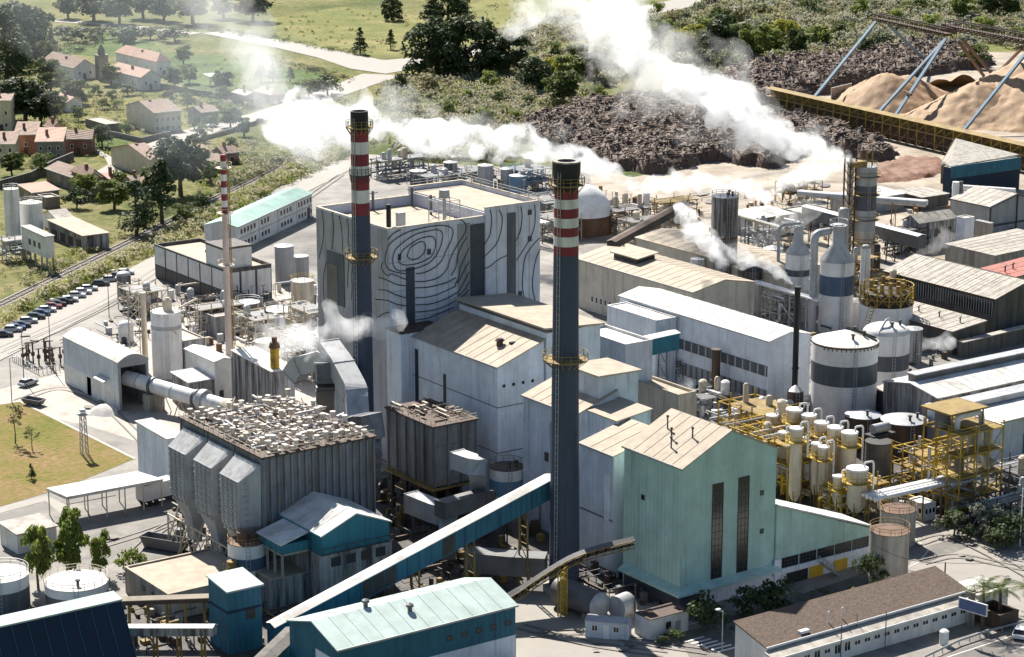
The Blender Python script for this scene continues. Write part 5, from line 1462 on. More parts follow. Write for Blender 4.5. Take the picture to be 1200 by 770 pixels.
pole('slim dark post at the corner of the car park road, left of the kiln shed', 60, 432, 352, arm=.5)
pole('slim grey post on the car park road below the parked cars', 28, 446, 380)
pole('tall slim post by the car park road above the grey lamp posts', 128, 372, 318, arm=.9)
# transformer yard
ty = T('transformer_yard', 'small fenced switchyard with dark transformer posts, left of the kiln shed', 'switchyard', (*at(60, 432), 0))
mb = MB(); random.seed(3)
for i in range(16):
    x, y = random.uniform(-3, 6), random.uniform(-2, 9); hh = random.uniform(2.5, 5); mb.beam((x, y, 0), (x, y, hh), .25); mb.beam((x - .8, y, hh), (x + .8, y, hh), .15); mb.box(x - .3, y - .3, hh * .4, x + .3, y + .3, hh * .4 + .8)
ty.part('equipment', mb, 'rust_dark', kind='stuff')
mb = MB()
for k in range(14):
    mb.beam((-4, -3 + k, 0), (-4, -3 + k, 1.6), .1); mb.beam((-4 + k * .9, -3, 0), (-4 + k * .9, -3, 1.6), .1)
mb.beam((-4, -3, 1.5), (-4, 10, 1.5), .08); mb.beam((-4, -3, 1.5), (8, -3, 1.5), .08); ty.part('fence', mb, 'galv')
lp_ = T('lime_heap', 'grey white heap of lime outside the kiln shed', 'heap', (*at(122, 484), 0))
mb = MB(); mb.lathe([(3.2, 0), (2.2, .7), (1.0, 1.5), (.02, 1.7)], 18); mb.v = [(v[0] * (1 + .25 * sin(3 * atan2(v[1], v[0]))), v[1], v[2]) for v in mb.v]; lp_.part('heap', mb, 'lime_dust')

# clutter between mast and boiler house: tanks and pipe frames
tank('broad pale tank with white roof in the steam beside the boiler house', 330, 392, 3.6, 5.6, 'cream_steel', ('flat',), 'roof_white', rail='cream_steel')
tank('grey round tank with flat roof in front of the stained old building', 291, 380, 2.7, 5.0, 'dull_duct', ('flat',), 'galv', rail='galv')
tank('tall thin tank with yellow railing against the boiler house wall', 356, 405, 2.4, 14, 'cream_steel', ('flat',), 'roof_white', rail='yellow_steel')
tank('light grey tall storage tank behind the boiler house, left of its lower twin', 334, 331, 2.25, 8.8, 'galv', ('cone', .6), 'galv')
tank('lower light grey storage tank beside the boiler house, right of its taller twin', 353, 327, 1.9, 5.6, 'galv', ('cone', .4), 'galv')
def pipe_frame(label, px, py, nx, ny, nz, dx, dy, dz, m='cream_steel', pm='white_paint', rz=0, seed=1, npipe=18, vessels=4, vm='cream_steel', name='pipe_rack'):
    """Open steel frame full of pipes and small vessels."""
    random.seed(seed)
    t = T(name, label, 'pipework', (*at(px, py), 0), rz)
    for i in range(nx + 1):
        for j in range(ny + 1):
            if 0 < i < nx and 0 < j < ny: continue
            mb = MB(); mb.beam((i * dx, j * dy, 0), (i * dx, j * dy, nz * dz + (1.2 if (i + j) % 2 else 0)), .18); t.part('post', mb, m)
    for k in range(1, nz + 1):
        mb = MB(); z = k * dz
        for j in range(ny + 1): mb.beam((0, j * dy, z), (nx * dx, j * dy, z), .18)
        for i in range(nx + 1): mb.beam((i * dx, 0, z), (i * dx, ny * dy, z), .18)
        gm = MB(); gm.box(.1, .1, z + .1, nx * dx - .1, ny * dy * (.45 if k % 2 else .8), z + .15); t.part('grating', gm, 'ochre_steel' if 'yellow' in m or 'ochre' in m else 'dull_duct')
        for p, q in (((0, 0), (nx * dx, 0)), ((0, 0), (0, ny * dy))):
            mb.beam((*p, z + 1.1), (*q, z + 1.1), .07); mb.beam((*p, z + .6), (*q, z + .6), .05)
        t.part('deck', mb, m)
    mb = MB()
    for i in range(nx):
        for k in range(nz):
            if random.random() < .5: mb.beam((i * dx, 0, k * dz), ((i + 1) * dx, 0, (k + 1) * dz), .1)
    for j in range(ny):
        for k in range(nz):
            if random.random() < .5: mb.beam((0, j * dy, k * dz), (0, (j + 1) * dy, (k + 1) * dz), .1)
    if mb.v: t.part('bracing', mb, m)
    W, D_, Hh = nx * dx, ny * dy, nz * dz
    for i in range(npipe):
        z = random.uniform(.5, Hh + .8); x, y = random.uniform(0, W), random.uniform(0, D_); r = random.choice((.1, .14, .2, .28))
        if random.random() < .5: pts = [(-.5, y, z), (x, y, z), (x, y, random.uniform(.2, Hh + 1)), (min(W + .5, x + random.uniform(1, 4)), y, random.uniform(.2, Hh))]
        else: pts = [(x, -.4, z), (x, y, z), (x, y, random.uniform(.2, Hh + 1.5))]
        mb = MB(); mb.tube(bend(pts, .5, 3), r, 7); t.part('pipe', mb, random.choice((pm, pm, m, 'galv')))
    for i in range(vessels):
        z = random.choice([k * dz for k in range(nz + 1)]); x, y = random.uniform(.5, W - .5), random.uniform(.5, D_ - .5); r = random.uniform(.5, min(dx, dy) * .32); hh = random.uniform(1.2, dz * 1.1)
        mb = MB(); mb.lathe([(.02, z), (r, z + .1), (r, z + hh), (r * .6, z + hh + .35), (.02, z + hh + .45)], 14, x, y); t.part('vessel', mb, random.choice((vm, pm, 'galv')))
    return t
pipe_frame('cream pipe frame wrapped in steam between the slender stack and the boiler house', 352, 452, 3, 4, 3, 2.6, 3.0, 3.0, seed=2, npipe=22, vessels=8)
pipe_frame('rusty white pipe frame left of the boiler house, above the large filter', 300, 405, 3, 3, 2, 3, 3.2, 2.6, seed=3, npipe=16, vessels=6)
pipe_frame('pale pipe frame on the dusty yard behind the kiln shed', 160, 372, 3, 3, 2, 2.6, 3, 2.6, seed=4, npipe=12, vessels=5)

# stained old building with dark columns
base, lx, ly = locate(262.5, 317, 8.0, 180.7, 318)
ob = house('stained_building', 'old white building streaked with black grime, dark columns between its panels', IB, base, lx, ly, 8.0, roof=('flat', .7), wall='dark_concrete', roofm='roof_beige', trim='dark_concrete')
for k in range(6):
    y0 = ly * k / 6 + .35; y1 = ly * (k + 1) / 6 - .35
    mb = MB(); mb.box(-.12, y0, 3.4, -.005, y1, 7.7); ob.part('wall_panel', mb, 'render_white')
    mb = MB(); mb.box(-.10, y0, .4, -.005, y1, 3.1); ob.part('wall_panel', mb, 'dark_concrete', label='grimy lower panel')
for k in range(3):
    x0 = lx * k / 3 + .3; x1 = lx * (k + 1) / 3 - .3
    mb = MB(); mb.box(x0, -.12, 1.5, x1, -.005, 7.2); ob.part('wall_panel', mb, 'render_white')
mb = MB(); mb.box(lx * .02, ly * .02, 7.3, lx * .62, ly * .26, 12.8); ob.part('upper_block', mb, 'render_white')
mb = MB(); mb.box(lx * .02 - .15, ly * .02 - .15, 12.5, lx * .62 + .1, ly * .26 + .1, 13.0); ob.part('upper_parapet', mb, 'dark_concrete')
for k in range(3): mb = MB(); mb.box(lx * .4 + k * 1.2, ly * (.45 + .1 * k), 7.3, lx * .4 + k * 1.2 + 1.5, ly * (.45 + .1 * k) + .5, 7.8); ob.part('roof_kerb', mb, 'rust_dark')
# long two storey building with green roof
A0 = at(278, 266.5, 6.2); A1 = at(365.4, 226.6, 6.2); rzg = atan2(A1[1] - A0[1], A1[0] - A0[0]); Lg = hypot(A1[0] - A0[0], A1[1] - A0[1])
gb = house('office_building', 'long two storey white building with pale green roof and rows of small windows', 'building', A0, Lg, 9, 6.2, roof=('gable', 'x', 1.2), wall='render_white', roofm='roof_green', rz=rzg, trim='galv')
mb = MB(); mb.box(0, -.06, 3.0, Lg, -.005, 3.2); gb.part('string_course', mb, 'grey_wall')
for g_, n_ in ((.04, 5), (.30, 3), (.56, 4), (.80, 5)):
    for k in range(n_):
        window(gb, 'R', Lg * g_ + k * 2.0, 4.1, .95, 1.2); window(gb, 'R', Lg * g_ + k * 2.0 + .3, 1.0, .9, 1.1)
door(gb, 'R', Lg * .93, 1.6, 2.8, 'dark_steel')
for k in (.27, .52, .78): mb = MB(); mb.box(Lg * k, -.1, 0, Lg * k + .15, -.005, 6.1); gb.part('downpipe', mb, 'galv')

# ================================================================ behind the boiler house
tank('white dome roofed tank with rusty foot behind the front chimney', 683, 272, 7.4, 5.0, 'rust', ('dome', 7.6), 'white_paint', ladder=False, name='dome_tank')
for k, (px, py, r, h, m) in enumerate(((569, 222, 2.2, 7, 'galv'), (594, 222, 1.8, 6, 'galv'), (607, 226, 2.5, 5, 'sky_blue_paint'), (490, 216, 2.4, 4, 'dull_duct'), (528, 214, 2.0, 6, 'stained_wall'))):
    tank(['grey tank behind the boiler house roof, left of its shorter neighbour', 'shorter grey tank behind the boiler house roof', 'blue grey tank beside the pipe frames behind the boiler house', 'low dark tank behind the mural building, left end', 'weathered upright tank behind the mural building'][k], px, py, r, h, m, ('cone', .5), 'galv')
pipe_frame('grey pipe jungle behind the left end of the boiler house roof', 500, 222, 5, 3, 1, 4, 3.5, 3.4, m='galv', pm='galv', seed=6, npipe=22, vessels=7)
pipe_frame('blue topped pipe frame behind the right end of the boiler house roof', 612, 226, 3, 3, 2, 3.5, 3.5, 3, m='sky_blue_paint', pm='galv', seed=7, npipe=18, vessels=5)
pipe_frame('rusty pipe frame at the foot of the white dome tank', 722, 276, 4, 3, 2, 2.8, 3, 3, m='rust', pm='cream_steel', seed=8, npipe=18, vessels=7)
pipe_frame('ochre pipe frame right of the dome tank below the steaming stacks', 775, 262, 4, 2, 2, 3, 3, 2.6, m='ochre_steel', pm='cream_steel', seed=9, npipe=14, vessels=4)
for k, (px, py, yt, r, m, lb) in enumerate(((743.5, 262, 231, .75, 'rust', 'short orange steaming stack right of the white dome tank'), (757, 264, 226, 1.0, 'white_paint', 'short white steaming stack beside the orange one'))):
    x, y = at(px, py); h = zat(x, y, yt); t = T('short_stack', lb, 'chimney', (x, y, 0)); mb = MB(); mb.cyl((0, 0, 0), (0, 0, h), r, r * .9, 14); t.part('shaft', mb, m); mb = MB(); mb.cyl((0, 0, h * .5), (0, 0, h * .5 + .3), r + .3, n=14); t.part('collar', mb, 'galv')
bhall = bld('beige_hall', 'broad beige hall with sunlit roof and raised lantern, behind the front chimney', IB, 812, 343, 11.0, 674, 905, Lx=17, wall='beige_wall', roofm='roof_beige', roof=('gable', 'y', 1.6), trim='grey_wall')
mb = MB(); mb.box(4.5, bhall.Ly * .60, 11.5, 9.5, bhall.Ly * .80, 13.4); bhall.part('lantern_wall', mb, 'dark_steel'); mb = MB(); mb.slab([(4, bhall.Ly * .58, 13.4), (10, bhall.Ly * .58, 14.2), (10, bhall.Ly * .82, 14.2), (4, bhall.Ly * .82, 13.4)], .25); bhall.part('lantern_roof', mb, 'roof_beige')
for k in range(9): window(bhall, 'L', bhall.Ly * .52 + k * 1.6, 2.2, 1.0, 1.5, 'frame_white')
for k in range(6): window(bhall, 'L', bhall.Ly * .30 + k * 1.6, 2.2, 1.0, 1.5, 'frame_white')
bld('beige_hall', 'second beige roofed hall behind the lantern hall, partly in steam', IB, 905, 322, 9.0, 745, 980, Lx=16, wall='beige_wall', roofm='roof_beige', roof=('gable', 'y', 1.2))
gallery('conveyor_gallery', 'dark low conveyor crossing behind the beige halls', P3(716, 292, 6), P3(800, 246, 9), 2.2, 1.8, 'dark_steel', 'rust_dark', supports=4)
gallery('conveyor_gallery', 'grey enclosed conveyor running across the yard behind the conical silos', P3(1080, 291, 5.5), P3(944, 255, 5.5), 2.6, 3.0, 'dull_duct', 'galv', supports=6, supm='dark_steel')
def pipe_bridge(label, p, q, rs, m='galv', sup=5, sm='dull_duct', gap=.9, grp=None):
    p = Vector(p); q = Vector(q); d = q - p; L_ = d.length; rz = atan2(d.y, d.x)
    t = T('pipe_bridge', label, 'pipes', (p.x, p.y, 0), rz, grp)
    for i, r in enumerate(rs):
        y = (i - (len(rs) - 1) / 2) * gap; mb = MB(); mb.cyl((0, y, p.z), (hypot(d.x, d.y), y, q.z), r, n=12); t.part('pipe', mb, m if i % 2 == 0 else 'white_paint')
    w = len(rs) * gap / 2 + .2
    for k in range(sup):
        x = hypot(d.x, d.y) * (k + .5) / sup; z = p.z + (q.z - p.z) * (k + .5) / sup
        mb = MB(); mb.beam((x, -w, 0), (x, -w, z), .2); mb.beam((x, w, 0), (x, w, z), .2); mb.beam((x, -w, z - max(rs) - .1), (x, w, z - max(rs) - .1), .2); mb.beam((x, -w, 0), (x, w, z * .7), .1)
        t.part('support', mb, sm)
    return t
pipe_bridge('pair of fat grey pipes crossing high behind the column tower', P3(936, 226, 8), P3(1086, 238, 8), [.9, .7], 'galv', 6, 'ochre_steel', 1.8)
pipe_bridge('fat pale pipe from the white stack to the blue hopper building', P3(1116, 219, 8), P3(1190, 224, 8), [.8], 'white_paint', 3)
pipe_bridge('inclined pipe bridge beside the rusty grey tower', P3(862, 252, 12), P3(918, 268, 10), [.35, .35], 'cream_steel', 2)
pipe_bridge('twin white pipes running below the big banded tank', P3(858, 481, 4.5), P3(952, 466, 4.5), [.55, .45], 'white_paint', 4, 'galv', 1.3)
pipe_bridge('bundle of long white pipes on yellow posts at the right', P3(1018, 583, 5.5), P3(1124, 559, 5.5), [.4, .35, .45, .3], 'white_paint', 5, 'ochre_steel', .95)

# white gabled hall
base, lx, ly = locate(901.5, 400.6, 14, 726, 950)
wg = house('white_gable_hall', 'long white hall with bright low gable roof, strip windows along the side', IB, base, lx, ly, 14, roof=('gable', 'y', 1.1), wall='white_wall', roofm='roof_white', trim='galv')
mb = MB(); mb.box(-.14, .3, 7.2, -.005, ly - 12, 9.2); wg.part('window_strip', mb, 'band_grey')
for k in range(15): mb = MB(); y = .5 + (ly - 13) * k / 15; mb.box(-.2, y, 7.25, -.145, y + .35, 9.15); wg.part('mullion', mb, 'galv')
mb = MB(); mb.box(-.14, .3, 2.2, -.005, ly - 8, 4.6); wg.part('window_strip', mb, 'grey_wall')
for k in range(22): mb = MB(); y = .5 + (ly - 9) * k / 22; mb.box(-.2, y, 2.25, -.145, y + .5, 4.55); wg.part('mullion', mb, 'dull_duct')
mb = MB(); mb.box(lx * .42, ly * .06, 14.75, lx * .46, ly * .72, 15.0); wg.part('roof_ridge_strip', mb, 'dull_duct')
anb = bld('hall_annex', 'white box annex in front of the gabled white hall, above the teal footbridge', IB, 769, 376, 13.4, 711.5, 790, Lx=5.0, wall='white_wall', roofm='roof_white', roof=('flat', .1))
gallery('footbridge', 'teal enclosed footbridge between the pale blank block and the white hall', P3(733, 421, 10.5), P3(791, 408, 10.5), 2.4, 3.2, 'teal_wall', 'white_paint', cat='footbridge', supports=2, supm='dull_duct')
for k, (px, py, yt, r, m, lb) in enumerate(((838, 470, 411, .85, 'rust_dark', 'rusty brown vertical pipe against the side of the white hall'), (930, 494, 338, .55, 'soot_black', 'slim black stack puffing steam at the end of the white hall'),
                                            (894, 476, 455, .5, 'rust', 'short rusty pipe at the corner of the white hall'), (858, 470, 455, .6, 'dark_steel', 'short dark vent at the foot of the white hall'))):
    x, y = at(px, py); h = zat(x, y, yt); t = T('vent_stack', lb, 'chimney', (x, y, 0)); mb = MB(); mb.cyl((0, 0, 0), (0, 0, h), r, n=14); t.part('shaft', mb, m); mb = MB(); mb.cyl((0, 0, h), (0, 0, h + .35), r * 1.2, n=14); mb.cyl((0, 0, h * .4), (0, 0, h * .4 + .3), r * 1.25, n=14); t.part('collar', mb, m)
tank('rust brown round vessel below the slim black stack', 931, 497, 1.5, 6.5, 'rust_dark', ('cone', 1.0), 'galv')
pipe_frame('white pipe tangle between the blank wall block and the yellow evaporators', 800, 492, 4, 2, 1, 3.2, 3.2, 3.0, m='galv', pm='white_paint', seed=11, npipe=30, vessels=5)
pipe_frame('dark pipe frame in the gap below the white hall', 800, 452, 5, 1, 1, 4, 3, 4, m='dull_duct', pm='galv', seed=12, npipe=16, vessels=2)

# silos and towers in the right middle
tank('tall rusty grey tower tank with dark streaked sides and cluttered top', 847, 352, 3.0, 24.0, 'stained_wall', ('flat',), 'galv', [(14.5, 15.0, 'rust_dark')], rail='dull_duct', vents=3, name='tower', cat='tower')
tank('slim white tower beside the rusty grey tower tank', 817, 346, 1.65, 8.5, 'white_paint', ('flat',), 'galv', name='tower', cat='tower')
tank('white tank with sooty dark top, right of the rusty grey tower', 878, 364, 2.75, 9.5, 'white_paint', ('dome', .9), 'dark_steel', [(7.4, 9.45, 'dark_concrete')])
def bottle_silo(label, px, py, r, h, hc, rn, hn, bands):
    t = tank(label, px, py, r, h, 'white_paint', ('flat',), 'galv', bands, name='silo', cat='silo')
    mb = MB(); mb.lathe([(r + .06, h - .05), (r + .06, h + .05), (rn, h + hc), (rn, h + hc + hn), (.02, h + hc + hn + .2)], 28); t.part('cone', mb, 'galv')
    mb = MB(); z = h + hc + hn
    for k in range(10): a = k * pi / 5; mb.beam((rn * 1.5 * cos(a), rn * 1.5 * sin(a), z - .3), (rn * 1.5 * cos(a), rn * 1.5 * sin(a), z + .9), .08)
    mb.lathe([(rn, z - .5), (rn * 1.5, z - .35), (rn * 1.5, z - .2), (rn, z - .2)], 16); mb.ring(0, 0, z + .9, rn * 1.5, .06, 16); t.part('top_platform', mb, 'galv')
    return t
bottle_silo('white bottle shaped silo with wide dark band and conical shoulder, right of the thick pipe', 978.5, 388, 3.65, 15.6, 3.6, 1.25, 4.2, [(8.4, 12.6, 'band_blue')])
bottle_silo('narrower white bottle shaped silo with thin grey band, left of the thick pipe', 933, 375, 2.7, 15.0, 2.6, 1.05, 3.4, [(10.2, 11.6, 'band_grey'), (0, 5.5, 'galv')])
def bent_pipe(label, pts, r, m, name='bent_pipe', rad=1.6):
    p0 = pts[0]; t = T(name, label, 'pipe', (p0[0], p0[1], 0)); mb = MB(); L_ = bend([(p[0] - p0[0], p[1] - p0[1], p[2]) for p in pts], rad, 6); mb.tube(L_, r, 12); t.part('pipe', mb, m)
    fl = MB()
    for z in np.arange(3, pts[1][2] - 1.5, 4.5): fl.cyl((0, 0, z), (0, 0, z + .15), r * 1.14, n=12)
    if fl.v: t.pieces('flange', fl, m)
    return t
bx_, by_ = at(951, 392); h_ = zat(bx_, by_, 274); b2 = at(972, 271, h_)
bent_pipe('thick grey pipe bending over at the top, between the two bottle shaped silos', [(bx_, by_, 0), (bx_, by_, h_), (b2[0], b2[1], h_)], .85, 'galv')
bx_, by_ = at(910.5, 358); h_ = zat(bx_, by_, 264); b2 = at(938, 262, h_)
bent_pipe('thin grey pipe arching left of the narrower bottle shaped silo', [(bx_, by_, 0), (bx_, by_, h_), (b2[0], b2[1], h_)], .38, 'galv')
ct = tank('tall column tower of grey bands with yellow platforms, taller than the bottle silos', 1011, 312, 2.65, 24.5, 'galv', ('flat',), 'galv', [(14, 20, 'band_grey'), (4, 9, 'cream_steel')], rail='ochre_steel', name='tower', cat='tower')
mb = MB()
for z in (6, 11.5, 17.5, 22): mb.lathe([(2.66, z), (3.6, z + .1), (3.6, z + .22), (2.66, z + .22)], 20); mb.ring(0, 0, z + 1.2, 3.6, .08, 20)
ct.pieces('platform', mb, 'ochre_steel')
mb = MB()
for dx, dy in ((-5.2, 0), (-5.2, 2.0), (-3.4, 0), (-3.4, 2.0)): mb.beam((dx, dy, 0), (dx, dy, 27), .3)
for k in range(12):
    mb.beam((-5.2, 0, k * 2.2), (-3.4, 0, k * 2.2 + 2.2), .14); mb.beam((-5.2, 0, k * 2.2), (-5.2, 2, k * 2.2 + 2.2), .14); mb.beam((-5.2, 0, k * 2.2 + 2.2), (-3.4, 0, k * 2.2 + 2.2), .16)
ct.part('lattice_leg', mb, 'rust_dark')
mb = MB(); mb.cyl((-4.3, .9, 0), (-4.3, .9, 26), .8, n=12); ct.part('side_pipe', mb, 'cream_steel')
mb = MB(); mb.box(-4.6, -1.2, 24.6, -1, 1.2, 26); mb.beam((0, 0, 24.5), (0, 0, 28.5), .3); mb.beam((-1, 1, 24.5), (-1, 1, 27.5), .25); mb.beam((1.4, -.5, 24.5), (1.4, -.5, 29), .25); ct.part('head_gear', mb, 'ochre_steel')
# yellow framed white tank
yt_ = tank('wide white tank topped by a yellow steel ring frame, behind the big banded tank', 1037, 398, 5.6, 8.0, 'white_paint', ('flat',), 'rust_dark', ladder=False)
mb = MB()
for k in range(14):
    a = 2 * pi * k / 14; b = 2 * pi * (k + 1) / 14; p = (5.6 * cos(a), 5.6 * sin(a)); q = (5.6 * cos(b), 5.6 * sin(b))
    mb.beam((*p, 8), (*p, 12), .18); mb.beam((*p, 8.2), (*q, 11), .1); mb.beam((*q, 8.2), (*p, 11), .1)
for z in (9.5, 11, 12): mb.ring(0, 0, z, 5.6, .11, 28)
yt_.part('ring_frame', mb, 'yellow_steel')
mb = MB(); mb.lathe([(4.6, 8.1), (4.8, 10.4), (2.0, 11.2), (.02, 11.4)], 20); yt_.part('machinery', mb, 'dark_steel')
mb = MB()
for k in range(12): a = k * .52; mb.cyl((3.4 * cos(a), 3.4 * sin(a), 10.5), (3.4 * cos(a), 3.4 * sin(a), 12.2 + k % 3 * .4), .45, n=8)
yt_.part('valve', mb, 'ochre_steel')
mb = MB()
for k in range(12): mb.beam((-6.0 - k * .28, -2.8, 8 - k * .62), (-6.0 - k * .28, -1.6, 8 - k * .62), .25, .08)
mb.beam((-6, -2.9, 8.8), (-9.3, -2.9, 1.6), .1); mb.beam((-6, -1.5, 8.8), (-9.3, -1.5, 1.6), .1); yt_.part('stair', mb, 'yellow_steel')
# big banded tanks
base = at(987, 497)
big = tank('big white tank with wide grey band and stained rim, in the right middle', 0, 0, 6.05, 16.0, 'white_paint', ('cone', 2.0), 'roof_white', [(8.6, 12.4, 'band_grey'), (15.6, 15.95, 'rust')], vents=3, base=base)
mb = MB()
for k in range(20): a = 3.3 + k * .14; mb.beam((6.1 * cos(a), 6.1 * sin(a), 15.2), (6.1 * cos(a), 6.1 * sin(a), 15.6), .14)
big.pieces('rim_bracket', mb, 'rust')
mb = MB()
for a in (-.9, -.5, .1): mb.tube([(5.8 * cos(a), 5.8 * sin(a), 16.3), (3.4 * cos(a + .2), 3.4 * sin(a + .2), 17.15), (1.2 * cos(a + .5), 1.2 * sin(a + .5), 17.9)], .17, 7)
big.part('roof_pipe', mb, 'dark_steel')
b2_ = tank('second white tank with grey band, half hidden behind the big banded tank', 1036, 462, 4.5, 12.6, 'white_paint', ('dome', 1.6), 'roof_white', [(5.6, 8.6, 'band_grey')], vents=2)
mb = MB(); mb.tube(bend([(-4.0, -1.8, 12.8), (-1.2, -1, 15.2), (.2, -.6, 15.2), (.4, -.6, 13.6)], .6, 4), .22, 8); b2_.part('roof_pipe', mb, 'galv')
tank('rusty round dark tank with pale lid, right of its smaller twin', 1058, 532, 4.1, 6.4, 'rust_dark', ('cone', .7), 'galv', vents=2)
tank('smaller dark round tank with pale lid, beside the rusty one', 1010, 525, 3.2, 6.2, 'rust_dark', ('cone', .6), 'galv', vents=1)
tank('dark upright tank below the small grey drum', 1028, 566, 2.3, 7.4, 'dull_duct', ('flat',), 'dark_steel', ladder=False)
dr = T('drum', 'small grey horizontal drum on a platform beside the dark tanks', 'vessel', (*at(1020, 560), 0)); mb = MB(); mb.cyl((0, 0, 8.6), (3.6, 0, 8.6), .85, n=16); dr.part('shell', mb, 'galv'); mb = MB(); mb.box(-.8, -1.2, 7.5, 4.4, 1.2, 7.7)
for x in (-.6, 4.2):
    for y in (-1, 1): mb.beam((x, y, 0), (x, y, 7.5), .2)
dr.part('stand', mb, 'dark_steel')

# yellow evaporator plant
EV = [(931, 479, 1.35, 13.5), (948, 485.5, 1.25, 13), (963, 494.5, 1.15, 13), (979, 500, 1.25, 13), (996, 506, 1.3, 13), (933.6, 501, 1.05, 14.5), (905, 486, 1.0, 11), (965.5, 523, .85, 11), (957, 519, .8, 11), (982.7, 557, .9, 7.5), (1005, 548, 1.7, 9.5), (918, 506, .8, 11), (944, 512, .7, 10)]
EL = ['first evaporator vessel of the back row, nearest the twin white pipes', 'second evaporator vessel of the back row counted from the twin white pipes', 'middle evaporator vessel of the back row of five', 'fourth evaporator vessel of the back row, next to the last', 'last evaporator vessel of the back row, nearest the dark round tanks',
      'tall slim white column standing in front of the evaporator back row', 'short pale vessel at the far left of the yellow evaporator plant', 'right one of two small vessels close together amid the evaporators', 'left one of two small vessels close together amid the evaporators', 'small white capped pot on the lower yellow platform', 'big pale vessel with curved white pipe at the front of the evaporators', 'knobbly white vessel left of the slim column', 'small vessel tucked behind the slim white column']
for (px, py, r, h), lb in zip(EV, EL):
    x, y = at(px, py, h); t = T('evaporator_vessel', lb, 'vessel', (x, y, 0), 0, 'vessels of the yellow evaporator plant')
    mb = MB(); mb.lathe([(.02, 2.0), (r * .5, 2.2), (r * .93, 3.4), (r * .93, h - 2.2), (r, h - 2.0), (r, h - .25), (.02, h - .05)], 18); t.part('shell', mb, 'cream_steel')
    mb = MB(); mb.lathe([(r + .1, h - .3), (r + .1, h), (.02, h + .12)], 18); t.part('lid', mb, 'white_paint')
    mb = MB(); z = h - 2.4; mb.lathe([(r, z), (r + .75, z + .05), (r + .75, z + .17), (r, z + .17)], 16); mb.ring(0, 0, z + 1.1, r + .72, .06, 16); mb.ring(0, 0, z + .6, r + .72, .05, 16)
    for k in range(8): a = k * pi / 4; mb.beam(((r + .72) * cos(a), (r + .72) * sin(a), z), ((r + .72) * cos(a), (r + .72) * sin(a), z + 1.1), .07)
    t.part('platform', mb, 'yellow_steel')
    mb = MB()
    for k in range(4): a = k * pi / 2 + .6; mb.beam((r * .9 * cos(a), r * .9 * sin(a), 0), (r * .9 * cos(a), r * .9 * sin(a), 4), .16)
    t.part('leg', mb, 'ochre_steel')
    mb = MB(); mb.tube(bend([(r * .6, -r * .3, h), (r * .6, -r * .3, h + .8), (r + 1.0, -r * .5, h + .8), (r + 1.0, -r * .5, h - 5)], .5, 4), .17, 7); t.part('pipe', mb, 'white_paint')
pipe_frame('yellow steel platforms and stairs carrying the row of evaporators', 922, 590, 4, 5, 3, 3.0, 3.4, 3.2, m='yellow_steel', pm='cream_steel', seed=21, npipe=44, vessels=8, name='steel_platform')
pipe_frame('lower yellow platform with handrails in front of the big pale vessel', 985, 612, 4, 2, 2, 2.6, 2.6, 2.4, m='yellow_steel', pm='cream_steel', seed=22, npipe=26, vessels=5, name='steel_platform')
pipe_frame('low yellow platform with small valves, left of the evaporator row', 893, 540, 3, 4, 2, 2.8, 3, 4.0, m='yellow_steel', pm='cream_steel', seed=25, npipe=20, vessels=5, name='steel_platform')
pipe_frame('tall yellow frame with roofed top deck and looped white pipe, at the right', 1122, 612, 3, 3, 4, 3.2, 2.8, 3.6, m='yellow_steel', pm='galv', seed=23, npipe=26, vessels=5, name='steel_platform', vm='dull_duct')
fx_, fy_ = at(1122, 612)
tr_ = T('frame_roof', 'ochre flat roof sheet above the tall yellow frame, with white pipe loop', 'roof', (fx_, fy_, 0)); mb = MB(); mb.slab([(-.6, 2.0, 17.6), (8.0, 2.0, 17.6), (8.0, 8.8, 17.6), (-.6, 8.8, 17.6)], .3)
for x in (.2, 7.2):
    for y in (2.4, 8.2): mb.beam((x, y, 14.4), (x, y, 17.4), .2)
tr_.part('sheet', mb, 'ochre_steel'); mb = MB(); mb.tube(bend([(2, 3, 14.4), (2, 3, 16.6), (7.6, 3, 16.6), (7.6, 3, 10), (7.6, 1, 7)], 1.4, 6), .5, 10); tr_.part('pipe', mb, 'white_paint')
mb = MB(); mb.cyl((1.2, 5.5, 14.6), (1.2, 5.5, 17.2), 1.3, n=14); tr_.part('cooler', mb, 'dull_duct')
pipe_frame('yellow stair tower between the dark tanks and the tall yellow frame', 1082, 590, 3, 3, 3, 2.6, 2.6, 2.6, m='yellow_steel', pm='galv', seed=24, npipe=14, vessels=2, name='steel_platform')
pipe_frame('tangle of dark pipes and frames below the tall yellow frame', 1150, 630, 5, 2, 1, 3.2, 2.6, 4.6, m='dark_steel', pm='galv', seed=26, npipe=26, vessels=3)
pipe_frame('white and orange pipe tangle at the right picture edge', 1196, 600, 4, 3, 2, 3.0, 2.8, 3, m='dull_duct', pm='white_paint', seed=27, npipe=24, vessels=3)
# round tanks and booth by the mint annex
tank('pale concrete round tank with rust red top, right of the mint annex', 1040, 684, 2.95, 8.4, 'concrete', ('flat',), 'rust', rail='ochre_steel')
tank('rust topped round tank behind the pale concrete one', 1051, 636, 2.8, 5.6, 'concrete', ('flat',), 'rust', rail='ochre_steel')
gh = bld('guard_booth', 'small white guard booth with flat roof and dark windows, by the sunny street', 'booth', 1083, 592, 2.8, 1064, 1097, wall='render_white', roofm='roof_white', roof=('flat', .1))
for k in range(3): window(gh, 'L', gh.Ly * (.12 + .28 * k), 1.1, .8, 1.0, 'frame_white'); window(gh, 'R', gh.Lx * (.08 + .3 * k), 1.1, .7, 1.0, 'frame_white')

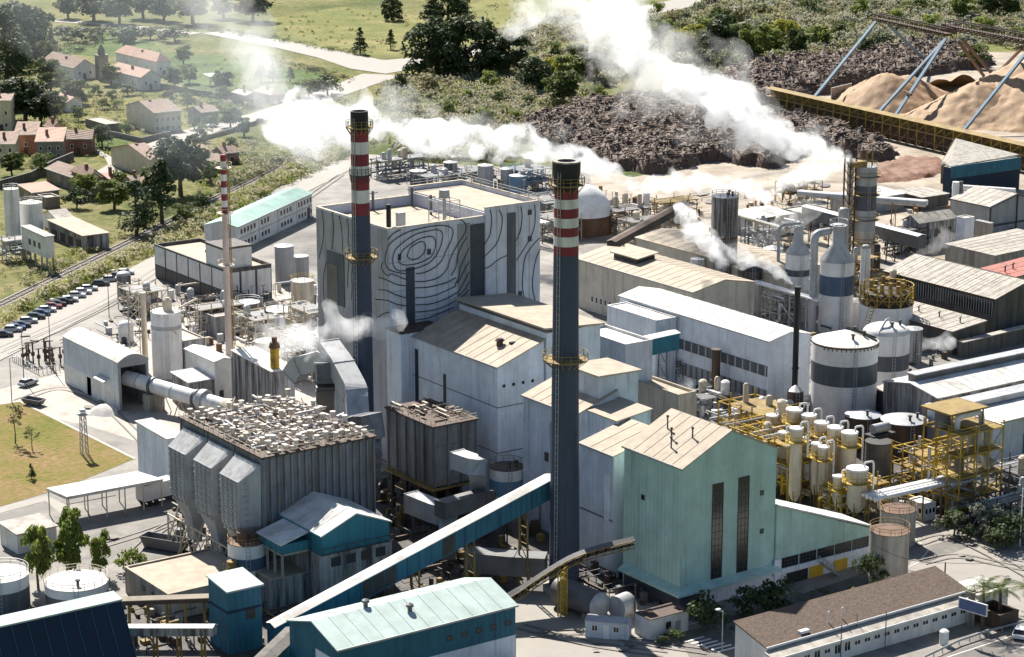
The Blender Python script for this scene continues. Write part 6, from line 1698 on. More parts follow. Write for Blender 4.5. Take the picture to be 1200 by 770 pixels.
# ================================================================ right edge halls and workshops
base, lx, ly = locate(1099, 467, 9.5, 1035.5, 1260)
h1 = house('long_white_hall', 'long white roofed hall with raised skylight ridge, at the right edge', IB, base, lx, ly, 9.5, roof=('gable', 'x', 1.2), wall='stained_wall', roofm='roof_white', trim='concrete')
mb = MB(); mb.box(1.5, ly * .52, 10.5, lx, ly * .66, 12.0); h1.part('skylight_wall', mb, 'dull_duct'); mb = MB(); mb.slab([(1.2, ly * .50, 12.1), (lx, ly * .50, 12.1), (lx, ly * .68, 12.1), (1.2, ly * .68, 12.1)], .2); h1.part('skylight_roof', mb, 'galv')
base, lx, ly = locate(1156, 499, 8.0, 1086, 1260)
h2 = house('long_white_hall', 'second white flat roofed hall in front of the skylight hall, right edge', IB, base, lx, ly, 8.0, roof=('mono', 'y+', .4), wall='pale_wall', roofm='roof_white', trim='concrete')
mb = MB(); mb.box(lx * .42, -.1, .5, lx, -.005, 5.0); h2.part('teal_panel', mb, 'teal_wall'); mb = MB(); mb.box(1.5, ly * .55, 8.6, lx, ly * .8, 9.6); h2.part('roof_monitor', mb, 'galv')
bld('grey_lean_to', 'grey roofed low building between the dark round tanks and the white halls', IB, 1092, 477, 6.5, 1024, 1110, Lx=7, wall='dull_duct', roofm='roof_grey', roof=('mono', 'x+', .8))
w1 = bld('workshop', 'long workshop with weathered corrugated roof and dark glazed side, upper right', IB, 1166, 351, 9.0, 1036, 1230, Lx=19, wall='dark_concrete', roofm='roof_asbestos', roof=('gable', 'y', 2.6), trim='rust_dark')
mb = MB(); mb.box(-.15, .4, 5.6, -.005, w1.Ly - .4, 8.6); w1.part('glazing', mb, 'glass_dark')
for k in range(44): mb = MB(); y = .5 + (w1.Ly - 1) * k / 43; mb.box(-.24, y - .06, 5.6, -.155, y + .06, 8.6); w1.part('mullion', mb, 'galv')
w2 = bld('workshop', 'lower workshop with the same corrugated roof and yellow doors', IB, 1116, 389, 5.0, 1066, 1165, Lx=9.6, Ly=22, wall='dark_concrete', roofm='roof_asbestos', roof=('mono', 'x+', .9), trim='rust_dark')
for u in (.22, .42, .62): mb = MB(); mb.box(w2.Lx * u, -.1, 0, w2.Lx * u + 1.3, -.005, 3.2); w2.part('door', mb, 'door_yellow' if u != .62 else 'grey_wall')
for k in range(3):
    mb = MB(); x, y = w2.Lx * .55, 3.0 + 6 * k; z = 5.7; mb.cyl((x, y, z), (x, y, z + .9), .14, n=8); mb.beam((x - .35, y, z + .9), (x + .35, y, z + 1.2), .18); w2.part('roof_vent', mb, 'dark_steel')
for px, py, yt, r, lb in ((1027, 318, 287, .55, 'short dark round stack at the left end of the long workshop'),):
    x, y = at(px, py); h = zat(x, y, yt); t = T('vent_stack', lb, 'chimney', (x, y, 0)); mb = MB(); mb.cyl((0, 0, 0), (0, 0, h), .75, n=12); t.part('shaft', mb, 'dark_steel')
rr_ = bld('red_roofed_hall', 'hall with faded red corrugated roof behind the long workshop', IB, 1186, 326, 6.8, 1146, 1240, wall='concrete', roofm='tile_red', roof=('mono', 'x+', .9))
for k in range(2):
    mb = MB(); x, y = 2.0 + 3.6 * k, 4.0 + 1 * k; z = 7.2; mb.cyl((x, y, z), (x, y, z + 1.3), .16, n=8); mb.beam((x - .4, y, z + 1.2), (x + .4, y, z + 1.5), .2); rr_.part('roof_vent', mb, 'dark_steel')
bld('grey_roofed_hall', 'grey roofed hall beyond the faded red roof', IB, 1166, 300, 6.0, 1130, 1250, Ly=16, wall='concrete', roofm='roof_asbestos', roof=('mono', 'x+', .8))
dh = bld('grimy_house', 'grimy white building with brown gable roof wrapped in steam, upper right', IB, 1077, 262, 7.0, 1058, 1121, wall='stained_wall', roofm='roof_grey', roof=('gable', 'x', 1.6))
for k in range(5): window(dh, 'R', .8 + dh.Lx * .18 * k, 2.8, 1.2, 2.2)
bld('white_block', 'plain white block right of the grimy steaming building', IB, 1131, 256, 8.8, 1121, 1142, wall='white_wall', roofm='roof_white', roof=('flat', .1))
x, y = at(1118, 262); t = T('short_stack', 'short thick white stack above the plain white block', 'chimney', (x, y, 0)); hh = zat(x, y, 213); mb = MB(); mb.cyl((0, 0, 0), (0, 0, hh), .9, n=14); t.part('shaft', mb, 'white_paint'); mb = MB(); mb.beam((1.6, -.3, 0), (1.6, -.3, hh), .8); t.part('duct', mb, 'dull_duct')
fh = bld('framed_shed', 'lilac grey shed with heavy dark frame lines, at the upper right edge', IB, 1160.5, 243, 7.5, 1150, 1222, Ly=14, wall='grey_wall', roofm='roof_grey', roof=('gable', 'y', 2.4), trim='dark_slate')
mb = MB(); L_ = fh.Lx
for p, q in (((0, 7.5), (L_ / 2, 9.9)), ((L_ / 2, 9.9), (L_, 7.5)), ((0, 2.6), (L_, 2.6)), ((0, 0), (0, 7.5)), ((L_ / 2, 0), (L_ / 2, 9.9)), ((L_, 0), (L_, 7.5))): mb.beam((p[0], -.12, p[1]), (q[0], -.12, q[1]), .22, .5)
fh.pieces('frame_bar', mb, 'dark_slate')
bld('concrete_wall_block', 'stained concrete wall block left of the dark framed shed', IB, 1160, 262, 6.0, 1143, 1164, wall='concrete', roofm='roof_white', roof=('flat', .1))
wl = T('site_wall', 'long low stained wall running right of the big white tanks', 'wall', (*at(1128, 420), 0)); mb = MB(); q = at(1260, 387); q = (q[0] - wl.loc.x, q[1] - wl.loc.y); mb.prism([(0, 0), (q[0], q[1]), (q[0], q[1] + 1.6), (0, 1.6)], 0, 3.2); wl.part('wall', mb, 'dark_concrete'); mb = MB(); mb.prism([(0, -.1), (q[0], q[1] - .1), (q[0], q[1] + 1.7), (0, 1.7)], 3.21, 3.4); wl.part('coping', mb, 'roof_grey')
# chip hopper building
base, lx, ly = locate(1115, 197, 9.0, 1100, 1196)
hb_ = house('chip_hopper', 'dark blue building with a pale concrete receiving hopper behind its top edge, upper right', IB, base, lx, 3.0, 9.0, roof=('flat', .1), wall='navy_sheet', roofm='concrete')
mb = MB(); mb.box(-.15, -.25, 6.0, lx + .1, -.01, 9.4); hb_.part('fascia', mb, 'blue_wall')
mb = MB()
for k in range(14): mb.box(lx * k / 14, -.31, 6.1, lx * k / 14 + .12, -.255, 9.3)
hb_.pieces('panel_rib', mb, 'teal_wall')
L3 = lambda px, py, z: (at(px, py, z)[0] - base[0], at(px, py, z)[1] - base[1], z)
mb = MB(); mb.slab([L3(1114, 195, 9.2), L3(1194, 181, 9.2), L3(1120, 162, 11.5), L3(1106, 189, 7.0)], .6); hb_.part('hopper_slope', mb, 'concrete')
mb = MB(); a_, b_, c_ = L3(1106, 189, 7.0), L3(1120, 162, 11.5), L3(1103, 191, 6.0); mb.slab([a_, b_, (b_[0] - .8, b_[1], 11.6), c_], .8); mb.add([(*c_[:2], 0), (*b_[:2], 0), b_, c_], [(0, 1, 2, 3)]); hb_.part('wing_wall', mb, 'concrete')
bld('storage_shed', 'long low pale roofed shed in front of the reddish bark heaps', IB, 1000, 236, 4.0, 960, 1060, Ly=9, wall='grey_wall', roofm='roof_white', roof=('mono', 'y+', .5))
bld('storage_shed', 'grey flat shed left of the column tower on the pale yard', IB, 940, 250, 4.0, 915, 975, Ly=8, wall='stained_wall', roofm='roof_grey', roof=('flat', .2))
bld('storage_shed', 'low dark shed between the fat grey pipes and the blue hopper building', IB, 1080, 232, 3.6, 1050, 1112, Ly=10, wall='dark_concrete', roofm='roof_grey', roof=('mono', 'y+', .4))
pipe_frame('ochre frame of pipes on the pale yard, right of the low steam', 925, 240, 4, 2, 2, 3, 3, 2.8, m='ochre_steel', pm='galv', seed=61, npipe=18, vessels=4)

# ================================================================ more of the crowded middle of the mill
pipe_frame('pipe frame on the pale ground right of the rusty grey tower', 905, 292, 4, 2, 2, 3, 3, 2.6, m='galv', pm='cream_steel', seed=41, npipe=22, vessels=5)
pipe_frame('tall pale frame with pipes left of the narrow bottle silo', 884, 312, 3, 2, 3, 2.6, 2.6, 2.8, m='galv', pm='white_paint', seed=42, npipe=22, vessels=5)
pipe_frame('cream pipe frame between dome tank and the dark low conveyor', 742, 285, 4, 2, 2, 3, 3, 2.6, m='cream_steel', pm='galv', seed=43, npipe=22, vessels=5)
pipe_frame('pipe frame with vessels between the two bottle silos and column tower', 1000, 352, 3, 3, 3, 2.6, 2.6, 3.0, m='ochre_steel', pm='galv', seed=44, npipe=26, vessels=6)
pipe_frame('grey pipe frame at the foot of the narrow bottle silo', 912, 384, 3, 2, 2, 2.8, 2.8, 3.0, m='galv', pm='white_paint', seed=45, npipe=22, vessels=4)
pipe_frame('ochre pipe frame with tanks behind the wide yellow ringed tank', 1040, 372, 3, 2, 3, 3, 2.6, 2.8, m='ochre_steel', pm='dull_duct', seed=46, npipe=20, vessels=5)
pipe_frame('dusty frame of pipes right of the white limestone silo', 236, 392, 4, 2, 2, 2.6, 2.6, 2.6, m='cream_steel', pm='white_paint', seed=47, npipe=20, vessels=5)
pipe_frame('dark pipe frame below the stained old building', 226, 372, 5, 2, 1, 2.8, 2.6, 3.2, m='rust_dark', pm='galv', seed=48, npipe=20, vessels=4)
pipe_frame('white frame in the steam at the left wall of the mural building', 366, 432, 2, 4, 4, 2.4, 2.8, 2.8, m='cream_steel', pm='white_paint', seed=49, npipe=24, vessels=6)
pipe_frame('grey pipe frame left of the boiler house roof, near the long office building', 448, 212, 5, 2, 2, 3.2, 3, 2.8, m='galv', pm='stained_wall', seed=50, npipe=22, vessels=6)
pipe_frame('low grey frame crossing behind the mural building tower', 640, 262, 4, 4, 2, 3, 3, 2.6, m='galv', pm='cream_steel', seed=51, npipe=26, vessels=7)
pipe_frame('frame of pale pipes beside the white dome tank, left of it', 650, 285, 3, 4, 2, 2.8, 3, 2.8, m='cream_steel', pm='galv', seed=52, npipe=24, vessels=6)
pipe_frame('dark frame of pipes under the long conveyor right of the column tower', 1046, 300, 4, 2, 2, 3, 2.8, 2.8, m='dark_steel', pm='galv', seed=53, npipe=18, vessels=4)
bld('flat_building', 'long flat roofed grey shed behind the mural building', IB, 560, 246, 5.5, 500, 640, Ly=10, wall='grey_wall', roofm='roof_grey', roof=('flat', .3))
bld('flat_building', 'low sunlit block between the dome tank and the conveyors', IB, 800, 292, 5.0, 770, 850, Ly=10, wall='beige_wall', roofm='roof_beige', roof=('flat', .3))
bld('flat_building', 'low pale block behind the rusty grey tower', IB, 880, 258, 4.5, 850, 930, Ly=10, wall='stained_wall', roofm='roof_white', roof=('mono', 'y+', .4))
bld('flat_building', 'small dusty block on the yard behind the slender stack', IB, 252, 372, 4.5, 228, 280, Ly=8, wall='stained_wall', roofm='yard_white', roof=('flat', .2))
tank('plain white tank behind the narrow bottle silo', 905, 330, 2.3, 8.0, 'white_paint', ('cone', .8), 'galv', rail='galv')
tank('squat white tank between the two silos and the ringed tank', 1003, 382, 2.6, 5.6, 'white_paint', ('cone', .7), 'roof_white', vents=1)
tank('slender grey absorber column left of the column tower', 986, 330, 1.3, 17, 'galv', ('dome', .8), 'galv', rail='ochre_steel', name='tower', cat='tower')
tank('slender white column right of the wide bottle silo', 1012, 362, 1.1, 14, 'white_paint', ('dome', .7), 'galv', rail='ochre_steel', name='tower', cat='tower')
tank('pale upright tank right of the second banded tank', 1068, 424, 2.0, 7.0, 'stained_wall', ('cone', .5), 'galv')
tank('rounded white vessel on the yard behind the kiln', 148, 400, 1.6, 3.4, 'white_paint', ('dome', 1.2), 'white_paint', ladder=False)
tank('squat tank with stained sides near the mural building steam', 312, 425, 2.4, 4.6, 'cream_steel', ('flat',), 'roof_white', rail='cream_steel')
pipe_bridge('three rusty pipes on trestles behind the mural building', P3(520, 232, 6), P3(640, 262, 6), [.35, .3, .4], 'galv', 6, 'rust_dark', 1.0)
pipe_bridge('pair of pipes crossing from silos to the white hall', P3(884, 330, 8), P3(960, 352, 8), [.3, .35], 'white_paint', 4, 'galv', 1.0)

# ================================================================ brown roofed building, palms and road furniture, bottom right
base, lx, ly = locate(898, 759, 3.9, 874, 1133)
bb = house('brown_roofed_building', 'long low white building with dark brown gravel roof and a row of small square windows', 'building', base, lx, ly + 2.2, 3.9, roof=('mono', 'y+', 1.5), wall='render_white', roofm='roof_brown', trim='frame_white')
fy = -1.9
mb = MB(); mb.box(-.5, fy, 0, lx + 5.0, -.35, 3.0); bb.part('front_wall', mb, 'render_white')
mb = MB(); mb.slab([(-.7, fy - .4, 3.15), (lx + .2, fy - .4, 3.15), (lx + .2, -.4, 3.5), (-.7, -.4, 3.5)], .14); bb.part('front_roof', mb, 'roof_grey')
mb = MB(); mb.box(-.7, fy - .5, 2.9, lx + .2, fy - .4, 3.16); bb.part('gutter', mb, 'frame_white')
mb = MB(); mb.box(lx + .25, fy - .1, 0, lx + 6.4, ly * .8, 3.6); bb.part('end_block', mb, 'render_white'); mb = MB(); mb.box(lx + .15, fy - .2, 3.6, lx + 6.5, ly * .8 + .1, 3.75); bb.part('end_roof', mb, 'roof_white')
fr, gl_ = win_mesh('R', .85, .8)
for k in range(20):
    u = 5.0 + k * 1.85
    if u > lx + 4.5: break
    tall = k in (1, 3, 4)
    fr, gl_ = win_mesh('R', 1.25, 1.5 if tall else .8, (2, 1))
    o = bb.at('window', fr, None, (u, fy, 1.0 if tall else 1.5))
    if not fr.materials: fr.materials.append(M('frame_white'))
    link('pane', gl_, 'glass_dark', o)
for u in (.24, .29): mb = MB(); mb.cyl((lx * u * 1.35, 1.2, 4.0), (lx * u * 1.35, 1.2, 6.0), .10, n=8); bb.part('vent_pipe', mb, 'frame_white')
mb = MB(); mb.box(lx * .17, .3, 4.2, lx * .17 + 1.6, 1.0, 4.6); bb.part('roof_box', mb, 'frame_white')
mb = MB(); mb.box(-2.6, fy - .6, 0, -.52, -.3, 2.6); bb.part('porch', mb, 'frame_white')
for u in (.30, .52): mb = MB(); mb.beam((lx * u, fy - .5, 0), (lx * u, fy - .5, 5.4), .1); bb.part('mast', mb, 'dull_duct')
mb = MB(); mb.box(lx - 2.4, fy - 1.4, 0, lx - 1.7, fy - .7, 5.4); mb.box(lx - 2.6, fy - 1.8, 5.0, lx + 3.6, fy - .4, 5.2); bb.part('sign_bracket', mb, 'concrete')
sg = T('rooftop_sign', 'blue rectangular signboard in a white frame on the roof near the palm tree', 'sign', (*at(1124, 714, 4.4), 4.4), atan2(at(1151, 722, 4.4)[1] - at(1124, 714, 4.4)[1], at(1151, 722, 4.4)[0] - at(1124, 714, 4.4)[0]))
mb = MB(); mb.box(0, -.08, .2, 4.4, .08, 1.7); sg.part('board', mb, 'panel_blue'); mb = MB(); mb.box(-.12, -.1, .08, 4.52, .1, .2); mb.box(-.12, -.1, 1.7, 4.52, .1, 1.82); mb.box(-.12, -.1, .2, 0, .1, 1.7); mb.box(4.4, -.1, .2, 4.52, .1, 1.7); sg.pieces('frame', mb, 'frame_white')
mb = MB()
for x in (.4, 2.2, 4.0): mb.beam((x, .2, 0), (x, .2, 1.7), .1); mb.beam((x, .9, 0), (x, .2, 1.4), .08)
sg.pieces('strut', mb, 'galv')
mb = MB(); mb.cyl((0, 0, 0), (0, 0, 1.9), .62, n=16); t = T('water_butt', 'small white cylinder standing at the front wall of the brown roofed building', 'tank', (*at(1106, 755), 0)); t.part('shell', mb, 'white_paint'); mb = MB(); mb.lathe([(.66, 1.9), (.4, 2.15), (.02, 2.2)], 16); t.part('lid', mb, 'white_paint')
# guardrail
gp_ = [at(1084, 775), at(1124, 756), at(1160, 744), at(1230, 726)]
gr_ = T('guardrail', 'pale metal guardrail between the white building and the road', 'guardrail', (*gp_[0], 0))
L_ = [Vector((p[0] - gp_[0][0], p[1] - gp_[0][1], .7)) for p in gp_]
mb = MB()
for i in range(3): mb.beam(L_[i], L_[i + 1], .08, .32)
gr_.part('rail', mb, 'galv')
for i in range(3):
    n = int((L_[i + 1] - L_[i]).length / 2)
    for k in range(n): p = L_[i] + (L_[i + 1] - L_[i]) * (k / n); mb = MB(); mb.beam((p.x, p.y, 0), (p.x, p.y, .85), .1); gr_.part('post', mb, 'galv')
pole('dark wooden pole behind the brown roof, carrying wires', 1106.5, 690, 659, .14, 'rust_dark', name='utility_pole')
pole('tall pale post at the right edge by the silvery bush', 1195, 640, 572, .12, 'white_paint', name='utility_pole')
pole('slim pole in front of the brown roofed building', 1003, 760, 719, .08, 'dull_duct')
pole('street lamp by the zebra crossing', 846, 764, 716, .08, 'galv', arm=-.8)
wr = T('overhead_wire', 'sagging black wires running from the dark pole to the right', 'wire', (*at(1106.5, 690), 0))
wp = [P3(1026, 640, 9), P3(1106.5, 659.5, 4.0), P3(1240, 646, 8)]
mb = MB()
for i in range(2):
    A_, B_ = Vector(wp[i]), Vector(wp[i + 1]); pts = []
    for k in range(9): f = k / 8; p = A_.lerp(B_, f); p.z -= 4 * f * (1 - f) * .8; pts.append((p.x - wr.loc.x, p.y - wr.loc.y, p.z))
    mb.tube(pts, .03, 4)
wr.part('wire', mb, 'line_black')
gtb = bld('timber_gate', 'dark brown slatted gate enclosure beside the palm tree, bottom right', 'gate', 1172, 722, 2.3, 1166, 1194, Ly=5, wall='rust_dark', roofm='rust_dark', roof=('flat', 1.2))

# ---------------------------------------------------------------- cars
def make_car():
    t = T('parked_car', 'x', 'car')
    mb = MB(); L_, W, = 4.2, 1.7
    prof = [(-2.1, .35), (-2.05, .75), (-1.9, .86), (-1.0, .95), (1.1, .98), (2.0, .85), (2.1, .5), (2.05, .3), (-2.0, .25)]
    n = len(prof)
    vs = [(x, -W / 2, z) for x, z in prof] + [(x, W / 2, z) for x, z in prof]
    mb.add(vs, [tuple(range(n)), tuple(range(2 * n - 1, n - 1, -1))] + [(i, n + i, n + (i + 1) % n, (i + 1) % n) for i in range(n)]); t.part('body', mb, 'car_white')
    mb = MB(); q = [(-1.85, .9), (-1.35, 1.36), (.25, 1.40), (1.05, .97)]
    vs = [(x, -W / 2 + (.06 if z < 1.2 else .2), z) for x, z in q] + [(x, W / 2 - (.06 if z < 1.2 else .2), z) for x, z in q]
    mb.add(vs, [(0, 1, 2, 3), (7, 6, 5, 4), (0, 4, 5, 1), (2, 6, 7, 3)]); t.part('window', mb, 'glass_dark')
    mb = MB(); mb.box(-1.36, -W / 2 + .19, 1.35, .26, W / 2 - .19, 1.43); t.part('roof', mb, 'car_white')
    for x in (-1.3, 1.3):
        for y in (-W / 2 - .01, W / 2 - .19):
            mb = MB(); mb.cyl((x, y, .32), (x, y + .2, .32), .32, n=12); w = t.part('wheel', mb, 'tyre')
            mb = MB(); mb.cyl((x, y - .01, .32), (x, y + .21, .32), .17, n=8); link('rim', mb.mesh('rim'), MATS['galv'], w)
    for y in (-.6, .6): mb = MB(); mb.box(-2.12, y - .18, .55, -2.02, y + .18, .7); t.part('headlight', mb, 'frame_white'); 
    return t.o
car0 = make_car()
CARS = [((9, 388), 'car_silver', 'silver car at the bottom end of the car park row'), ((19, 383), 'car_black', 'black car second from the bottom end of the car park row'), ((27, 378), 'car_silver', 'silver car third from the bottom end of the car park row'),
        ((36, 373), 'car_black', 'black car beside two others in the lower cluster of the row'), ((42, 369), 'car_blue', 'dark blue car in the middle of the lower car cluster'), ((49, 365), 'car_white', 'white car in the middle of the lower car cluster'), ((56, 361), 'car_red', 'dark red car at the top of the lower car cluster'), ((61, 358), 'car_black', 'black car at the very top of the lower car cluster'),
        ((75, 353), 'car_white', 'white car at the lower end of the upper group of four'), ((84, 348), 'car_silver', 'silver car second in the upper group of four'), ((91, 344), 'car_white', 'white car third in the upper group of four'), ((98, 340), 'car_silver', 'silver car at the top of the upper group of four'), ((112, 334), 'car_black', 'lone dark car at the far end of the row below the hedge'), ((-2, 394), 'car_black', 'black car cut by the left picture edge'), ((124, 329), 'car_silver', 'pale car beyond the lone dark car at the far end of the row'), ((133, 325), 'car_black', 'dark car second beyond the lone one, under the hedge'), ((141, 321), 'car_white', 'last pale car at the far end of the car park row'), ((13, 391 - 5), 'car_blue', 'dark blue car between the lowest silver and black cars'), ((69, 355), 'car_black', 'black car filling the gap between the two car groups')]
def recolor(o, m):
    for c in o.children:
        if c.name.split('.')[0] in ('body', 'roof'): c.material_slots[0].link = 'OBJECT'; c.material_slots[0].material = M(m)
for i, (p, m, lb) in enumerate(CARS):
    o = car0 if i == 0 else copy_thing(car0, (*at(*p), .02), label=lb, group='cars parked along the car park road')
    p = (p[0] + 6, p[1] + 1); o.location = (*at(*p), .05); o.rotation_euler = (0, 0, -.55 + .05 * (i % 3)); o['label'] = lb; o['group'] = 'cars parked along the car park road'
    recolor(o, m)
for p, m, lb, rz_c in (((1196, 746), 'car_white', 'white car driving on the road at the right picture edge', .55), ((305, 77 + 67), 'car_black', 'dark car on the village road beside the ruined walls', .6), ((33, 384 + 68), 'car_silver', 'silver car on the pale yard near the switchyard', .4)):
    o = copy_thing(car0, (*at(*p), .1), rz_c, label=lb); recolor(o, m)
    if 'group' in o: del o['group']

# ================================================================ vegetation
rng = np.random.default_rng(7)
def leafcloud(name, centers, radii, per, size, squash=1.0, up=.25, hollow=.55):
    centers = np.asarray(centers, float); n = len(centers); N = n * per
    c = np.repeat(centers, per, 0); r = np.repeat(np.asarray(radii, float), per)
    d = rng.normal(size=(N, 3)); d[:, 2] = np.where(d[:, 2] < -.3, -d[:, 2] * .6, d[:, 2]); d /= np.linalg.norm(d, axis=1)[:, None]
    rad = r * (hollow + (1.06 - hollow) * rng.random(N) ** .6)
    p = c + d * rad[:, None] * np.array([1, 1, squash])
    nrm = d + rng.normal(size=(N, 3)) * .55 + np.array([0, 0, up]); nrm /= np.linalg.norm(nrm, axis=1)[:, None]
    a = np.cross(nrm, rng.normal(size=(N, 3))); a /= np.linalg.norm(a, axis=1)[:, None] + 1e-9
    b = np.cross(nrm, a)
    s = (np.repeat(np.asarray(size, float), per) if np.ndim(size) else np.full(N, size)) * rng.uniform(.6, 1.35, N)
    A = a * s[:, None] * .5; B = b * s[:, None] * .38
    v = np.empty((N, 4, 3)); v[:, 0] = p - A; v[:, 1] = p - B; v[:, 2] = p + A * 1.1; v[:, 3] = p + B
    return quads(name, v.reshape(-1, 3))
def quads(name, v):
    N = len(v) // 4
    me = bpy.data.meshes.new(name); me.vertices.add(N * 4); me.vertices.foreach_set('co', v.ravel())
    me.loops.add(N * 4); me.loops.foreach_set('vertex_index', np.arange(N * 4, dtype=np.int32))
    me.polygons.add(N); me.polygons.foreach_set('loop_start', np.arange(0, N * 4, 4, dtype=np.int32)); me.polygons.foreach_set('loop_total', np.full(N, 4, dtype=np.int32))
    me.update(calc_edges=True); me.validate()
    return me
def crown_mesh(kind, seed):
    global rng
    rng = np.random.default_rng(seed); random.seed(seed)
    cs = []; rs = []
    if kind == 'round':
        for i in range(32):
            t = random.random() * 2 * pi; z = random.uniform(.24, .92); k = sqrt(max(0, 1 - ((z - .60) / .42) ** 2)); q = random.uniform(.35, .95)
            cs.append((.36 * k * q * cos(t), .36 * k * q * sin(t), z)); rs.append(random.uniform(.09, .17))
        return leafcloud('crown', cs, rs, 95, .066)
    if kind == 'dome':
        for i in range(64):
            t = random.random() * 2 * pi; z = random.uniform(.06, .86); k = sqrt(max(0, 1 - ((z - .25) / .68) ** 2)); q = random.uniform(.5, 1)
            cs.append((.56 * k * q * cos(t), .56 * k * q * sin(t), z)); rs.append(random.uniform(.10, .18))
        return leafcloud('crown', cs, rs, 90, .06)
    if kind == 'cypress':
        for i in range(40):
            z = random.uniform(.06, .95); k = .20 * (1 - (z * .95) ** 2.6) + .02; t = random.random() * 2 * pi
            cs.append((k * .7 * cos(t), k * .7 * sin(t), z)); rs.append(.06 + k * .35)
        return leafcloud('crown', cs, rs, 46, .045, up=.4)
    if kind == 'conifer':
        for i in range(44):
            z = random.uniform(.14, .97); k = .30 * (1 - z) + .015; t = random.random() * 2 * pi
            cs.append((k * .75 * cos(t), k * .75 * sin(t), z)); rs.append(.035 + k * .33)
        return leafcloud('crown', cs, rs, 40, .05, squash=.7)
    if kind == 'bush':
        for i in range(14):
            t = random.random() * 2 * pi; z = random.uniform(.2, .8); k = sqrt(max(0, 1 - ((z - .3) / .62) ** 2)); q = random.uniform(.2, .9)
            cs.append((.6 * k * q * cos(t), .6 * k * q * sin(t), z)); rs.append(random.uniform(.16, .28))
        return leafcloud('crown', cs, rs, 60, .10)
    if kind == 'sapling':
        for i in range(12):
            t = random.random() * 2 * pi; z = random.uniform(.45, .95); k = .20 * (1 - abs(z - .65) * 1.6)
            cs.append((k * cos(t), k * sin(t), z)); rs.append(random.uniform(.06, .12))
        return leafcloud('crown', cs, rs, 26, .05, hollow=.2)
def trunk_mesh(kind, seed):
    random.seed(seed); mb = MB(); top = {'round': .72, 'dome': .5, 'cypress': .8, 'conifer': .92, 'bush': .45, 'sapling': .85}[kind]; r = {'round': .03, 'dome': .045, 'cypress': .022, 'conifer': .022, 'bush': .03, 'sapling': .014}[kind]
    mb.tube([(0, 0, -.02), (.01, .005, top * .3), (-.008, .01, top * .65), (0, 0, top)], [r * 1.25, r, r * .75, r * .3], 8)
    for i in range(6):
        a = i * 1.05 + random.random(); z = top * random.uniform(.42, .85); l = .22 * (1.4 if kind == 'dome' else .6 if kind in ('cypress', 'conifer') else 1)
        mb.tube([(0, 0, z), (l * .5 * cos(a), l * .5 * sin(a), z + l * .35), (l * cos(a), l * sin(a), z + l * .8)], [r * .5, r * .35, r * .12], 5)
    return mb.mesh('trunk')
TREE = {}
for kind, nv in (('round', 3), ('dome', 2), ('cypress', 2), ('conifer', 2), ('bush', 3), ('sapling', 2)):
    for v in range(nv):
        c = crown_mesh(kind, 100 + v * 7 + len(kind)); c.materials.append(M('leaf_mid')); tk = trunk_mesh(kind, 50 + v); tk.materials.append(M('trunk_bark')); TREE[(kind, v)] = (c, tk)
NV = {'round': 3, 'dome': 2, 'cypress': 2, 'conifer': 2, 'bush': 3, 'sapling': 2}
tcount = [0]
def tree(label, px, py, h, kind='round', m='leaf_mid', group=None, name=None, cat=None, wide=1.0, top=None):
    x, y = at(px, py)
    if top is not None: h = zat(x, y, top)
    tcount[0] += 1; c, tk = TREE[(kind, tcount[0] % NV[kind])]
    bush = kind == 'bush'
    t = T(name or ('bush' if bush else 'tree'), label, cat or ('bush' if bush else 'tree'), (x, y, 0), tcount[0] * 2.4, group)
    t.o.scale = (h * wide, h * wide, h)
    a = link('crown', c, None, t.o); a.material_slots[0].link = 'OBJECT'; a.material_slots[0].material = M(m)
    link('trunk', tk, None, t.o)
    return t
# front left trees, lawn saplings
tree('leafy green tree left of the tallest one, behind the white tanks', 45, 690, 0, 'round', 'leaf_bright', top=616, wide=.62)
tree('tallest leafy tree behind the railed white tank, lower left', 83, 684, 0, 'round', 'leaf_bright', top=598, wide=.62)
tree('smallest of the leafy trees behind the railed white tank, on its right', 118, 676, 0, 'round', 'leaf_bright', top=624, wide=.62)
tree('small green shrub at the corner of the flat beige roof', 155, 672, 0, 'bush', 'leaf_bright', top=642)
tree('thin sapling on the lawn beside the lamp post', 18, 520, 0, 'sapling', 'leaf_olive', top=474)
tree('second thin sapling on the lawn, nearer the light tower', 38, 528, 0, 'sapling', 'leaf_olive', top=500, wide=1.3)
tree('tiny dark conifer on the lawn', 37, 562, 0, 'conifer', 'leaf_dark', top=543)
# planting along the mint building and brown roof
for px, py, top, w, m, lb in ((823, 742, 694, .9, 'leaf_dark', 'dark bush at the front corner of the mint building'), (880, 724, 684, .9, 'leaf_dark', 'dark bush against the white plinth of the mint building'), (908, 722, 678, 1.0, 'leaf_dark', 'dark rounded tree beside the yellow doors'),
                              (790, 752, 736, 1.2, 'leaf_mid', 'low bush in front of the small white gatehouse'), (775, 756, 744, 1.2, 'leaf_dark', 'lowest bush at the gatehouse front wall'),
                              (1001, 708, 690, 1.1, 'leaf_yellow', 'yellow green bush behind the middle of the brown roof'), (1030, 702, 688, 1.0, 'leaf_bright', 'small bright bush behind the brown roof ridge'), (1058, 692, 675, 1.2, 'leaf_mid', 'wide green bush at the foot of the pale concrete tank'), (1083, 688, 674, 1.1, 'leaf_bright', 'olive bush at the kerb right of the pale concrete tank'), (972, 716, 706, 1.1, 'leaf_yellow', 'tiny yellow bush left of the yellow green one'),
                              (1020, 690, 646, .7, 'leaf_dark', 'dark tall bush in the shade left of the pale concrete tank')):
    tree(lb, px, py, 0, 'bush', m, top=top, wide=w)
tree('silvery round bush under the dark pipes at the right', 1157, 632, 0, 'bush', 'leaf_grey', top=588, wide=1.0)
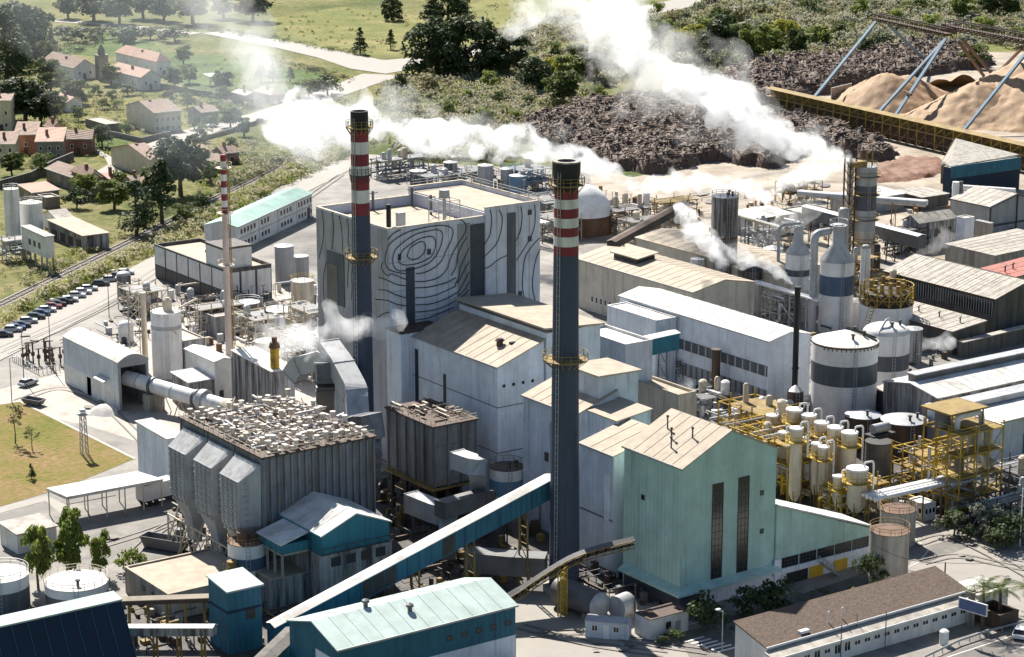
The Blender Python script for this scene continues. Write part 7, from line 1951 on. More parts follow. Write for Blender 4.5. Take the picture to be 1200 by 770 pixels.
for px, py, top, lb in ((1118, 628, 596, 'dark bush in shade left of the silvery bush'), (1185, 640, 600, 'dark bush in shade right of the silvery bush'), (1170, 646, 618, 'low dark bush in front of the silvery bush')): tree(lb, px, py, 0, 'bush', 'leaf_dark', top=top, wide=1.1)
# palms
def palm(label, px, py, ytop, seed, fr=3.4):
    x, y = at(px, py); h = zat(x, y, ytop); random.seed(seed); t = T('palm_tree', label, 'palm tree', (x, y, 0))
    mb = MB(); mb.tube([(0, 0, 0), (.1, 0, h * .4), (.05, .1, h * .8), (0, 0, h)], [.30, .22, .2, .26], 10); t.part('trunk', mb, 'trunk_bark')
    for k in range(22):
        a = k * 2.4 + random.random() * .4; el = random.uniform(-.1, 1.15); L_ = fr * random.uniform(.8, 1.1); mb = MB(); pts = []
        for i in range(8):
            s = i / 7; rr_ = L_ * s; pts.append(Vector((cos(a) * rr_ * cos(el * (1 - s * .5)), sin(a) * rr_ * cos(el * (1 - s * .5)), h + rr_ * sin(el) - s * s * L_ * .55)))
        side = Vector((-sin(a), cos(a), 0))
        for i in range(7):
            p, q = pts[i], pts[i + 1]; w = .55 * sin(pi * (i + 1) / 8.2) + .12
            for j in (0, .5):
                c = p.lerp(q, j); dd = (q - p) * .75
                for sg_ in (-1, 1): mb.face(c, c + (q - p) * .34, c + side * (sg_ * w) + dd - Vector((0, 0, w * .35)))
        me = mb.mesh('frond'); t.part('frond', me, 'leaf_bright' if k % 4 == 0 else 'leaf_mid')
    return t
palm('palm tree with arching fronds in front of the end of the white building', 1151, 738, 688, 1)
palm('second palm crown close right of the first, by the slatted gate', 1171, 728, 690, 2, 3.0)
palm('palm cut off by the right picture edge', 1203, 716, 690, 3, 3.0)

# big trees along the railway and village
for px, py, top, kind, m, w, lb in (
    (160, 276, 212, 'cypress', 'leaf_dark', 1.25, 'dark narrow tree left of the pair beside the railway'), (190, 262, 186, 'conifer', 'leaf_dark', 1.25, 'tall dark pointed tree beside the railway'), (212, 230, 160, 'round', 'leaf_dark', 1.15, 'large dark round tree with a bare stem beside the village road'),
    (134, 246, 212, 'round', 'leaf_bright', 1.5, 'light green bushy tree left of the dark railway trees'), (218, 262, 238, 'bush', 'leaf_mid', 1.2, 'round bush right of the dark pointed tree'), (238, 247, 226, 'bush', 'leaf_dark', 1.2, 'dark bush by the railway left of the slender stack'),
    (30, 145, 92, 'round', 'leaf_dark', 1.5, 'dense dark tree behind the row of small village houses'), (48, 146, 104, 'round', 'leaf_dark', 1.4, 'dark round tree right of the dense one behind the village row'), (8, 100, 12, 'cypress', 'leaf_dark', 1.3, 'tall dark cypress like tree at the left picture edge'), (36, 58, 8, 'dome', 'leaf_dark', 1.2, 'broad dark tree in the upper left corner'), (16, 70, 0, 'dome', 'leaf_dark', 1.1, 'wide dark tree in the far upper left'),
    (88, 122, 92, 'round', 'leaf_mid', 1.4, 'garden tree with thin stem below the white gabled house'), (60, 110, 84, 'round', 'leaf_mid', 1.5, 'pale green tree left of the white gabled house'), (110, 112, 98, 'bush', 'leaf_mid', 1.3, 'round garden bush below the church like tower'), (150, 112, 98, 'bush', 'leaf_dark', 1.5, 'dark bush in front of the blue white house'),
    (138, 128, 116, 'bush', 'leaf_bright', 1.3, 'bright bush left of the tall cream house'), (70, 130, 112, 'round', 'leaf_bright', 1.5, 'light tree among the village gardens'), (228, 152, 136, 'round', 'leaf_mid', 1.3, 'small tree right of the tall cream house'), (246, 148, 134, 'bush', 'leaf_mid', 1.4, 'bush by the village road right of the cream house'),
    (306, 96, 72, 'conifer', 'leaf_dark', 1.3, 'small dark conifer left of two others in the green field'), (320, 96, 74, 'conifer', 'leaf_dark', 1.3, 'middle small conifer at the brown roofed farmhouse'), (340, 96, 78, 'conifer', 'leaf_dark', 1.3, 'right small conifer at the edge of the green field'), (384, 112, 86, 'bush', 'leaf_dark', 1.3, 'dark hedge tree below the field track'), (362, 114, 92, 'bush', 'leaf_mid', 1.5, 'green hedge tree left of the field track'),
    (422, 64, 32, 'conifer', 'leaf_dark', 1.1, 'lone dark conifer beside the field road'), (458, 58, 34, 'conifer', 'leaf_mid', 1.2, 'loose conifer standing in the tan field'), (472, 62, 48, 'conifer', 'leaf_dark', 1.2, 'smaller conifer right of the loose one'), (459, 24, -4, 'dome', 'leaf_dark', .8, 'dark round tree at the top edge above the tan field'),
    (505, 30, -10, 'conifer', 'leaf_dark', 1.3, 'first dark tree of the upper group behind the great round tree'), (525, 26, -14, 'dome', 'leaf_dark', .9, 'second dark tree of the upper group behind the great round tree'), (548, 26, -6, 'cypress', 'leaf_dark', 1.3, 'third dark tree of the upper group behind the great round tree')):
    tree(lb, px, py, 0, kind, m, top=top, wide=w)
for px, py, top, w, lb in ((512, 86, 20, 1.0, 'left half of the great dark round tree clump, top centre'), (546, 88, 16, 1.05, 'right half of the great dark round tree clump, top centre')): tree(lb, px, py, 0, 'dome', 'leaf_dark', top=top, wide=w)
for px, py, top, kind, m, w, lb in (
    (596, 92, 40, 'round', 'leaf_dark', 1.3, 'dark tree right of the great round tree clump'), (626, 108, 66, 'round', 'leaf_dark', 1.3, 'dark tree left of the rising steam, above the bark heap'), (660, 124, 82, 'round', 'leaf_mid', 1.4, 'mid green tree beside the bark heap edge'), (690, 98, 58, 'round', 'leaf_olive', 1.3, 'olive tree just left of the rising steam column'), (676, 78, 52, 'round', 'leaf_mid', 1.2, 'tree above the olive one, left of the steam column'),
    (812, 64, 28, 'round', 'leaf_yellow', 1.3, 'yellow green tree right of the steam column'), (840, 74, 18, 'round', 'leaf_dark', 1.1, 'dark tree right of the yellow green one'), (882, 74, 30, 'round', 'leaf_bright', 1.3, 'large light green tree near the upper bark heap'), (818, 84, 56, 'bush', 'leaf_dark', 1.1, 'dark bush under the yellow green tree'), (934, 70, 34, 'round', 'leaf_mid', 1.0, 'mid green tree above the upper bark heap'), (854, 84, 56, 'bush', 'leaf_mid', 1.2, 'green bush between the dark and the light tree'), (782, 74, 58, 'bush', 'leaf_olive', 1.2, 'olive bush at the right edge of the steam column'),
    (1034, 62, 38, 'bush', 'leaf_dark', 1.2, 'dark bush under the conveyor bridge'), (1014, 68, 44, 'round', 'leaf_dark', 1.0, 'dark tree left of the blue gantry legs'), (1128, 24, -6, 'round', 'leaf_bright', 1.4, 'light green tree at the top edge right'), (1160, 22, -14, 'round', 'leaf_mid', 1.1, 'tall thin tree left of its twin at the top right edge'), (1182, 22, -14, 'round', 'leaf_mid', 1.1, 'tall thin tree right of its twin at the top right corner'), (1142, 80, 50, 'bush', 'leaf_mid', 1.0, 'green bush between chip piles and bridge')):
    tree(lb, px, py, 0, kind, m, top=top, wide=w)
# treeline at the top left, behind the smoke
ORD = ['first', 'second', 'third', 'fourth', 'fifth', 'sixth', 'seventh', 'eighth']
for k, px in enumerate((80, 110, 140, 168, 192, 226, 262, 296)):
    tree('%s tree from the left in the hazy row along the upper left path' % ORD[k], px, 22 + (k % 3) * 3, 0, 'round', ('leaf_mid', 'leaf_dark', 'leaf_mid')[k % 3], top=-6 - (k % 2) * 8, wide=1.5, group='hazy trees along the upper left path')
for k, px in enumerate((75, 96, 120, 150, 176, 205)):
    tree('%s dark bush from the left in the hazy hedge below the upper left path' % ORD[k], px, 46 + k % 2 * 3, 0, 'bush', 'leaf_dark', top=30, wide=1.8, group='hedge bushes below the upper left path')

random.seed(77)
for k, (px, py) in enumerate(((470, 108), (486, 128), (505, 112), (528, 140), (548, 118), (566, 150), (585, 124), (604, 146), (618, 128), (572, 104), (640, 108), (610, 92), (650, 70), (535, 168), (500, 160), (700, 120))):
    tree('rounded leafy bush amid the pale scrub between the field road and the bark heap', px, py, random.uniform(4.5, 8), 'bush', random.choice(('leaf_mid', 'leaf_olive', 'leaf_dark', 'leaf_bright')), wide=random.uniform(.8, 1.1), group='bushes amid the scrub, top centre')
for k, (px, py) in enumerate(((790, 40), (870, 30), (905, 50), (950, 20), (985, 44), (1010, 20), (1050, 30), (1075, 14), (1090, 44), (930, 6), (1150, 44), (1190, 50), (770, 20), (830, 10))):
    tree('rounded bush amid the wide scrub above the wood yard', px, py, random.uniform(6, 11), 'bush', random.choice(('leaf_bright', 'leaf_olive', 'leaf_mid', 'leaf_bright')), wide=random.uniform(.8, 1.1), group='bushes amid the scrub, top right')
for k, (px, py) in enumerate(((72, 100), (100, 122), (120, 128), (92, 142), (132, 118), (200, 120), (220, 128), (250, 130), (216, 112), (262, 118), (196, 150), (238, 166), (64, 142), (148, 158), (20, 196), (50, 204), (140, 222), (116, 236), (90, 244), (258, 196), (270, 176))):
    tree('small leafy bush in the village gardens', px, py, random.uniform(3.5, 6.5), 'bush', random.choice(('leaf_mid', 'leaf_bright', 'leaf_dark', 'leaf_mid')), wide=random.uniform(.8, 1.2), group='bushes in the village gardens')

for k, (px, py, h) in enumerate(((776, 52, 11), (798, 66, 12), (834, 50, 11), (866, 62, 13), (902, 66, 11), (918, 54, 12), (958, 58, 10), (846, 36, 11), (704, 84, 11), (648, 96, 10), (668, 100, 11))):
    tree('bright rounded tree behind the log yard beside the steam column', px, py, h, 'dome' if k % 2 else 'round', ('leaf_bright', 'leaf_yellow', 'leaf_bright', 'leaf_mid')[k % 4], wide=1.0 if k % 2 else 1.4, group='bright trees behind the log yard')
for k, (px, py, h) in enumerate(((6, 140, 11), (22, 128, 10), (40, 122, 9), (56, 96, 9), (130, 100, 8), (205, 104, 8), (222, 98, 7), (262, 108, 8), (120, 172, 7), (196, 204, 8), (100, 232, 7), (14, 206, 7), (270, 150, 7), (150, 60, 9), (215, 76, 8), (20, 84, 11), (52, 74, 9), (286, 160, 6), (246, 214, 6), (180, 228, 8))):
    tree('rounded broadleaf tree between the village houses', px, py, h, 'round', ('leaf_mid', 'leaf_dark', 'leaf_bright', 'leaf_mid')[k % 4], wide=1.3, group='broadleaf trees between the village houses')

def in_poly(P, X, Y):
    ins = np.zeros(len(X), bool); n = len(P)
    for i in range(n):
        x1, y1 = P[i]; x2, y2 = P[(i + 1) % n]
        c = ((y1 > Y) != (y2 > Y)) & (X < (x2 - x1) * (Y - y1) / (y2 - y1 + 1e-12) + x1); ins ^= c
    return ins
def scatter(pix, spacing):
    P = [at(*p) for p in pix]; xs = [p[0] for p in P]; ys = [p[1] for p in P]
    n = int((max(xs) - min(xs)) * (max(ys) - min(ys)) / spacing ** 2)
    X = rng.uniform(min(xs), max(xs), n); Y = rng.uniform(min(ys), max(ys), n); k = in_poly(P, X, Y)
    return X[k], Y[k]
def scrub(pix, spacing, r0, r1, mats, per=26, plume=0.0, nm='scrub', leaf=.35, tall=.75):
    X, Y = scatter(pix, spacing)
    keep = np.array([mnoise.noise((x * .045, y * .045, 1.3)) > -.38 for x, y in zip(X, Y)], bool); X, Y = X[keep], Y[keep]
    R = rng.uniform(r0, r1, len(X)) * (1 + .35 * np.array([mnoise.noise((x * .06, y * .06, 7)) for x, y in zip(X, Y)]))
    which = np.array([mnoise.noise((x * .05 + 9, y * .05, 2)) for x, y in zip(X, Y)]) + rng.normal(size=len(X)) * .22
    q = np.quantile(which, np.linspace(0, 1, len(mats) + 1))
    for i, m in enumerate(mats):
        s = (which >= q[i]) & (which <= q[i + 1] if i == len(mats) - 1 else which < q[i + 1])
        if s.sum() == 0: continue
        me = leafcloud(nm, np.stack([X[s], Y[s], R[s] * .35], 1), R[s], per, leaf * np.clip(R[s] / 1.5, .7, 2.2), squash=tall, up=.5)
        o = link(nm, me, m, kind='stuff'); o['category'] = 'scrub'; o['label'] = 'mass of %s covering the open ground' % {'scrub_green': 'green scrub', 'scrub_olive': 'olive scrub', 'scrub_lime': 'light green scrub', 'scrub_dark': 'dark scrub', 'scrub_grey': 'grey green scrub'}.get(m, 'scrub')
    if plume:
        k = rng.random(len(X)) < plume; x, y, r = X[k], Y[k], R[k]
        n = 9; N = len(x) * n
        px_ = np.repeat(x, n) + rng.normal(size=N) * np.repeat(r, n) * .5; py_ = np.repeat(y, n) + rng.normal(size=N) * np.repeat(r, n) * .5; pz = np.repeat(r, n) * rng.uniform(.55, 1.15, N)
        me = leafcloud('pampas', np.stack([px_, py_, pz], 1), np.full(N, .26), 6, .42, squash=2.0, up=0)
        o = link('pampas_grass', me, 'plume_cream', kind='stuff'); o['category'] = 'pampas grass'; o['label'] = 'cream plumes of pampas grass standing over the scrub'
scrub([(0, 372), (70, 336), (160, 292), (230, 256), (300, 220), (370, 182), (430, 148), (450, 165), (398, 190), (340, 215), (262, 256), (215, 286), (158, 306), (84, 340), (0, 382)], 1.8, 1.0, 2.3, ['scrub_lime', 'scrub_green', 'scrub_lime'], 32, .5, leaf=.45)
scrub([(30, 340), (100, 304), (150, 276), (215, 246), (300, 206), (300, 200), (215, 238), (150, 266), (95, 292), (20, 330)], 1.8, .7, 1.5, ['scrub_lime', 'scrub_green'], 28, .15, leaf=.4)
scrub([(240, 232), (300, 190), (350, 160), (410, 128), (450, 130), (425, 150), (365, 182), (290, 215)], 2.0, 1.0, 2.3, ['scrub_green', 'scrub_grey', 'scrub_olive'], 28, .25, leaf=.45)
scrub([(450, 95), (520, 84), (600, 80), (660, 60), (740, 40), (760, 60), (745, 90), (680, 115), (640, 135), (600, 190), (480, 190), (440, 150)], 3.0, 1.3, 3.2, ['scrub_green', 'scrub_grey', 'scrub_olive', 'scrub_lime', 'scrub_grey', 'scrub_olive'], 34, .7, leaf=.6)
scrub([(745, 30), (860, 0), (1000, -12), (1260, -10), (1260, 40), (1200, 60), (1090, 50), (1000, 72), (900, 76), (850, 92), (800, 90), (750, 70)], 4.4, 1.8, 4.0, ['scrub_olive', 'scrub_green', 'scrub_grey', 'scrub_olive', 'scrub_grey'], 34, .7, leaf=.8)
scrub([(560, 46), (640, 22), (740, 12), (740, 30), (660, 52), (600, 70)], 3.6, 1.4, 3.0, ['scrub_olive', 'scrub_grey'], 26, .5, leaf=.7)
scrub([(60, 110), (170, 112), (260, 116), (290, 130), (230, 152), (140, 158), (110, 150), (70, 140)], 4.2, .7, 1.7, ['scrub_green', 'scrub_lime', 'scrub_dark'], 26, .1, leaf=.5)
scrub([(230, 104), (330, 108), (390, 104), (380, 112), (310, 128), (250, 132)], 3.2, .9, 2.0, ['scrub_green', 'scrub_grey', 'scrub_dark'], 26, .1, leaf=.5)
scrub([(170, 58), (262, 64), (300, 70), (425, 96), (400, 112), (330, 108), (245, 112), (195, 84)], 8, .4, .9, ['scrub_green', 'scrub_lime'], 22, .1, leaf=.5)
scrub([(315, 22), (400, 10), (500, 22), (640, -10), (600, 36), (540, 58), (425, 64), (330, 48)], 9, .5, 1.1, ['scrub_green', 'scrub_olive'], 22, .1, leaf=.6)
scrub([(290, 62), (420, 92), (416, 96), (286, 67)], 2.4, .9, 1.6, ['scrub_dark', 'scrub_green'], 26, 0, leaf=.5)
scrub([(225, 28), (430, 62), (426, 67), (222, 33)], 2.6, .8, 1.6, ['scrub_dark', 'scrub_green'], 26, 0, leaf=.5)
scrub([(0, 140), (60, 128), (110, 150), (140, 168), (170, 176), (130, 200), (110, 184), (60, 190), (0, 205)], 3.6, .6, 1.5, ['scrub_green', 'scrub_lime', 'scrub_dark'], 26, .05, leaf=.45)
scrub([(20, 60), (70, 52), (120, 50), (50, 84), (40, 120), (0, 130), (0, 70)], 4.0, 1.0, 2.6, ['scrub_green', 'scrub_dark'], 26, .1, leaf=.6)
scrub([(0, 200), (60, 186), (110, 195), (60, 206), (0, 214)], 2.2, .6, 1.2, ['scrub_green', 'scrub_dark'], 26, 0, leaf=.4)
scrub([(0, 262), (40, 300), (100, 290), (60, 326), (0, 345)], 3.4, .5, 1.2, ['scrub_lime', 'scrub_olive'], 26, .1, leaf=.4)
scrub([(225, 180), (262, 170), (320, 150), (400, 118), (430, 112), (400, 132), (320, 170), (262, 214), (235, 226), (225, 205)], 2.2, .7, 1.6, ['scrub_green', 'scrub_lime', 'scrub_grey'], 26, .2, leaf=.45)
scrub([(810, 712), (860, 700), (930, 690), (985, 690), (1050, 676), (1060, 684), (1000, 700), (930, 716), (880, 738), (840, 748)], 1.3, .25, .55, ['scrub_green', 'scrub_dark'], 26, 0, nm='ground_cover', leaf=.22)

# ================================================================ the wood yard
def mound_field(name, label, cat, pix, mounds, m, res=1.2, noise=.5, nscale=.35, edge=4, plateau=0.0):
    P = [at(*p) for p in pix]; x0, x1 = min(p[0] for p in P), max(p[0] for p in P); y0, y1 = min(p[1] for p in P), max(p[1] for p in P)
    gx = np.arange(x0 - edge, x1 + edge, res); gy = np.arange(y0 - edge, y1 + edge, res); X, Y = np.meshgrid(gx, gy); Z = np.full(X.shape, -.3)
    if plateau:
        ins = in_poly(P, X.ravel(), Y.ravel()).reshape(X.shape); d = ins.astype(float)
        for _ in range(3): d = (d + np.roll(d, 1, 0) + np.roll(d, -1, 0) + np.roll(d, 1, 1) + np.roll(d, -1, 1)) / 5
        Z = np.where(d > .02, plateau * np.clip(d * 1.3, 0, 1), Z)
    for (cx_, cy_, h, r, z0) in mounds:
        D_ = np.hypot(X - cx_, Y - cy_); Z = np.maximum(Z, np.where(D_ < r, z0 + h * (1 - D_ / r) - .12 * h * np.exp(-(D_ / (r * .15)) ** 2), -.3))
    nz = np.array([mnoise.fractal((x * nscale, y * nscale, 3.3), 1.0, 2.0, 4) for x, y in zip(X.ravel(), Y.ravel())]).reshape(X.shape)
    Z = np.where(Z > 0, np.maximum(Z + nz * noise, -.3), -.3)
    ny, nx = X.shape; keep = Z > -.29
    fm = keep[:-1, :-1] | keep[1:, :-1] | keep[:-1, 1:] | keep[1:, 1:]
    idx = np.arange(nx * ny).reshape(ny, nx); f = np.stack([idx[:-1, :-1][fm], idx[:-1, 1:][fm], idx[1:, 1:][fm], idx[1:, :-1][fm]], 1)
    used = np.unique(f); mp = np.full(nx * ny, -1); mp[used] = np.arange(len(used))
    bx0, by0 = P[0]
    v = np.stack([X.ravel()[used] - bx0, Y.ravel()[used] - by0, Z.ravel()[used]], 1)
    me = bpy.data.meshes.new(name); me.from_pydata(v.tolist(), [], mp[f].tolist()); me.polygons.foreach_set('use_smooth', [True] * len(me.polygons)); me.update()
    o = link(name, me, m); o.location = (bx0, by0, 0); o['label'] = label; o['category'] = cat
    return o
def log_litter(label, heap, n, m, seed, lmin=1.5, lmax=5):
    me = heap.data; r = np.random.default_rng(seed); random.seed(seed); N = len(me.vertices); co = np.empty(N * 3); me.vertices.foreach_get('co', co); co = co.reshape(-1, 3); co = co[co[:, 2] > .8]
    mb = MB(); o = heap.location
    for i in r.integers(0, len(co), n):
        p = Vector(co[i]) + o; a = random.gauss(.4, .7); l = random.uniform(lmin, lmax) / 2; d = Vector((cos(a) * l, sin(a) * l, random.uniform(-.12, .12) * l)); w = random.uniform(.15, .38); mb.beam(p - d + Vector((0, 0, .15)), p + d + Vector((0, 0, .15)), w)
    q = link('logs', mb.mesh('logs'), m, kind='stuff'); q['label'] = label; q['category'] = 'logs'
rng = np.random.default_rng(11)
def rows(pix, spacing, h0, h1, r0, r1, z0):
    X, Y = scatter(pix, spacing); return [(x, y, rng.uniform(h0, h1), rng.uniform(r0, r1), z0) for x, y in zip(X, Y)]
bpA = [(625, 150), (690, 124), (770, 120), (850, 124), (905, 140), (965, 152), (1048, 182), (1025, 188), (960, 178), (900, 196), (840, 186), (770, 204), (700, 190), (640, 172)]
hA = mound_field('bark_heap', 'broad dark brown heap of dumped bark with many hummocks, crossed by steam', 'bark heap', bpA, rows(bpA, 5.0, 1.0, 3.6, 2.6, 5.0, 3.0), 'bark', .9, 1.0, .42, plateau=3.0)
bpB = [(848, 92), (900, 78), (1000, 72), (1085, 56), (1150, 62), (1160, 76), (1090, 88), (1010, 96), (945, 112), (890, 122), (850, 114)]
hB = mound_field('bark_heap', 'upper dark bark heap behind the chip piles, below the green scrub', 'bark heap', bpB, rows(bpB, 6.5, 1.2, 4.2, 3, 6, 2.8), 'bark', 1.1, 1.3, .36, plateau=3.4)
log_litter('loose brown logs and bark slabs strewn over the broad heap', hA, 5200, 'log_brown', 1, 1, 3.2); log_litter('dark logs strewn over the broad heap', hA, 4200, 'log_dark', 2, 1, 3.2)
log_litter('loose brown logs strewn over the upper heap', hB, 3000, 'log_brown', 3, 1.2, 3.6); log_litter('dark logs strewn over the upper heap', hB, 2600, 'log_dark', 4, 1.2, 3.6)
bpD = [(885, 165), (960, 158), (1050, 176), (1052, 192), (990, 184), (940, 192), (900, 190)]
bpC = [(1008, 200), (1060, 188), (1106, 190), (1100, 202), (1060, 212), (1015, 214)]
mound_field('bark_heap', 'low reddish bark heaps beside the blue hopper building', 'bark heap', bpC, rows(bpC, 5.5, .6, 1.4, 2.5, 4.5, .8), 'bark_red', .9, .5, .5, plateau=1.0)
def cone_of(px, py, h, r): x, y = at(px, py, h); return (x, y, h, r, 0)
x1_, y1_ = at(1040, 80, 13)
mound_field('chip_pile', 'brown sharp crested wood chip pile left of the larger pale piles', 'chip pile', [(985, 128), (1095, 130), (1080, 90), (1010, 100)], [cone_of(1040, 79, 13.5, 19), cone_of(1060, 82, 11, 17), cone_of(1022, 88, 9, 14), cone_of(1078, 92, 6, 12)], 'woodchip', .8, .7, .30, edge=14)
mound_field('chip_pile', 'long pale wood chip pile in the middle under the gantry legs', 'chip pile', [(1060, 150), (1140, 150), (1180, 100), (1100, 110)], [cone_of(1150, 88, 15, 24), cone_of(1130, 100, 12, 20), cone_of(1170, 80, 14, 22), cone_of(1110, 112, 8, 16), cone_of(1085, 126, 5, 13)], 'woodchip', .8, .7, .30, edge=16)
mound_field('chip_pile', 'tallest wood chip pile at the right picture edge', 'chip pile', [(1130, 165), (1230, 175), (1240, 90), (1160, 120)], [cone_of(1206, 62, 21, 34), cone_of(1225, 70, 20, 34), cone_of(1185, 88, 15, 27), cone_of(1165, 116, 8, 19)], 'woodchip', .9, .8, .28, edge=22)
mound_field('chip_pile', 'small far chip pile peeping out behind the brown crested one', 'chip pile', [(1085, 100), (1125, 100), (1115, 85), (1090, 88)], [cone_of(1105, 90, 6, 14), cone_of(1130, 84, 7, 13)], 'woodchip', 1.2, .3, .25, edge=10)
rwl = T('retaining_wall', 'short pale concrete wall at the foot of the brown chip pile', 'wall', (*at(974, 118), 0)); mb = MB(); q = at(998, 112); q = (q[0] - rwl.loc.x, q[1] - rwl.loc.y); mb.prism([(0, 0), q, (q[0] + .5, q[1] + .8), (.5, .8)], 0, 4.5); rwl.part('wall', mb, 'concrete')
# trestle conveyor
ta, tb_ = Vector(P3(900, 112, 5.5)), Vector(P3(1145, 168, 5.5)); tb_ = ta + (tb_ - ta) * 1.35; d = tb_ - ta; L_ = d.length; rz = atan2(d.y, d.x)
tt = T('trestle_conveyor', 'long ochre trestle conveyor running along the foot of the chip piles', 'conveyor', (ta.x, ta.y, 0), rz)
mb = MB(); mb.box(0, -1.4, 5.2, L_, 1.4, 5.6); mb.box(0, 1.2, 5.6, L_, 1.4, 7.4); tt.part('deck', mb, 'ochre_steel'); mb = MB(); mb.slab([(0, -1.5, 8.2), (L_, -1.5, 8.2), (L_, 1.6, 8.6), (0, 1.6, 8.6)], .15); tt.part('roof', mb, 'ochre_steel')
n = 34
for k in range(n + 1):
    x = L_ * k / n; mb = MB(); mb.beam((x, -1.3, 0), (x, -1.3, 8.1), .26); mb.beam((x, 1.3, 0), (x, 1.3, 8.1), .26)
    if k < n: mb.beam((x, -1.3, 5.4), (x + L_ / n, -1.3, 8.1), .16); mb.beam((x, -1.3, .5), (x + L_ / n, -1.3, 5.0), .12)
    tt.part('trestle_frame', mb, 'yellow_steel' if k % 2 else 'ochre_steel')
mb = MB(); mb.box(0, 1.0, .2, L_, 1.15, 5.1); tt.part('shade_backing', mb, 'rust_dark')  # dark sheet added to stand in for the shade inside the trestle
mb = MB(); mb.beam((0, -1.5, 2.6), (L_, -1.5, 2.6), .35); tt.part('side_beam', mb, 'rust')
# overhead stacker bridge on blue legs
ZB = 25.0
def truss(t, p, q, w, h, m):
    p = Vector(p); q = Vector(q); d = (q - p); n = max(2, int(d.length / 3.2)); s = Vector((-d.y, d.x, 0)).normalized() * w / 2; u = Vector((0, 0, h)); mb = MB()
    for sg_ in (-1, 1):
        mb.beam(p + s * sg_, q + s * sg_, .3); mb.beam(p + s * sg_ + u, q + s * sg_ + u, .3)
        for k in range(n): a = p + d * (k / n) + s * sg_; b = p + d * ((k + 1) / n) + s * sg_; mb.beam(a, b + u, .16); mb.beam(a, a + u, .16)
    for k in range(n): a = p + d * (k / n); mb.beam(a - s, a + s, .2); mb.beam(a - s + u, a + s + u, .16)
    t.part('truss', mb, m)
    mb = MB(); mb.add([p - s * .9 + u * .3, q - s * .9 + u * .3, q + s * .9 + u * .3, p + s * .9 + u * .3, p - s * .9 + u * .4, q - s * .9 + u * .4, q + s * .9 + u * .4, p + s * .9 + u * .4], [(0, 1, 2, 3), (4, 5, 6, 7)]); t.part('belt', mb, 'rust_dark')
o0 = Vector((*at(1017, 145), 0))
sb = T('stacker_bridge', 'overhead rusty truss bridge on slanting blue legs above the chip piles', 'conveyor bridge', o0)
R3 = lambda px, py, z: Vector((*at(px, py, z), z)) - o0
truss(sb, R3(1026, 24, ZB), R3(1112, 43, ZB), 3.0, 2.6, 'gantry_brown'); truss(sb, R3(1112, 34, ZB + 1.5), R3(1250, 60, ZB + 1.5), 3.2, 3.2, 'gantry_brown')
mb = MB(); c = R3(1112, 38, ZB); mb.box(c.x - 2, c.y - 2, c.z - .5, c.x + 2, c.y + 2, c.z + 3); sb.part('drive_house', mb, 'rust_dark')
for a, b, m in (((938, 134), (1026, 26), 'crane_blue'), ((1017, 146), (1108, 46), 'crane_blue'), ((1037, 154), (1108, 46), 'crane_blue'), ((1122, 162), (1206, 58), 'crane_blue')):
    mb = MB(); mb.beam(R3(*a, 0), R3(*b, ZB), 1.0, .8); sb.part('leg', mb, m)
for a, b, m in (((1092, 78), (1042, 30), 'crane_blue'), ((1172, 98), (1128, 46), 'rust'), ((1164, 104), (1124, 50), 'rust'), ((1165, 90), (1198, 56), 'rust')):
    mb = MB(); mb.beam(R3(*a, 0), R3(*b, ZB), .9, .7); sb.part('leg', mb, m, label='rear leg' if m == 'crane_blue' else 'rusty rear leg')
mb = MB(); mb.beam(R3(1060, 107, ZB * .42), R3(1068, 111, ZB * .42), .7); sb.part('cross_beam', mb, 'rust')

# ================================================================ the village
def vh(name, label, px, py, h, pl, pr, rz, roof, wall, roofm, wl=0, wr_=0, two=False, Lx=None, Ly=None, chim=False, cat='house'):
    t = bld(name, label, cat, px, py, h, pl, pr, Lx=Lx, Ly=Ly, rz=rz, wall=wall, roofm=roofm, roof=roof, over=.4, trim='render_white' if 'tile' in roofm else None)
    for f in ((1,) if not two else (0, 1)):
        zz = (h * .52 if two else h * .38) if f else h * .12
        for k in range(wr_): window(t, 'R', t.Lx * (k + .5) / wr_ - .5, zz, 1.0, min(1.4, h * .3), 'frame_white')
        for k in range(wl): window(t, 'L', t.Ly * (k + .5) / wl - .5, zz, 1.0, min(1.4, h * .3), 'frame_white')
    if wr_: door(t, 'R', t.Lx * .42, 1.1, 2.1, 'rust_dark')
    if chim or Lx is None and cat == 'house': mb = MB(); mb.box(t.Lx * .3, t.Ly * .45, h, t.Lx * .3 + .8, t.Ly * .45 + .8, h + 3.0); ch_ = t.part('chimney', mb, 'brick_wall')
    return t
RZ = -AZ + .06
vh('village_house', 'orange red rendered house in the village row with pinkish roof', 17, 158, 6.0, 16, 42, RZ, ('mono', 'y+', 2.4), 'render_orange', 'tile_brown', wr_=1, Ly=9)
vh('village_house', 'stone house with orange tiled roof in the village row', 42, 166, 5.8, 41.5, 73, RZ, ('mono', 'y+', 2.6), 'stone_wall', 'tile_salmon', wr_=3, Ly=9, two=True)
vh('village_house', 'reddish house with brown tiles at the right end of the village row', 76, 163, 4.8, 74, 107, RZ, ('gable', 'x', 2.0), 'brick_wall', 'tile_brown', wr_=2, Ly=9)
vh('village_house', 'cream house with brown roof at the left end of the village row', -6, 169, 5.4, -7, 17, RZ, ('mono', 'y+', 2.2), 'render_cream', 'tile_brown', wr_=2, Ly=9, two=True)
vh('village_house', 'beige narrow tall house cut by the left picture edge', -12, 118, 10, -14, 12, RZ, ('mono', 'y+', 1.6), 'render_cream', 'tile_brown', wr_=2, Ly=9, two=True)
vh('village_house', 'big house with dark brown hipped roof and pale wall, below the village row', 107.6, 209, 5.0, 84, 121, 0, ('hip', 2.0), 'stone_wall', 'tile_brown', wl=2, wr_=1)
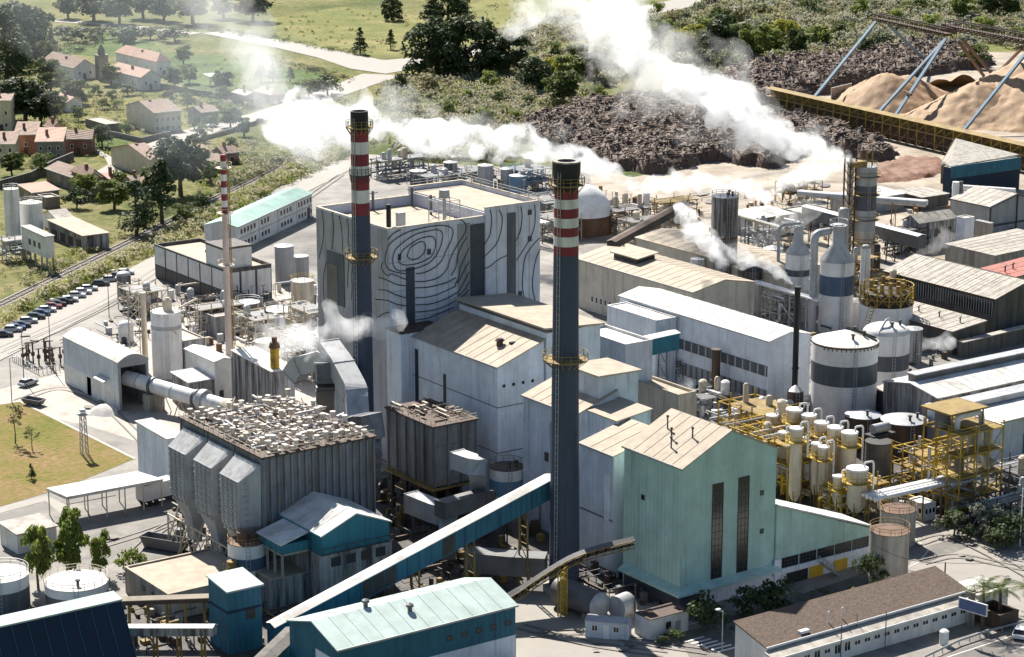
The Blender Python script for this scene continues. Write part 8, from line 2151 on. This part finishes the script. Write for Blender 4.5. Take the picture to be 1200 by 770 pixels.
vh('village_house', 'dark brown low wing left of the big hipped roof house', 85, 208, 3.8, 54, 104, 0, ('gable', 'y', 1.6), 'stone_wall', 'tile_brown', Lx=8, wl=1)
vh('village_house', 'low shed with salmon pink sheet roof below the village', 37.5, 226, 3.4, 22, 69, 0, ('mono', 'y+', .8), 'stone_wall', 'tile_salmon', wl=1, cat='shed')
vh('village_house', 'cream gabled house with striped brown roof beside the large dark tree', 175, 187, 5.6, 130, 192, 0, ('gable', 'x', 2.6), 'render_cream', 'tile_brown', wr_=2)
vh('village_house', 'tall cream two storey house with tiled roof above the village road', 180.7, 132.5, 6.6, 148, 212, 0, ('gable', 'x', 2.6), 'render_cream', 'tile_brown', wr_=5, two=True, chim=True)
vh('village_house', 'blue white gabled house in front of the salmon roofed house', 165, 91, 4.8, 128, 188, 0, ('gable', 'y', 2.4), 'render_white', 'tile_salmon', wr_=2, wl=2)
vh('village_house', 'wide house with pale salmon hipped roof and chimneys, by the green field', 184, 73, 5.4, 136, 200, 0, ('hip', 3.0), 'render_white', 'tile_salmon', wr_=2, wl=2, chim=True)
vh('village_house', 'white gabled house with long brown roof, upper left', 86.5, 80, 4.4, 50, 112, 0, ('gable', 'y', 3.0), 'render_white', 'tile_brown', wr_=2, wl=3)
vh('village_house', 'small brown roofed farmhouse right of the ruined walls', 318, 112, 3.0, 296, 334, 0, ('hip', 1.6), 'stone_wall', 'tile_brown', wr_=1)
vh('village_house', 'roofless pale cottage beside the village road', 288, 112, 4.0, 272, 304, 0, ('gable', 'y', .8), 'stone_wall', 'roof_grey', wr_=1)
vh('village_house', 'grey brown cottage right of the large dark tree', 246, 190, 3.2, 226, 264, 0, ('gable', 'x', 1.3), 'stone_wall', 'tile_brown', wr_=1)
vh('village_house', 'low brown cottage above the grey one, by the village road', 232, 178, 3.0, 214, 246, 0, ('gable', 'x', 1.2), 'stone_wall', 'tile_brown')
vh('village_house', 'dark walled yard shed with pale flat roof left of the tall cream house', 124, 146, 2.8, 100, 142, 0, ('flat', .1), 'dark_concrete', 'roof_beige', cat='shed')
vh('village_house', 'lean-to with reddish tiles at the big hipped roof house', 128, 210, 3.4, 120, 142, 0, ('mono', 'y+', .8), 'stone_wall', 'tile_salmon')
vh('village_house', 'low long house with brown tiles left of the dark railway trees', 160, 216, 3.2, 140, 180, 0, ('gable', 'x', 1.4), 'render_cream', 'tile_brown', wr_=3, wl=1)
vh('village_house', 'small brick house at the bend of the village road', 262, 180, 3.4, 250, 280, 0, ('gable', 'x', 1.4), 'brick_wall', 'tile_brown', wr_=1)
vh('village_house', 'white cottage with reddish roof among the gardens above the village row', 78, 120, 3.4, 62, 96, 0, ('gable', 'y', 1.5), 'render_white', 'tile_salmon', wr_=1, wl=1)
vh('village_house', 'grey roofed stone cottage right of the tall cream house', 236, 132, 3.4, 220, 256, 0, ('gable', 'x', 1.4), 'stone_wall', 'tile_brown', wr_=1)
vh('village_house', 'narrow cream house behind the stone house of the village row', 62, 150, 6.4, 52, 74, 0, ('gable', 'y', 1.8), 'render_cream', 'tile_brown', wl=2)
vh('village_house', 'small grey gabled store beside the white concrete plant', 66, 256, 3.6, 50, 84, 0, ('gable', 'x', 1.3), 'render_white', 'roof_grey', cat='store')
vh('village_house', 'low stone outbuilding in front of the salmon roofed shed', 54, 232, 3.0, 44, 70, 0, ('flat', .3), 'stone_wall', 'roof_grey', cat='shed')
tw_ = T('stone_tower', 'slim grey stone tower between the two upper white houses', 'tower', (*at(120, 93), 0)); mb = MB(); mb.box(-1.9, -1.9, 0, 1.9, 1.9, 9); mb.box(-2.15, -2.15, 9, 2.15, 2.15, 9.4); tw_.part('wall', mb, 'stone_wall'); mb = MB(); mb.lathe([(1.5, 9.4), (1.4, 11.5), (.02, 13.5)], 8); tw_.part('spire', mb, 'stone_wall')
po = T('portico', 'pale open shelter on white posts at the edge of the green field', 'shelter', (*at(247, 101), 0)); mb = MB(); mb.slab([(-1, -1, 3.6), (9, -1, 3.6), (9, 5, 4.2), (-1, 5, 4.2)], .25); po.part('roof', mb, 'roof_grey')
for k in range(5): mb = MB(); mb.box(-.7 + 2.3 * k, -.8, 0, -.3 + 2.3 * k, -.4, 3.35); po.part('post', mb, 'render_white')
def gwall(label, pix, h, m='stone_wall'):
    p0 = at(*pix[0]); t = T('garden_wall', label, 'wall', (*p0, 0)); mb = MB()
    for i in range(len(pix) - 1):
        a = Vector(at(*pix[i])) - Vector(p0); b = Vector(at(*pix[i + 1])) - Vector(p0); d = (b - a).normalized(); n = Vector((-d.y, d.x)) * .25; mb.prism([tuple(a - n), tuple(b - n), tuple(b + n), tuple(a + n)], 0, h + .02 * i)
    t.part('wall', mb, m)
gwall('dark stone wall below the village row', [(0, 222), (36, 212), (62, 198), (86, 188)], 2.6, 'dark_concrete')
gwall('long garden wall right of the blue white house', [(188, 104), (230, 112), (290, 120)], 2.2)
gwall('dark garden wall below the tall cream house', [(108, 156), (140, 162), (166, 168), (200, 160)], 1.8, 'dark_concrete')
gwall('low pale wall along the village road', [(226, 168), (262, 158), (300, 146)], 1.4)
pole('slim pole in the village meadow', 127, 180, 150, .12, 'dull_duct')
# white concrete plant at the left
cp_ = tank('slim white silo of the concrete plant at the left edge', 16, 285, 1.9, 14.0, 'white_paint', ('flat',), 'roof_white', rail='galv', name='silo', cat='silo')
tank('wider white silo of the concrete plant, right of the slim one', 38, 280, 2.9, 9.5, 'white_paint', ('cone', .8), 'roof_white', rail='galv', name='silo', cat='silo')
base, lx, ly = locate(53, 278, 8.4, 25, 63)
mx = house('mixing_house', 'white raised mixing house with three dark windows, below the white silos', IB, base, lx, ly, 5.2, roof=('mono', 'y+', .3), wall='render_white', roofm='dull_duct', z0=3.2)
for k in range(3): window(mx, 'L', ly * (.22 + .2 * k), 1.8, 1.2, 1.4)
for x in (.3, lx - .3):
    for y in (.3, ly * .5, ly - .3): mb = MB(); mb.beam((x, y, -3.2), (x, y, 0), .35); mx.part('column', mb, 'concrete')
csh = bld('open_shed', 'open sided pale roofed shed beside the white concrete plant', 'shed', 97, 277, 3.8, 56, 126, Lx=7, wall='stained_wall', roofm='roof_beige', roof=('mono', 'y+', .6))
for k in range(4): mb = MB(); mb.box(-.1, 1 + csh.Ly * .23 * k, .3, -.005, 1 + csh.Ly * .23 * k + 2.8, 2.6); csh.part('opening', mb, 'dark_steel')
pipe_frame('rusty steel frame under the white concrete plant silos', 8, 308, 3, 2, 2, 2.4, 2.4, 2.6, m='galv', pm='galv', seed=31, npipe=8, vessels=2)

# ================================================================ steam
def steam_mat(name, dens, aniso=.35, ns=.16, contrast=1.0):
    m = bpy.data.materials.new(name); m.use_nodes = True; nt = m.node_tree
    for n in list(nt.nodes):
        if n.type == 'BSDF_PRINCIPLED': nt.nodes.remove(n)
    v = nd(nt, 'ShaderNodeVolumePrincipled'); v.inputs['Color'].default_value = (.955, .965, .98, 1); v.inputs['Anisotropy'].default_value = aniso
    geo = nd(nt, 'ShaderNodeNewGeometry'); n = nd(nt, 'ShaderNodeTexNoise'); n.inputs['Scale'].default_value = ns; n.inputs['Detail'].default_value = 5; n.inputs['Roughness'].default_value = .62; n.inputs['Distortion'].default_value = .6
    nt.links.new(geo.outputs['Position'], n.inputs['Vector'])
    mr = nd(nt, 'ShaderNodeMapRange', interpolation_type='SMOOTHSTEP'); mr.inputs[1].default_value = .5 - .14 * contrast; mr.inputs[2].default_value = .5 + .16 * contrast; mr.inputs[3].default_value = 0; mr.inputs[4].default_value = dens
    nt.links.new(n.outputs[0], mr.inputs[0]); nt.links.new(mr.outputs[0], v.inputs['Density'])
    nt.links.new(v.outputs[0], nt.nodes['Material Output'].inputs['Volume'])
    MATS[name] = m; return m
steam_mat('steam_soft', .10, .4, .13, .7); steam_mat('steam_thick', .32, .4, .2, .7); steam_mat('steam_mid', .22, .4, .2, .75); steam_mat('steam_thin', .06, .4, .14, .8); steam_mat('steam_halo', .032, .4, .11, .6); steam_mat('smoke_blue', .0042, .3, .02); MATS['smoke_blue'].node_tree.nodes['Principled Volume'].inputs['Color'].default_value = (.84, .92, 1, 1); steam_mat('steam_wisp', .018, .35, .06)
def ico_sphere(c, r, sub=2):
    bm = bmesh.new(); bmesh.ops.create_icosphere(bm, subdivisions=sub, radius=1); vs = [(v.co.x * r + c[0], v.co.y * r + c[1], v.co.z * r + c[2]) for v in bm.verts]; fs = [tuple(v.index for v in f.verts) for f in bm.faces]; bm.free(); return vs, fs
def plume(name, label, pts, m, seed=1, vox=.9, puff=9, amp=.5, group=None, nz=.22):
    """Billowing steam: puffs strewn along a drifting path, fused into one skin, ruffled by noise."""
    random.seed(seed); mb = MB(); o = Vector(pts[0][:3])
    for i in range(len(pts) - 1):
        a = Vector(pts[i][:3]); b = Vector(pts[i + 1][:3]); ra, rb = pts[i][3], pts[i + 1][3]; n = max(2, int((b - a).length / ((ra + rb) * .22)))
        for k in range(n):
            f = k / n; c = a.lerp(b, f) - o; r = ra + (rb - ra) * f
            vs, fs = ico_sphere(c, r * .62); mb.add(vs, fs)
            for j in range(puff // 2 + 1):
                d = Vector((random.gauss(0, 1), random.gauss(0, 1), random.gauss(0, .8))).normalized(); q = r * random.uniform(.22, .48); vs, fs = ico_sphere(c + d * (r * random.uniform(.5, .85)), q, 2); mb.add(vs, fs)
    me = mb.mesh('steam_src'); ob = bpy.data.objects.new('steam_src', me); COL.objects.link(ob)
    rm = ob.modifiers.new('r', 'REMESH'); rm.mode = 'VOXEL'; rm.voxel_size = vox
    dg = bpy.context.evaluated_depsgraph_get(); ev = bpy.data.meshes.new_from_object(ob.evaluated_get(dg))
    bpy.data.objects.remove(ob); bpy.data.meshes.remove(me)
    N = len(ev.vertices); co = np.empty(N * 3); ev.vertices.foreach_get('co', co); co = co.reshape(-1, 3); no = np.empty(N * 3); ev.vertices.foreach_get('normal', no); no = no.reshape(-1, 3)
    d = np.array([mnoise.turbulence((p[0] * nz, p[1] * nz, p[2] * nz), 4, False) for p in co]) - .5
    amp = min(amp, .55 * min(p[3] for p in pts) + .25)
    co = co + no * np.clip(d * amp * 2, -.3 * amp, amp)[:, None]; ev.vertices.foreach_set('co', co.ravel()); ev.update()
    ev.name = name; ev.materials.clear()
    ob = link(name, ev, m); ob.location = o; ob['label'] = label; ob['category'] = 'steam'; ob['kind'] = 'stuff'
    return ob
def pp(px, py, z, r): return (*at(px, py, z), z, r)
plume('steam_plume', 'thick white steam drifting left behind both chimneys from the short orange stack', [pp(750, 222, 15, 1.8), pp(738, 212, 18, 3.2), pp(705, 196, 21, 4.6), pp(660, 184, 24, 5.2), pp(620, 172, 27, 5.8), pp(575, 164, 29, 5.8), pp(530, 158, 31, 6.2), pp(490, 154, 33, 6.4), pp(455, 152, 34, 6.0)], 'steam_thick', 3, amp=1.6)
plume('steam_plume', 'broad white steam cloud left of the rear chimney', [pp(450, 150, 34, 6.0), pp(415, 146, 36, 8.5), pp(380, 148, 37, 10), pp(345, 150, 38, 8), pp(325, 160, 38, 5)], 'steam_mid', 4, vox=1.1, amp=2.4)
plume('steam_plume', 'tall white steam column rising from the mill to the top edge', [pp(1002, 190, 27, 1.5), pp(975, 180, 31, 2.6), pp(940, 172, 35, 4), pp(905, 160, 38, 5.5), pp(872, 138, 41, 7), pp(845, 114, 44, 7.5), pp(810, 98, 46, 7.5), pp(775, 86, 48, 7)], 'steam_thick', 5, vox=1.0, amp=2.4)
plume('steam_plume', 'soft spreading head of the tall steam column at the top edge', [pp(800, 94, 46, 6), pp(762, 80, 48, 8.5), pp(735, 58, 51, 9), pp(724, 28, 55, 9), pp(720, -4, 59, 11), pp(720, -34, 63, 13)], 'steam_soft', 25, vox=1.1, amp=2.8)
plume('steam_plume', 'wispy steam spreading left of the rising column at the top edge', [pp(706, 10, 52, 8), pp(665, 8, 52, 8), pp(620, 14, 52, 7), pp(600, 40, 50, 4)], 'steam_thin', 6, vox=1.2, amp=2.2)
plume('steam_plume', 'steam jet blowing left from the slim black stack beside the white hall', [pp(929, 334, 17, .8), pp(912, 318, 18.5, 1.6), pp(890, 306, 20, 2.4), pp(862, 302, 21, 3.0), pp(838, 292, 22, 3.6), pp(822, 276, 23.5, 3.8), pp(806, 258, 25, 3.0), pp(796, 240, 26, 2.0)], 'steam_thick', 7, vox=.7, amp=1.0)
plume('steam_plume', 'low steam hanging over the yard behind the beige halls', [pp(745, 222, 10, 3), pp(785, 214, 9, 4), pp(830, 212, 8, 4), pp(880, 220, 8, 3.5), pp(900, 236, 8, 2.5)], 'steam_mid', 8, vox=.9, amp=1.6)
plume('steam_plume', 'small steam cloud at the foot of the mural in front of the rear chimney', [pp(362, 424, 26, 1.6), pp(376, 404, 28.5, 3.2), pp(396, 388, 30, 4.4), pp(420, 386, 30.5, 3.4), pp(448, 382, 30.5, 3.2), pp(480, 374, 31, 1.8)], 'steam_mid', 9, vox=.6, amp=1.4)
plume('steam_plume', 'thin steam veil over the cream pipe frames left of the mural building', [pp(290, 420, 8, 3), pp(312, 402, 11, 4.4), pp(340, 392, 14, 5), pp(364, 396, 15, 4)], 'steam_soft', 10, vox=.8, amp=1.2)
plume('steam_plume', 'small white steam puff between the second banded tank and the workshop', [pp(1072, 412, 2, 1.0), pp(1088, 404, 3.5, 2.0), pp(1104, 400, 5, 2.6), pp(1118, 402, 6, 1.6)], 'steam_mid', 11, vox=.5, amp=.7)
plume('steam_plume', 'low steam puffs in the gap below the white hall', [pp(786, 460, 1.5, 1.0), pp(800, 446, 3, 1.8), pp(812, 470, 2, 1.6), pp(826, 478, 1.5, 1.0)], 'steam_mid', 12, vox=.5, amp=.7)
plume('steam_plume', 'thin steam around the grimy gabled building at the upper right', [pp(1070, 300, 2, 1.5), pp(1096, 290, 5, 2.6), pp(1112, 280, 8, 2.4), pp(1102, 262, 10, 1.6)], 'steam_thin', 13, vox=.6, amp=.9)
plume('steam_plume', 'steam patches drifting before the bark heap, joining the rising column', [pp(995, 188, 24, 2.0), pp(960, 200, 20, 3.4), pp(925, 212, 14, 3.6), pp(905, 226, 10, 2.4)], 'steam_mid', 14, vox=.8, amp=1.4)
plume('steam_plume', 'soft steam curling round the bottle silos from the yard behind', [pp(880, 292, 10, 2), pp(905, 270, 14, 3.4), pp(940, 252, 17, 3.8), pp(965, 236, 20, 2.6)], 'steam_soft', 27, vox=.7, amp=1.4)
plume('steam_plume', 'thin steam on the roof of the big banded tank', [pp(985, 372, 17, 1.4), pp(1000, 360, 19, 2.6), pp(1012, 346, 21, 1.8)], 'steam_soft', 28, vox=.6, amp=.8)
HALO = [('pale ragged vapour fringing the left drifting steam', [pp(738, 212, 18, 4.5), pp(660, 182, 24, 7.5), pp(575, 160, 29, 8.5), pp(490, 148, 33, 9.5), pp(415, 140, 36, 13), pp(350, 140, 38, 12)], 17),
        ('pale ragged vapour fringing the tall rising steam column', [pp(975, 180, 31, 5), pp(900, 156, 38, 10), pp(840, 112, 44, 13), pp(760, 78, 48, 15), pp(715, 30, 55, 16), pp(680, -20, 62, 18)], 18),
        ('pale vapour veil across the yard below the rising steam', [pp(760, 226, 8, 5), pp(820, 216, 8, 6), pp(890, 216, 9, 6), pp(950, 204, 14, 6), pp(985, 190, 22, 4)], 19)]
for lb_, pts_, sd_ in HALO: plume('steam_veil', lb_, pts_, 'steam_halo', sd_, vox=1.6, amp=3.0, nz=.12)
plume('smoke_haze', 'thin bluish smoke lying over the village and fields, upper left', [pp(360, 150, 30, 16), pp(300, 110, 34, 24), pp(240, 70, 40, 30), pp(170, 40, 44, 34), pp(90, 10, 50, 36), pp(20, -20, 54, 34)], 'smoke_blue', 15, vox=3.0, amp=5, nz=.06)
plume('smoke_haze', 'brighter smoke streak across the field road, upper left', [pp(335, 152, 34, 7), pp(310, 110, 36, 9), pp(300, 60, 40, 10), pp(270, 20, 46, 12), pp(230, -10, 50, 12)], 'steam_wisp' if 'steam_wisp' in MATS else 'steam_thin', 16, vox=1.6, amp=3, nz=.12)

# ================================================================ loose scrap, stacks and small gear lying about the yards
def clutter(pix, n, zmax, seed, mats, label):
    random.seed(seed); global rng
    rng = np.random.default_rng(seed); P = [at(*p) for p in pix]; xs = [p[0] for p in P]; ys = [p[1] for p in P]; mbs = [MB() for _ in mats]; k = 0
    while k < n:
        x, y = random.uniform(min(xs), max(xs)), random.uniform(min(ys), max(ys))
        if not in_poly(P, np.array([x]), np.array([y]))[0]: continue
        mb = random.choice(mbs); r = random.random(); k += 1
        if r < .45: a, b, c = random.uniform(.3, 1.3), random.uniform(.3, 1.1), random.uniform(.3, zmax); mb.box(x, y, 0, x + a, y + b, c)
        elif r < .65: h = random.uniform(.5, zmax); mb.cyl((x, y, 0), (x, y, h), random.uniform(.25, .7), n=9)
        elif r < .9: l = random.uniform(2, 7); d = random.choice(((1, 0), (0, 1))); z = random.uniform(.2, zmax * 1.3); mb.beam((x, y, z), (x + d[0] * l, y + d[1] * l, z), random.choice((.12, .2, .35))); mb.beam((x, y, 0), (x, y, z), .12)
        else: h = random.uniform(1, zmax * 2); mb.beam((x, y, 0), (x, y, h), .14); mb.beam((x - .6, y, h), (x + .6, y, h), .12)
    for mb, m in zip(mbs, mats):
        if mb.v: o = link('scrap', mb.mesh('scrap'), m, kind='stuff'); o['category'] = 'scrap'; o['label'] = label
clutter([(130, 706), (200, 712), (330, 700), (330, 760), (160, 770)], 90, 1.4, 1, ['rust_dark', 'dark_steel', 'concrete', 'ochre_steel'], 'dark scrap and pipework around the low conveyors')
clutter([(380, 690), (470, 650), (600, 640), (640, 690), (590, 690), (480, 710), (400, 735)], 150, 1.8, 2, ['rust_dark', 'dark_steel', 'dull_duct', 'ochre_steel'], 'dark gear and pipes under the long blue gallery')
clutter([(430, 560), (560, 560), (640, 600), (640, 640), (470, 640), (430, 610)], 140, 3.0, 3, ['dark_steel', 'dull_duct', 'rust_dark', 'ochre_steel'], 'dark machinery below the dust filters')
clutter([(650, 660), (740, 670), (780, 710), (700, 712), (640, 690)], 70, 1.8, 4, ['dark_steel', 'dull_duct', 'rust_dark'], 'dark machinery at the foot of the front chimney')
clutter([(200, 590), (300, 600), (300, 640), (215, 650)], 70, 1.4, 5, ['cream_steel', 'dull_duct', 'rust'], 'scrap and gear under the filter hoppers')
clutter([(150, 350), (260, 340), (375, 340), (375, 440), (280, 440), (180, 380)], 190, 2.6, 6, ['cream_steel', 'rust', 'galv', 'white_paint', 'dull_duct'], 'dusty gear and pipes between silo and mural building')
clutter([(90, 420), (160, 335), (180, 340), (180, 400)], 60, 1.5, 7, ['rust_dark', 'dark_steel', 'galv'], 'dark scrap along the car park edge')
clutter([(780, 440), (900, 480), (960, 470), (900, 500), (820, 500)], 110, 2.0, 8, ['dull_duct', 'galv', 'white_paint', 'rust_dark'], 'pipes and pumps in the gap below the white hall')
clutter([(470, 200), (620, 205), (720, 230), (740, 262), (660, 250), (480, 222)], 170, 2.6, 9, ['galv', 'cream_steel', 'rust_dark', 'ochre_steel', 'dull_duct'], 'pipes and gear behind the mural building')
clutter([(720, 240), (900, 230), (1000, 250), (1000, 290), (880, 270), (760, 275)], 130, 2.4, 10, ['cream_steel', 'galv', 'rust_dark', 'ochre_steel'], 'pipes and gear around the rusty grey tower')
clutter([(1000, 560), (1100, 560), (1200, 600), (1200, 640), (1110, 615), (1020, 600)], 140, 2.2, 11, ['dark_steel', 'rust_dark', 'galv', 'yellow_steel'], 'pipes and pumps under the yellow frames')
clutter([(900, 400), (960, 400), (1010, 340), (1060, 400), (1110, 420), (1040, 470), (1000, 500), (950, 500)], 120, 2.0, 12, ['dull_duct', 'rust_dark', 'galv', 'ochre_steel'], 'pipes and pumps between the silos and big tanks')
clutter([(1040, 250), (1160, 240), (1200, 280), (1160, 300), (1050, 300)], 70, 2.0, 13, ['dull_duct', 'rust_dark', 'galv', 'bark_red'], 'scrap and pipes among the upper right sheds')
